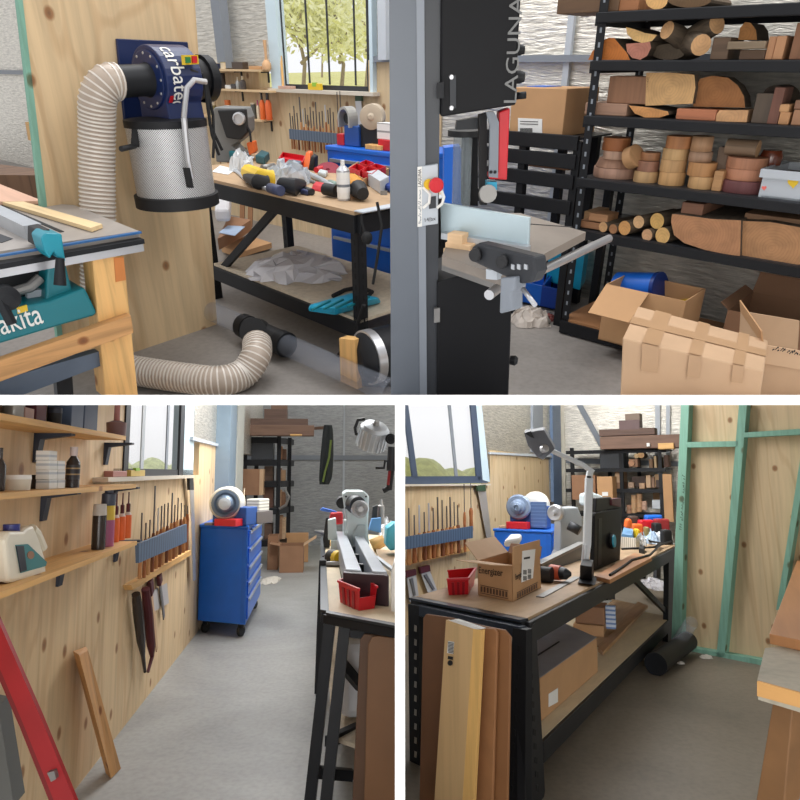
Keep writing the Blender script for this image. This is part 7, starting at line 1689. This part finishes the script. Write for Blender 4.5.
# ---- workbench
BZ = .9
Bn = R.z(525, 619, BZ); Bl = R.z(414, 597, BZ); Bf = R.z(676, 545, BZ)
bu = (Bl - Bn).normalized(); bl = (Bf - Bn).normalized(); BW = (Bl - Bn).length; BL_ = (Bf - Bn).length
t = thing('workbench', 'long black workbench with wooden top across the lower right view', 'workbench')
m = MB(axis=bl); m.prism([Bn, Bn + bl * BL_, Bn + bl * BL_ + bu * BW, Bn + bu * BW], UP * -.02); part('bench_top', m, BENCHTOP, t)
BEF = vplane(Bn, Bl); BLF = vplane(Bn, Bf)                  # end face, long face
def pbar(name, p, q, w, h, mat=BLACK): 
    m = MB(); m.bar(p, q, w, h); return part(name, m, mat, t, bevel=.004)
pbar('beam', Bn - UP * .07, Bn + bl * BL_ - UP * .07, .05, .11); pbar('beam', Bn + bu * BW - UP * .07, Bn + bu * BW + bl * BL_ - UP * .07, .05, .11)
pbar('end_beam', Bn - UP * .03, Bl - UP * .03, .06, .06); 
m = MB(); m.bar(Bn - bl * .03 - UP * .002, Bl - bl * .03 - UP * .002, .05, .012); part('edge_angle', m, paint('sheen black edge', (44, 52, 64), .3, .4), t)
m = MB(); m.ext([(416, 605), (520, 627), (524, 632), (524, 640), (413, 615)], off(BEF, -.10), .05); part('end_frame', m, paint('sheen black edge', (44, 52, 64)), t, bevel=.004)
# legs: near right perforated pair, near left, far ones
def perf_leg(pts, pl, dep, slots, name='leg', hole=None):
    m = MB(); m.ext(pts, pl, dep)
    for x, y, s in slots: m.ext([(x - s * .5, y), (x + s * .5, y + 1), (x + s * .35, y + 7), (x - s * .65, y + 6)], off(pl, -.003), .002, 1)
    part(name, m, [BLACK, hole or MC['dark slot']], t)
sl = [(522 - (y - 640) * .02, y, 2.2) for y in range(645, 795, 14)] + [(530 + (y - 640) * .03, y + 4, 2.2) for y in range(645, 795, 14)]
perf_leg([(513, 628), (526, 630), (525, 806), (503, 806), (507, 700)], off(BEF, -.11), .05, [(519 - (y - 640) * .05, y, 2.2) for y in range(645, 795, 14)])
perf_leg([(525, 632), (536, 622), (545, 790), (543, 806), (525, 806)], off(BLF, -.03), .04, [(530 + (y - 640) * .055, y, 2.4) for y in range(645, 790, 14)])
perf_leg([(408, 604), (419, 606), (420, 796), (410, 792)], off(BEF, -.10), .05, [(415.5 + (y - 640) * .0, y, 2.2) for y in range(625, 780, 14)], hole=paint('slot light', (150, 144, 134), .6))  # pale slots paint the light seen through the holes of this leg
for m_ in ([(669, 556), (676, 552), (674, 640), (668, 642)],):
    perf_leg(m_, off(BLF, -.01), .05, [])
perf_leg([(608, 590), (615, 588), (615, 604), (608, 606)], off(BLF, BW * .9), .05, [])
perf_leg([(657, 562), (661, 560), (660, 600), (656, 600)], off(BLF, BW * .9), .05, [])
# lower shelf
lsA = R.z(546, 738, .2); lsz = .2
lf0, lf1 = R.z(540, 744, lsz), R.z(671, 618, lsz); lu = (lf1 - lf0).normalized()
lb0, lb1 = R.z(470, 700, lsz), R.z(640, 590, lsz)
m = MB(axis=lu); m.prism([lf0, lf1, lf1 + bu * BW, lf0 + bu * BW], UP * .018); part('lower_shelf', m, wood('pale shelf board', (206, 188, 156), .9, 12, .3), t)
m = MB(); m.bar(lf0 - UP * .04, lf1 - UP * .04, .04, .11); part('shelf_beam', m, BLACK, t, bevel=.004)
m = MB(); m.bar(lf1 - UP * .04, lf1 + bu * BW - UP * .04, .04, .10); part('shelf_beam', m, BLACK, t, bevel=.004)
m = MB(); m.bar(R.on(632, 577, off(BLF, .03)), R.on(666, 612, off(BLF, .03)), .05, .03, BLF[1]); part('brace', m, BLACK, t)
# boards leaning on the bench end
def lean(name, label, pts, o, dep, mat, grp=None, axis=None):
    m = MB(); m.ext(pts, off(BEF, -.38 - o), dep); return solo(name, label, 'board', m, mat, grp, bevel=.004)
lean('brown_board', 'brown hardboard sheet leaning on the bench end behind the pale board, left one', [(419, 806), (423, 618), (426, 614), (452, 618), (490, 628), (480, 806)], .015, .015, paint('hardboard brown', (120, 82, 54), .6, 0, .06))
lean('brown_board', 'brown rounded hardboard sheet leaning at the right of the pale board, rear of two', [(470, 806), (478, 625), (504, 630), (510, 637), (507, 806)], .035, .015, paint('hardboard mid', (146, 100, 62), .55, 0, .06))
lean('brown_board', 'brown hardboard sheet leaning at the right of the pale board, front of two', [(465, 806), (474, 627), (494, 629), (497, 633), (492, 806)], .055, .015, MDF)
t3 = thing('pine_board', 'long pale pine board with barcode label leaning at the bench end', 'board')
m = MB(); m.ext([(434, 806), (446, 620), (473, 629), (462, 806)], off(BEF, -.49), .02); part('board_face', m, wood('pale laminated pine', (206, 172, 124), .88, 18, .04), t3)
m = MB(); m.ext([(462, 806), (473, 629), (482, 630), (473, 806)], off(BEF, -.489), .02); part('board_edge', m, wood('pale pine edge', (232, 186, 112), .85, 30), t3)
m = MB(); m.ext([(446, 621), (454, 619.5), (482, 629), (473, 630)], off(BEF, -.485), .03); part('board_end', m, PAPER, t3)
m = MB(); m.ext([(448, 641), (454, 642), (453, 654), (447, 653)], off(BEF, -.493), .002); lb_ = part('barcode_label', m, PAPER, t3)
m = MB()
for i in range(8): m.ext([(448, 642 + i * 1.4), (453.5, 643 + i * 1.4), (453.5, 643.6 + i * 1.4), (448, 642.6 + i * 1.4)], off(BEF, -.496), .001)
m.ext([(448, 656), (453, 657), (452.6, 660), (447.6, 659)], off(BEF, -.496), .001); m.ext(ell(450, 663, 2.6, 2.8, 12), off(BEF, -.496), .001); part('barcode', m, INK, lb_)
# ---- things on the bench
def bz(x, y, h=0): return R.z(x, y, BZ + h)
bin_('open red stacking bin on the bench corner beside the printed carton', [(447, 596), (469, 595), (476, 583), (448, 586)], BZ + .001, .10, RED)
t = thing('carton', 'open brown battery carton with printed sides and shipping label on the bench', 'carton')
A = bz(513, 602); L_ = bz(478, 595); B_ = bz(541, 588); hh = R.zat(A, 566) - BZ
vL, vB = L_ - A, B_ - A; C_ = L_ + vB
m = MB(); m.prism([A, L_, C_, B_], UP * .006); th = .006
cc = (A + C_) / 2
for p, q in ((A, L_), (L_, C_), (C_, B_), (B_, A)):
    w_ = (cc - (p + q) / 2).normalized() * th; m.prism([p, q, q + w_, p + w_], UP * hh)
part('carton_body', m, CARD, t)
up_ = UP * hh
flap(t, A + up_, L_ + up_, -vB * .38 + UP * .02 + (vL * .25), CARD2, 'flap'); flap(t, L_ + up_, C_ + up_, vL * .42 + UP * .10, CARD2, 'flap')
flap(t, A + up_, B_ + up_, UP * (R.zat(A, 547) - R.zat(A, 566)) , CARD, 'flap'); flap(t, B_ + up_, C_ + up_, UP * .06 + vB * .1, CARD3, 'flap')
F1 = vplane(A, L_); F2 = vplane(A, B_)
o_ = R.on(478.5, 573, off(F1, -.006)); e_ = R.on(497, 575.5, off(F1, -.006)); lettering('lettering', 'Energizer', o_, e_ - o_, UP, .058, INK, t, .0005, .95)
o_ = R.on(515.5, 580, off(F2, -.006)); e_ = R.on(523, 576, off(F2, -.006)); lettering('lettering', 'Energizer', o_, e_ - o_, UP, .05, INK, t, .0005, .7)
m = MB()
for (x0, y0, x1, y1, h_, f) in ((480, 586, 508, 592, 7, F1), (517, 594, 538, 583, 6, F2)):
    q = off(f, -.004)
    for i in range(9):
        u0, u1 = i / 9 + .015, (i + 1) / 9 - .03; m.ext([(x0 + (x1 - x0) * u0, y0 + (y1 - y0) * u0), (x0 + (x1 - x0) * u1, y0 + (y1 - y0) * u1), (x0 + (x1 - x0) * u1, y0 + (y1 - y0) * u1 + h_ - 1.5), (x0 + (x1 - x0) * u0, y0 + (y1 - y0) * u0 + h_ - 1.5)], q, .001)
    for dy in (-1.4, h_ - .6): m.ext([(x0, y0 + dy), (x1, y1 + dy), (x1, y1 + dy + .7), (x0, y0 + dy + .7)], q, .001)
part('printed_batteries', m, paint('brown print', (92, 62, 42)), t)
m = MB(); m.ext([(522.5, 551), (535.5, 549), (533, 578), (521.5, 582.5)], off(F2, -.008), .002); lab = part('shipping_label', m, PAPER, t, 'pale shipping label')
m = MB()
for x, y in ((523.5, 570), (528, 569), (523.5, 576), (528, 574.5)):
    for i in range(4): m.ext([(x + i * .9, y), (x + i * .9 + .45, y), (x + i * .9 + .45, y + 4.5), (x + i * .9, y + 4.5)], off(F2, -.0095), .001)
m.ext([(524, 557.5), (530, 556.5), (530, 558.5), (524, 559.5)], off(F2, -.0095), .001); part('label_print', m, INK, lab)
m = MB(); m.hq([(504, 548), (520, 545), (522, 541), (510, 541)], BZ + .2, .06); solo('white_paper', 'crumpled white paper poking out of the battery carton', 'paper', m, PAPER, bevel=.02)
# clamp bar, drill, lamp
m = MB(axis=bl); m.bar(bz(540, 597, .004), bz(577, 577, .004), .05, .006); solo('steel_rule', 'flat grey steel bar lying on the bench beside the carton', 'bar', m, DULL)
t = thing('cordless_drill', 'red and black cordless drill lying on the bench behind the carton', 'drill')
m = MB(); m.tube([bz(538, 574, .055), bz(552, 575, .055)], .055, 14); part('battery_end', m, BLACKM, t)
m = MB(); m.tube([bz(551, 572, .06), bz(561, 573, .06)], [.055, .05], 14); part('motor_body', m, paint('orange red plastic', (196, 84, 52)), t)
m = MB(); m.tube([bz(561, 573, .06), bz(566, 574, .06), bz(571, 574, .06)], [.045, .04, .015], 14); part('chuck', m, DARKG, t)
t = thing('bench_lamp', 'tall grey jointed lamp with square head standing on the bench', 'lamp')
m = MB(); m.hexa([bz(579.5, 581), bz(592, 582.5), bz(594, 575), bz(583, 573.5)], [bz(580, 565, .135), bz(592, 566.5, .135), bz(593.5, 560, .135), bz(582.5, 559, .135)]); part('base', m, BLACKM, t, bevel=.006)
m = MB(); m.hexa([bz(578, 582.5), bz(595, 585), bz(597, 577), bz(581, 573)], [bz(578, 582.5, .02), bz(595, 585, .02), bz(597, 577, .02), bz(581, 573, .02)]); part('base_plate', m, BLACK, t)
lp = vyaw(bz(586, 578), 90); lk = R.k(bz(586, 578))
def lt(name, pts, r, mat, o=0): 
    m = MB(); m.tube([R.on(x, y, off(lp, o)) for x, y in pts], r, 12); return part(name, m, mat, t)
lt('lower_post', [(583.5, 567), (585.5, 545)], 3 * lk, ALU); 
m = MB(); m.ext([(583.5, 565), (586.5, 478), (593.5, 478), (591.5, 545), (588.5, 565)], off(lp, -.02), .05); part('upright_arm', m, paint('lamp pale grey', (222, 228, 232), .4, .1), t, bevel=.006)
lt('elbow', [(588.5, 480), (590, 472), (592, 469)], 3.4 * lk, MC['lamp pale grey'])
lt('upper_arm', [(591, 471), (583, 465), (548, 449)], 2.6 * lk, MC['lamp pale grey'])
lt('elbow_bolt', [(589, 478), (589, 476)], 2.2 * lk, BLACKM, -.06)
m = MB(); P = [R.on(*q) for q in ((524, 433, off(lp, .06)), (544, 430, off(lp, .0)), (555, 449, off(lp, -.04)), (543, 460, off(lp, -.02)), (537, 457, off(lp, .03)), (528, 446, off(lp, .06)))]
m.prism(P, V(.02, .07, .03)); part('lamp_head', m, paint('lamp head grey', (112, 116, 124), .5), t, bevel=.004)
m = MB(); c = R.on(543.5, 449, off(lp, -.04)); m.lathe(c, [(0, 4.4 * lk), (.03, 4 * lk), (.035, 2 * lk)], 18, V(.3, -1, .1)); part('head_joint', m, STEEL, t)
m = MB(); m.ext([(525, 433), (531, 431), (534, 438), (531, 437)], off(lp, -.0), .03); part('head_clip', m, DARKG, t)
# grey lathe behind
t = thing('wood_lathe', 'grey wood lathe behind the lamp on the long workbench', 'lathe')
hp2 = vyaw(bz(566, 556), 90)
LG2 = paint('lathe blue grey', (158, 164, 168), .4, 0, .04)
m = MB(); m.ext([(555, 562), (560, 552), (561, 520), (562, 508), (578, 507), (583, 520), (584, 548), (590, 556), (590, 562)], off(hp2, .5), .3); part('headstock', m, LG2, t, bevel=.015)
m = MB(); c = R.on(555, 513, off(hp2, .42)); k = R.k(c); m.lathe(c, [(-.1, 5 * k), (-.05, 8 * k), (0, 8.5 * k), (.02, 7 * k), (.01, 3 * k), (.06, 2 * k), (.06, 0)], 24, V(-.62, -.78, 0)); part('chuck', m, STEEL, t)
m = MB(); m.tube([R.on(569, 525, off(hp2, .4)), R.on(580, 531, off(hp2, .35))], .05, 10); part('handle', m, DARKG, t)
ba, bb = R.Y(548, 572, bz(560, 565).y), R.Y(590, 560, bz(560, 565).y + .5)
m = MB(axis=bl); m.ext([(541, 563), (588, 542), (588, 562), (545, 582), (541, 582)], off(BLF, .5), .07); part('bed', m, paint('bed blue grey', (74, 82, 90), .4, .2), t, bevel=.006)
m = MB(); m.ext([(541, 564), (586, 542), (588, 543.5), (543, 566)], off(BLF, .49), .07); part('bed_way', m, DULL, t)
m = MB(); m.ext([(584, 505), (584, 494), (592, 492), (603, 496), (606, 505), (606, 512)], off(hp2, .55), .2); part('motor_cover', m, LPG, t, bevel=.02)
m = MB(); m.ext([(570, 563), (578, 556), (594, 556), (594, 562), (580, 566)], off(hp2, .15), .1); solo('white_dish', 'white scoop lying at the foot of the lamp', 'dish', m, WHITE, bevel=.01)
for i, (x, yt, yb, mt, l) in enumerate(((546, 500, 508, CARD3, 'dark box behind the felt wheel'), (549.5, 502, 508, DGL, 'small dark jar behind the lathe chuck'),)):
    m = MB(); m.ext([(x - 2, yt), (x + 2, yt), (x + 2, yb), (x - 2, yb)], off(cfr, .6), .1); solo('small_box', l, 'box', m, mt)
# bandsaw-like dark panel
t = thing('disc_sander', 'tall dark grey machine panel with round port, standing on the bench', 'machine')
pa, pb_ = bz(594, 572), bz(620, 560); DP = vplane(pa, pb_)
m = MB(); m.ext([(594, 571), (595, 516), (595.5, 513), (622, 508), (622, 513), (620, 560)], DP, .035); part('panel', m, CHARC, t, bevel=.006)
m = MB(); m.ext([(598, 566), (598.5, 519), (602, 518), (601.5, 564)], off(DP, -.004), .004); part('side_rib', m, BLACK, t)
m = MB(); c = R.on(611, 541, off(DP, -.005)); k = R.k(c); m.lathe(c, [(0, 7.6 * k), (.01, 8 * k), (.03, 7.4 * k)], 22, -DP[1]); part('round_port', m, BLACKM, t)
m = MB(); c2 = R.on(613.5, 541, off(DP, -.037)); m.lathe(c2, [(0, 6.2 * k), (.012, 6 * k)], 22, -DP[1]); part('port_cap', m, CYAN, t)
m = MB(); m.ext([(596, 512), (597, 498), (611, 497), (614, 501), (621, 499), (622, 508)], off(DP, .02), .06); part('top_housing', m, BLACKM, t, bevel=.008)
m = MB(); m.ext([(612, 505), (612, 499), (621, 498), (621, 507)], off(DP, .0), .05); part('top_block', m, MAROON, t)
m = MB(axis=bl); m.hq([(595, 580), (610, 584), (652, 561), (634, 556)], BZ + .001, .03); solo('orange_board', 'orange-brown board under the dark machine panel', 'board', m, wood('orange brown plank', (186, 130, 84)), bevel=.004)
# clutter at the far end
t = thing('plastic_basket', 'white perforated plastic basket on the far end of the bench', 'basket')
q = [(620, 548), (636, 550), (645, 538), (628, 536)]; traybox(t, q, BZ + .001, .12, stripes('basket print', (226, 224, 214), (170, 164, 150), 36, .5, 0, 'u', .7), .008, 'basket_body')
m = MB(); m.hq([(622, 545), (633, 546), (634, 538), (624, 537)], BZ + .03, .12); solo('blue_packet', 'light blue packet lying in the white basket', 'packet', m, paint('soft blue', (104, 150, 190)), bevel=.01)
crumple('plastic_bag', 'white crumpled bag right of the basket', 'bag', 641, 545, 5, .13, clear('milky plastic', (225, 228, 230), .8, .3), 41, BZ, 1.5)
crumple('plastic_bag', 'pale blue crumpled bag in the middle of the far clutter', 'bag', 650, 543, 7, .17, clear('pale blue plastic', (186, 206, 226), .85, .3), 42, BZ, 2)
crumple('plastic_bag', 'white bag with dark print at the right end of the far clutter', 'bag', 663, 543, 8, .17, clear('milky plastic', (225, 228, 230), .8, .3), 43, BZ, 2)
cp0 = vyaw(bz(650, 545), 90)
for i, (x0, x1, yt, yb, mt, o, l) in enumerate(((641, 655, 520, 545, RED, .55, 'red tray standing in the far clutter'), (657, 671, 519, 544, paint('dull red tray', (150, 44, 46)), .5, 'dull red tray at the back of the far clutter'), (648, 664, 515, 544, BLUE, .75, 'blue box behind the red trays'), (634, 644, 524, 546, ORANGE, .35, 'orange tool left of the red tray'), (637, 641, 529, 546, YELLOW, .12, 'yellow tape roll beside the white basket'), (655, 663, 523, 544, BLACKM, .4, 'black tool between the red trays'), (664, 673, 530, 541, BLACKM, .0, 'black grip at the end of the bench'), (647, 651, 527, 545, OLIV, .2, 'olive roll standing in the far clutter'), (631, 640, 516, 546, paint('dark brown clutter', (70, 52, 44)), .7, 'dark brown block at the back of the far clutter'))):
    P0 = R.on((x0 + x1) / 2, yb, cp0); q = off(cp0, o)
    m = MB(); m.pbox(x0, x1, yt, None, q, .12, z0=BZ + .001); solo('bench_tool', l, 'tool', m, mt, bevel=.02)
m = MB(); m.ext([(626, 528), (627, 520), (630, 518), (633, 521), (632, 529)], vyaw(bz(630, 546), 90), .1); solo('orange_bottle', 'small orange bottle at the left of the far clutter', 'bottle', m, ORANGE, bevel=.02)
m = MB(); m.hq([(639, 553), (644, 554), (645, 550.5), (640, 550)], BZ + .001, .05); solo('black_block', 'small black block on the bench in front of the white basket', 'block', m, BLACKM, bevel=.006)
for pts, l in ((((610, 575), (624, 566), (632, 560), (650, 555), (660, 545), (672, 541)), 'black cable running along the bench edge'), (((622, 549), (640, 548), (655, 547), (660, 543), (650, 541), (644, 536)), 'thin black cable curling beside the basket')):
    m = MB(); m.tube([bz(x, y, .04) for x, y in pts], .011, 6); solo('cable', l, 'cable', m, RUB)
# ---- lower shelf
t = thing('carton', 'large flat brown carton with grey top lying on the lower shelf behind the bench leg', 'carton')
P = [R.z(x, y, lsz + .019) for x, y in ((541, 722), (598, 672), (560, 652), (505, 690))]; h_ = R.zat(P[0], 682) - lsz
m = MB(); m.hexa(P, [p + UP * h_ for p in P]); part('carton_body', m, CARD, t, bevel=.006)
m = MB(); c = [p + UP * (h_ + .002) for p in P]; m.prism(c, UP * .003); part('grey_top', m, paint('grey card top', (150, 150, 154), .6, 0, .06), t)
LF = vplane(P[0], P[1]); m = MB(); m.ext([(549, 694), (558, 688), (558, 702), (549, 707)], off(LF, -.004), .003); part('shipping_label', m, PAPER, t)
m = MB(); a0_, a1_2 = c[0].lerp(c[3], .45), c[1].lerp(c[2], .45); m.bar(a0_.lerp(a1_2, .15) + UP * .005, a0_.lerp(a1_2, .6) + UP * .005, .012, .004); part('torn_seam', m, INK, t)
m = MB(axis=lu)
m.hq([(598, 652), (603, 656), (648, 608), (638, 604)], lsz + .019, .03); solo('long_board', 'long thin board lying on edge along the lower shelf', 'board', m, W((190, 140, 92)), bevel=.003)
m = MB(axis=lu); m.hq([(572, 640), (600, 648), (640, 606), (612, 600)], lsz + .019, .012); solo('flat_board', 'wide tan board lying flat under the small cartons', 'board', m, W((196, 152, 108)))
t = thing('carton', 'small brown carton at the bottom of the pair on the lower shelf', 'carton')
def crt(x0, x1, yt, yb, z, pl, dep, mat, t, nm='carton_body'):
    m = MB(); m.pbox(x0, x1, yt, None, pl, dep, z0=z); return part(nm, m, mat, t, bevel=.005)
cp1 = vyaw(R.z(590, 636, lsz + .033), 112)
crt(573.5, 604, 625, 636, lsz + .033, cp1, .3, CARD, t)
zz3 = R.zat(R.on(590, 636, cp1), 624.5) if False else zon(588, 624.5, cp1)
t = thing('carton', 'small brown carton stacked on top of the pair on the lower shelf', 'carton'); crt(575.5, 605, 607, 624, zz3 + .002, off(cp1, .02), .28, CARD3, t)
t = thing('blue_packet', 'blue and white printed packet beside the stacked small cartons', 'packet'); m = MB(); m.pbox(606, 616, 606, None, off(cp1, .08), .06, z0=zz3 - .04); part('packet_body', m, stripes('blue white print', (206, 216, 232), (110, 140, 190), 26, .5, 0, 'v', .6), t, bevel=.004)
crumple('plastic_sheet', 'crumpled clear plastic on the shelf beyond the brace', 'plastic sheet', 656, 587, 12, .12, clear('frosted sheet', (206, 204, 206), .6, .2), 51, lsz, 2.2)
m = MB(); m.hq([(577, 610), (604, 606), (612, 601), (584, 604)], lsz + .12, .012); solo('white_paper', 'white paper sheet lying behind the stacked small cartons', 'paper', m, PAPER)
m = MB(); m.ext([(644, 590), (645, 568), (657, 562), (668, 560), (668, 590)], off(BLF, 1.3), .2); solo('hardboard_sheet', 'brown hardboard standing beyond the far bench leg', 'panel', m, CARD3)
# ---- pipe on the floor
t = thing('dust_duct', 'black pipe fitting with a clear pipe stub on the floor by the stud wall', 'pipe')
a, b = R.z(656, 664, .09), R.z(688, 641, .12); m = MB(); m.tube([a, b], .085, 20); part('tee_joint', m, BLACKM, t)
d = (b - a).normalized(); m = MB(); m.tube([a - d * .01, a + d * .09], .095, 20); m.lathe(a - d * .011, [(0, .07), (.002, .0)], 20, d); part('collar', m, BLACK, t)
m = MB(); m.tube([R.z(676, 646, .13), R.on(692, 622, off(SP, -.12))], .06, 18, caps=False); part('pipe', m, GLASSY, t, 'clear pipe stub')
crumple('wood_shavings', 'pale wood chip on the floor by the bottom plate', 'wood chip', 706, 658, 6, .03, paint('pale shavings', (206, 200, 190), .9), 61, 0, .8)
crumple('wood_shavings', 'tiny pale wood chip on the floor left of the larger one', 'wood chip', 681, 664, 3.5, .02, paint('pale shavings', (206, 200, 190), .9), 62, 0, .8)
# ------------------------------------------------------------------ white border bands between the three views, built as slab and wall
use(RB)
def divider():
    s = V(1, 0, 0); f = RB.M @ V(0, 1, 0); u = RB.M @ V(0, 0, 1)
    D0, D1 = .9, 3.25
    h = D0 * 5 / F
    m = MB(); c = EYE + f * ((D0 + D1) / 2)
    m.box(c, s * 3.2, f * ((D1 - D0) / 2), u * h)
    struct('border_slab', m, DIVW, clip=False)
    m = MB()
    zt = EYE.z - h * .9; y0 = D0
    a = EYE + f * D0 - u * h; b = EYE + f * D1 - u * h
    bz = -1.2
    # upright border below the slab, its near edge square to the view
    p = [a - s * h, a + s * h, a + s * h - u * 1.9, a - s * h - u * 1.9]
    m.prism(p, f * 8)
    struct('border_wall', m, DIVW, clip=False)
divider()
finalize()
# ------------------------------------------------------------------ camera, world, lamps
cam = bpy.data.cameras.new('camera'); co = bpy.data.objects.new('camera', cam); COL.objects.link(co)
cam.sensor_fit = 'HORIZONTAL'; cam.sensor_width = 36; cam.lens = 36 * F / 800; cam.clip_start = .05; cam.clip_end = 200
co.location = EYE; co.rotation_euler = (PI / 2 - RB.a, 0, 0)
SC.camera = co
w = bpy.data.worlds.new('sky'); SC.world = w; w.use_nodes = True
nt = w.node_tree; bg = nt.nodes['Background']
tc = nt.nodes.new('ShaderNodeTexCoord'); sp = nt.nodes.new('ShaderNodeSeparateXYZ')
nt.links.new(tc.outputs['Generated'], sp.inputs[0])
r = _ramp(nt, [(.0, (.42, .40, .38)), (.46, (.7, .69, .68)), (.54, (.98, .98, 1.0)), (1, (1.0, 1.02, 1.08))])
mr = nt.nodes.new('ShaderNodeMapRange'); mr.inputs[1].default_value = -1; mr.inputs[2].default_value = 1
nt.links.new(sp.outputs[2], mr.inputs[0]); nt.links.new(mr.outputs[0], r.inputs[0]); nt.links.new(r.outputs[0], bg.inputs[0])
bg.inputs[1].default_value = 1.0
def lamp(room, p, target, size, power, color=(1, 1, 1), sy=None):
    l = bpy.data.lights.new('fill_light', 'AREA'); l.size = size; l.energy = power; l.color = color  # added area lamp to brighten a bay, no such fitting is seen
    if sy: l.shape = 'RECTANGLE'; l.size_y = sy
    o = bpy.data.objects.new('fill_light', l); COL.objects.link(o)
    a, b = room.world(Vector(p)), room.world(Vector(target))
    o.location = a; o.rotation_euler = (b - a).to_track_quat('-Z', 'Y').to_euler(); return o
lamp(RT, (-1.2, 5.2, 4.6), (-1.0, 5.0, 0), 2.5, 120)
lamp(RT, (2.0, 3.2, 4.4), (2.2, 4.6, .6), 2.5, 75)
lamp(RL, (-.9, 6.6, 3.0), (-1.0, 6.0, 0), 1.6, 110)
lamp(RL, (-1.6, 9.5, 4.6), (-1.6, 10.5, 0), 1.6, 60)
lamp(RL, (-.7, -.9, .95), (-1.2, 4.2, .8), 1.0, 30, (1, .98, .95))  # added low fill behind the eye, stands in for door daylight
lamp(RR, (1.6, 6.6, 3.0), (1.8, 6.6, 0), 1.6, 70)
lamp(RR, (2.4, 7.4, 2.7), (3.2, 11, 1.0), .8, 45)
lamp(RR, (2.2, 9.0, 4.4), (2.4, 10.5, .8), 1.6, 100)
lamp(RR, (.8, -.9, .95), (1.6, 4.2, .3), 1.0, 18, (1, .97, .92))  # added low fill behind the eye for the right bay
sl = bpy.data.lights.new('door_light', 'SPOT'); sl.energy = 520; sl.spot_size = .30; sl.spot_blend = 1.0; sl.shadow_soft_size = .25; sl.color = (.82, .9, 1.0)
so = bpy.data.objects.new('door_light', sl); COL.objects.link(so); use(RR)
a_, b_ = RR.world(V(.35, -1.5, 1.45)), RR.world(R.z(690, 725)); so.location = a_; so.rotation_euler = (b_ - a_).to_track_quat('-Z', 'Y').to_euler()
lg = bpy.data.lights.new('border_fill', 'POINT'); lg.energy = 13; lg.shadow_soft_size = .15  # added point lamp near the eye, whitens the border edges
lo = bpy.data.objects.new('border_fill', lg); lo.location = EYE + V(0, -.3, 0); COL.objects.link(lo)
SC.view_settings.view_transform = 'Standard'; SC.view_settings.look = 'None'
SC.view_settings.exposure = 0.0; SC.view_settings.gamma = 1.0; SC.view_settings.use_curve_mapping = False
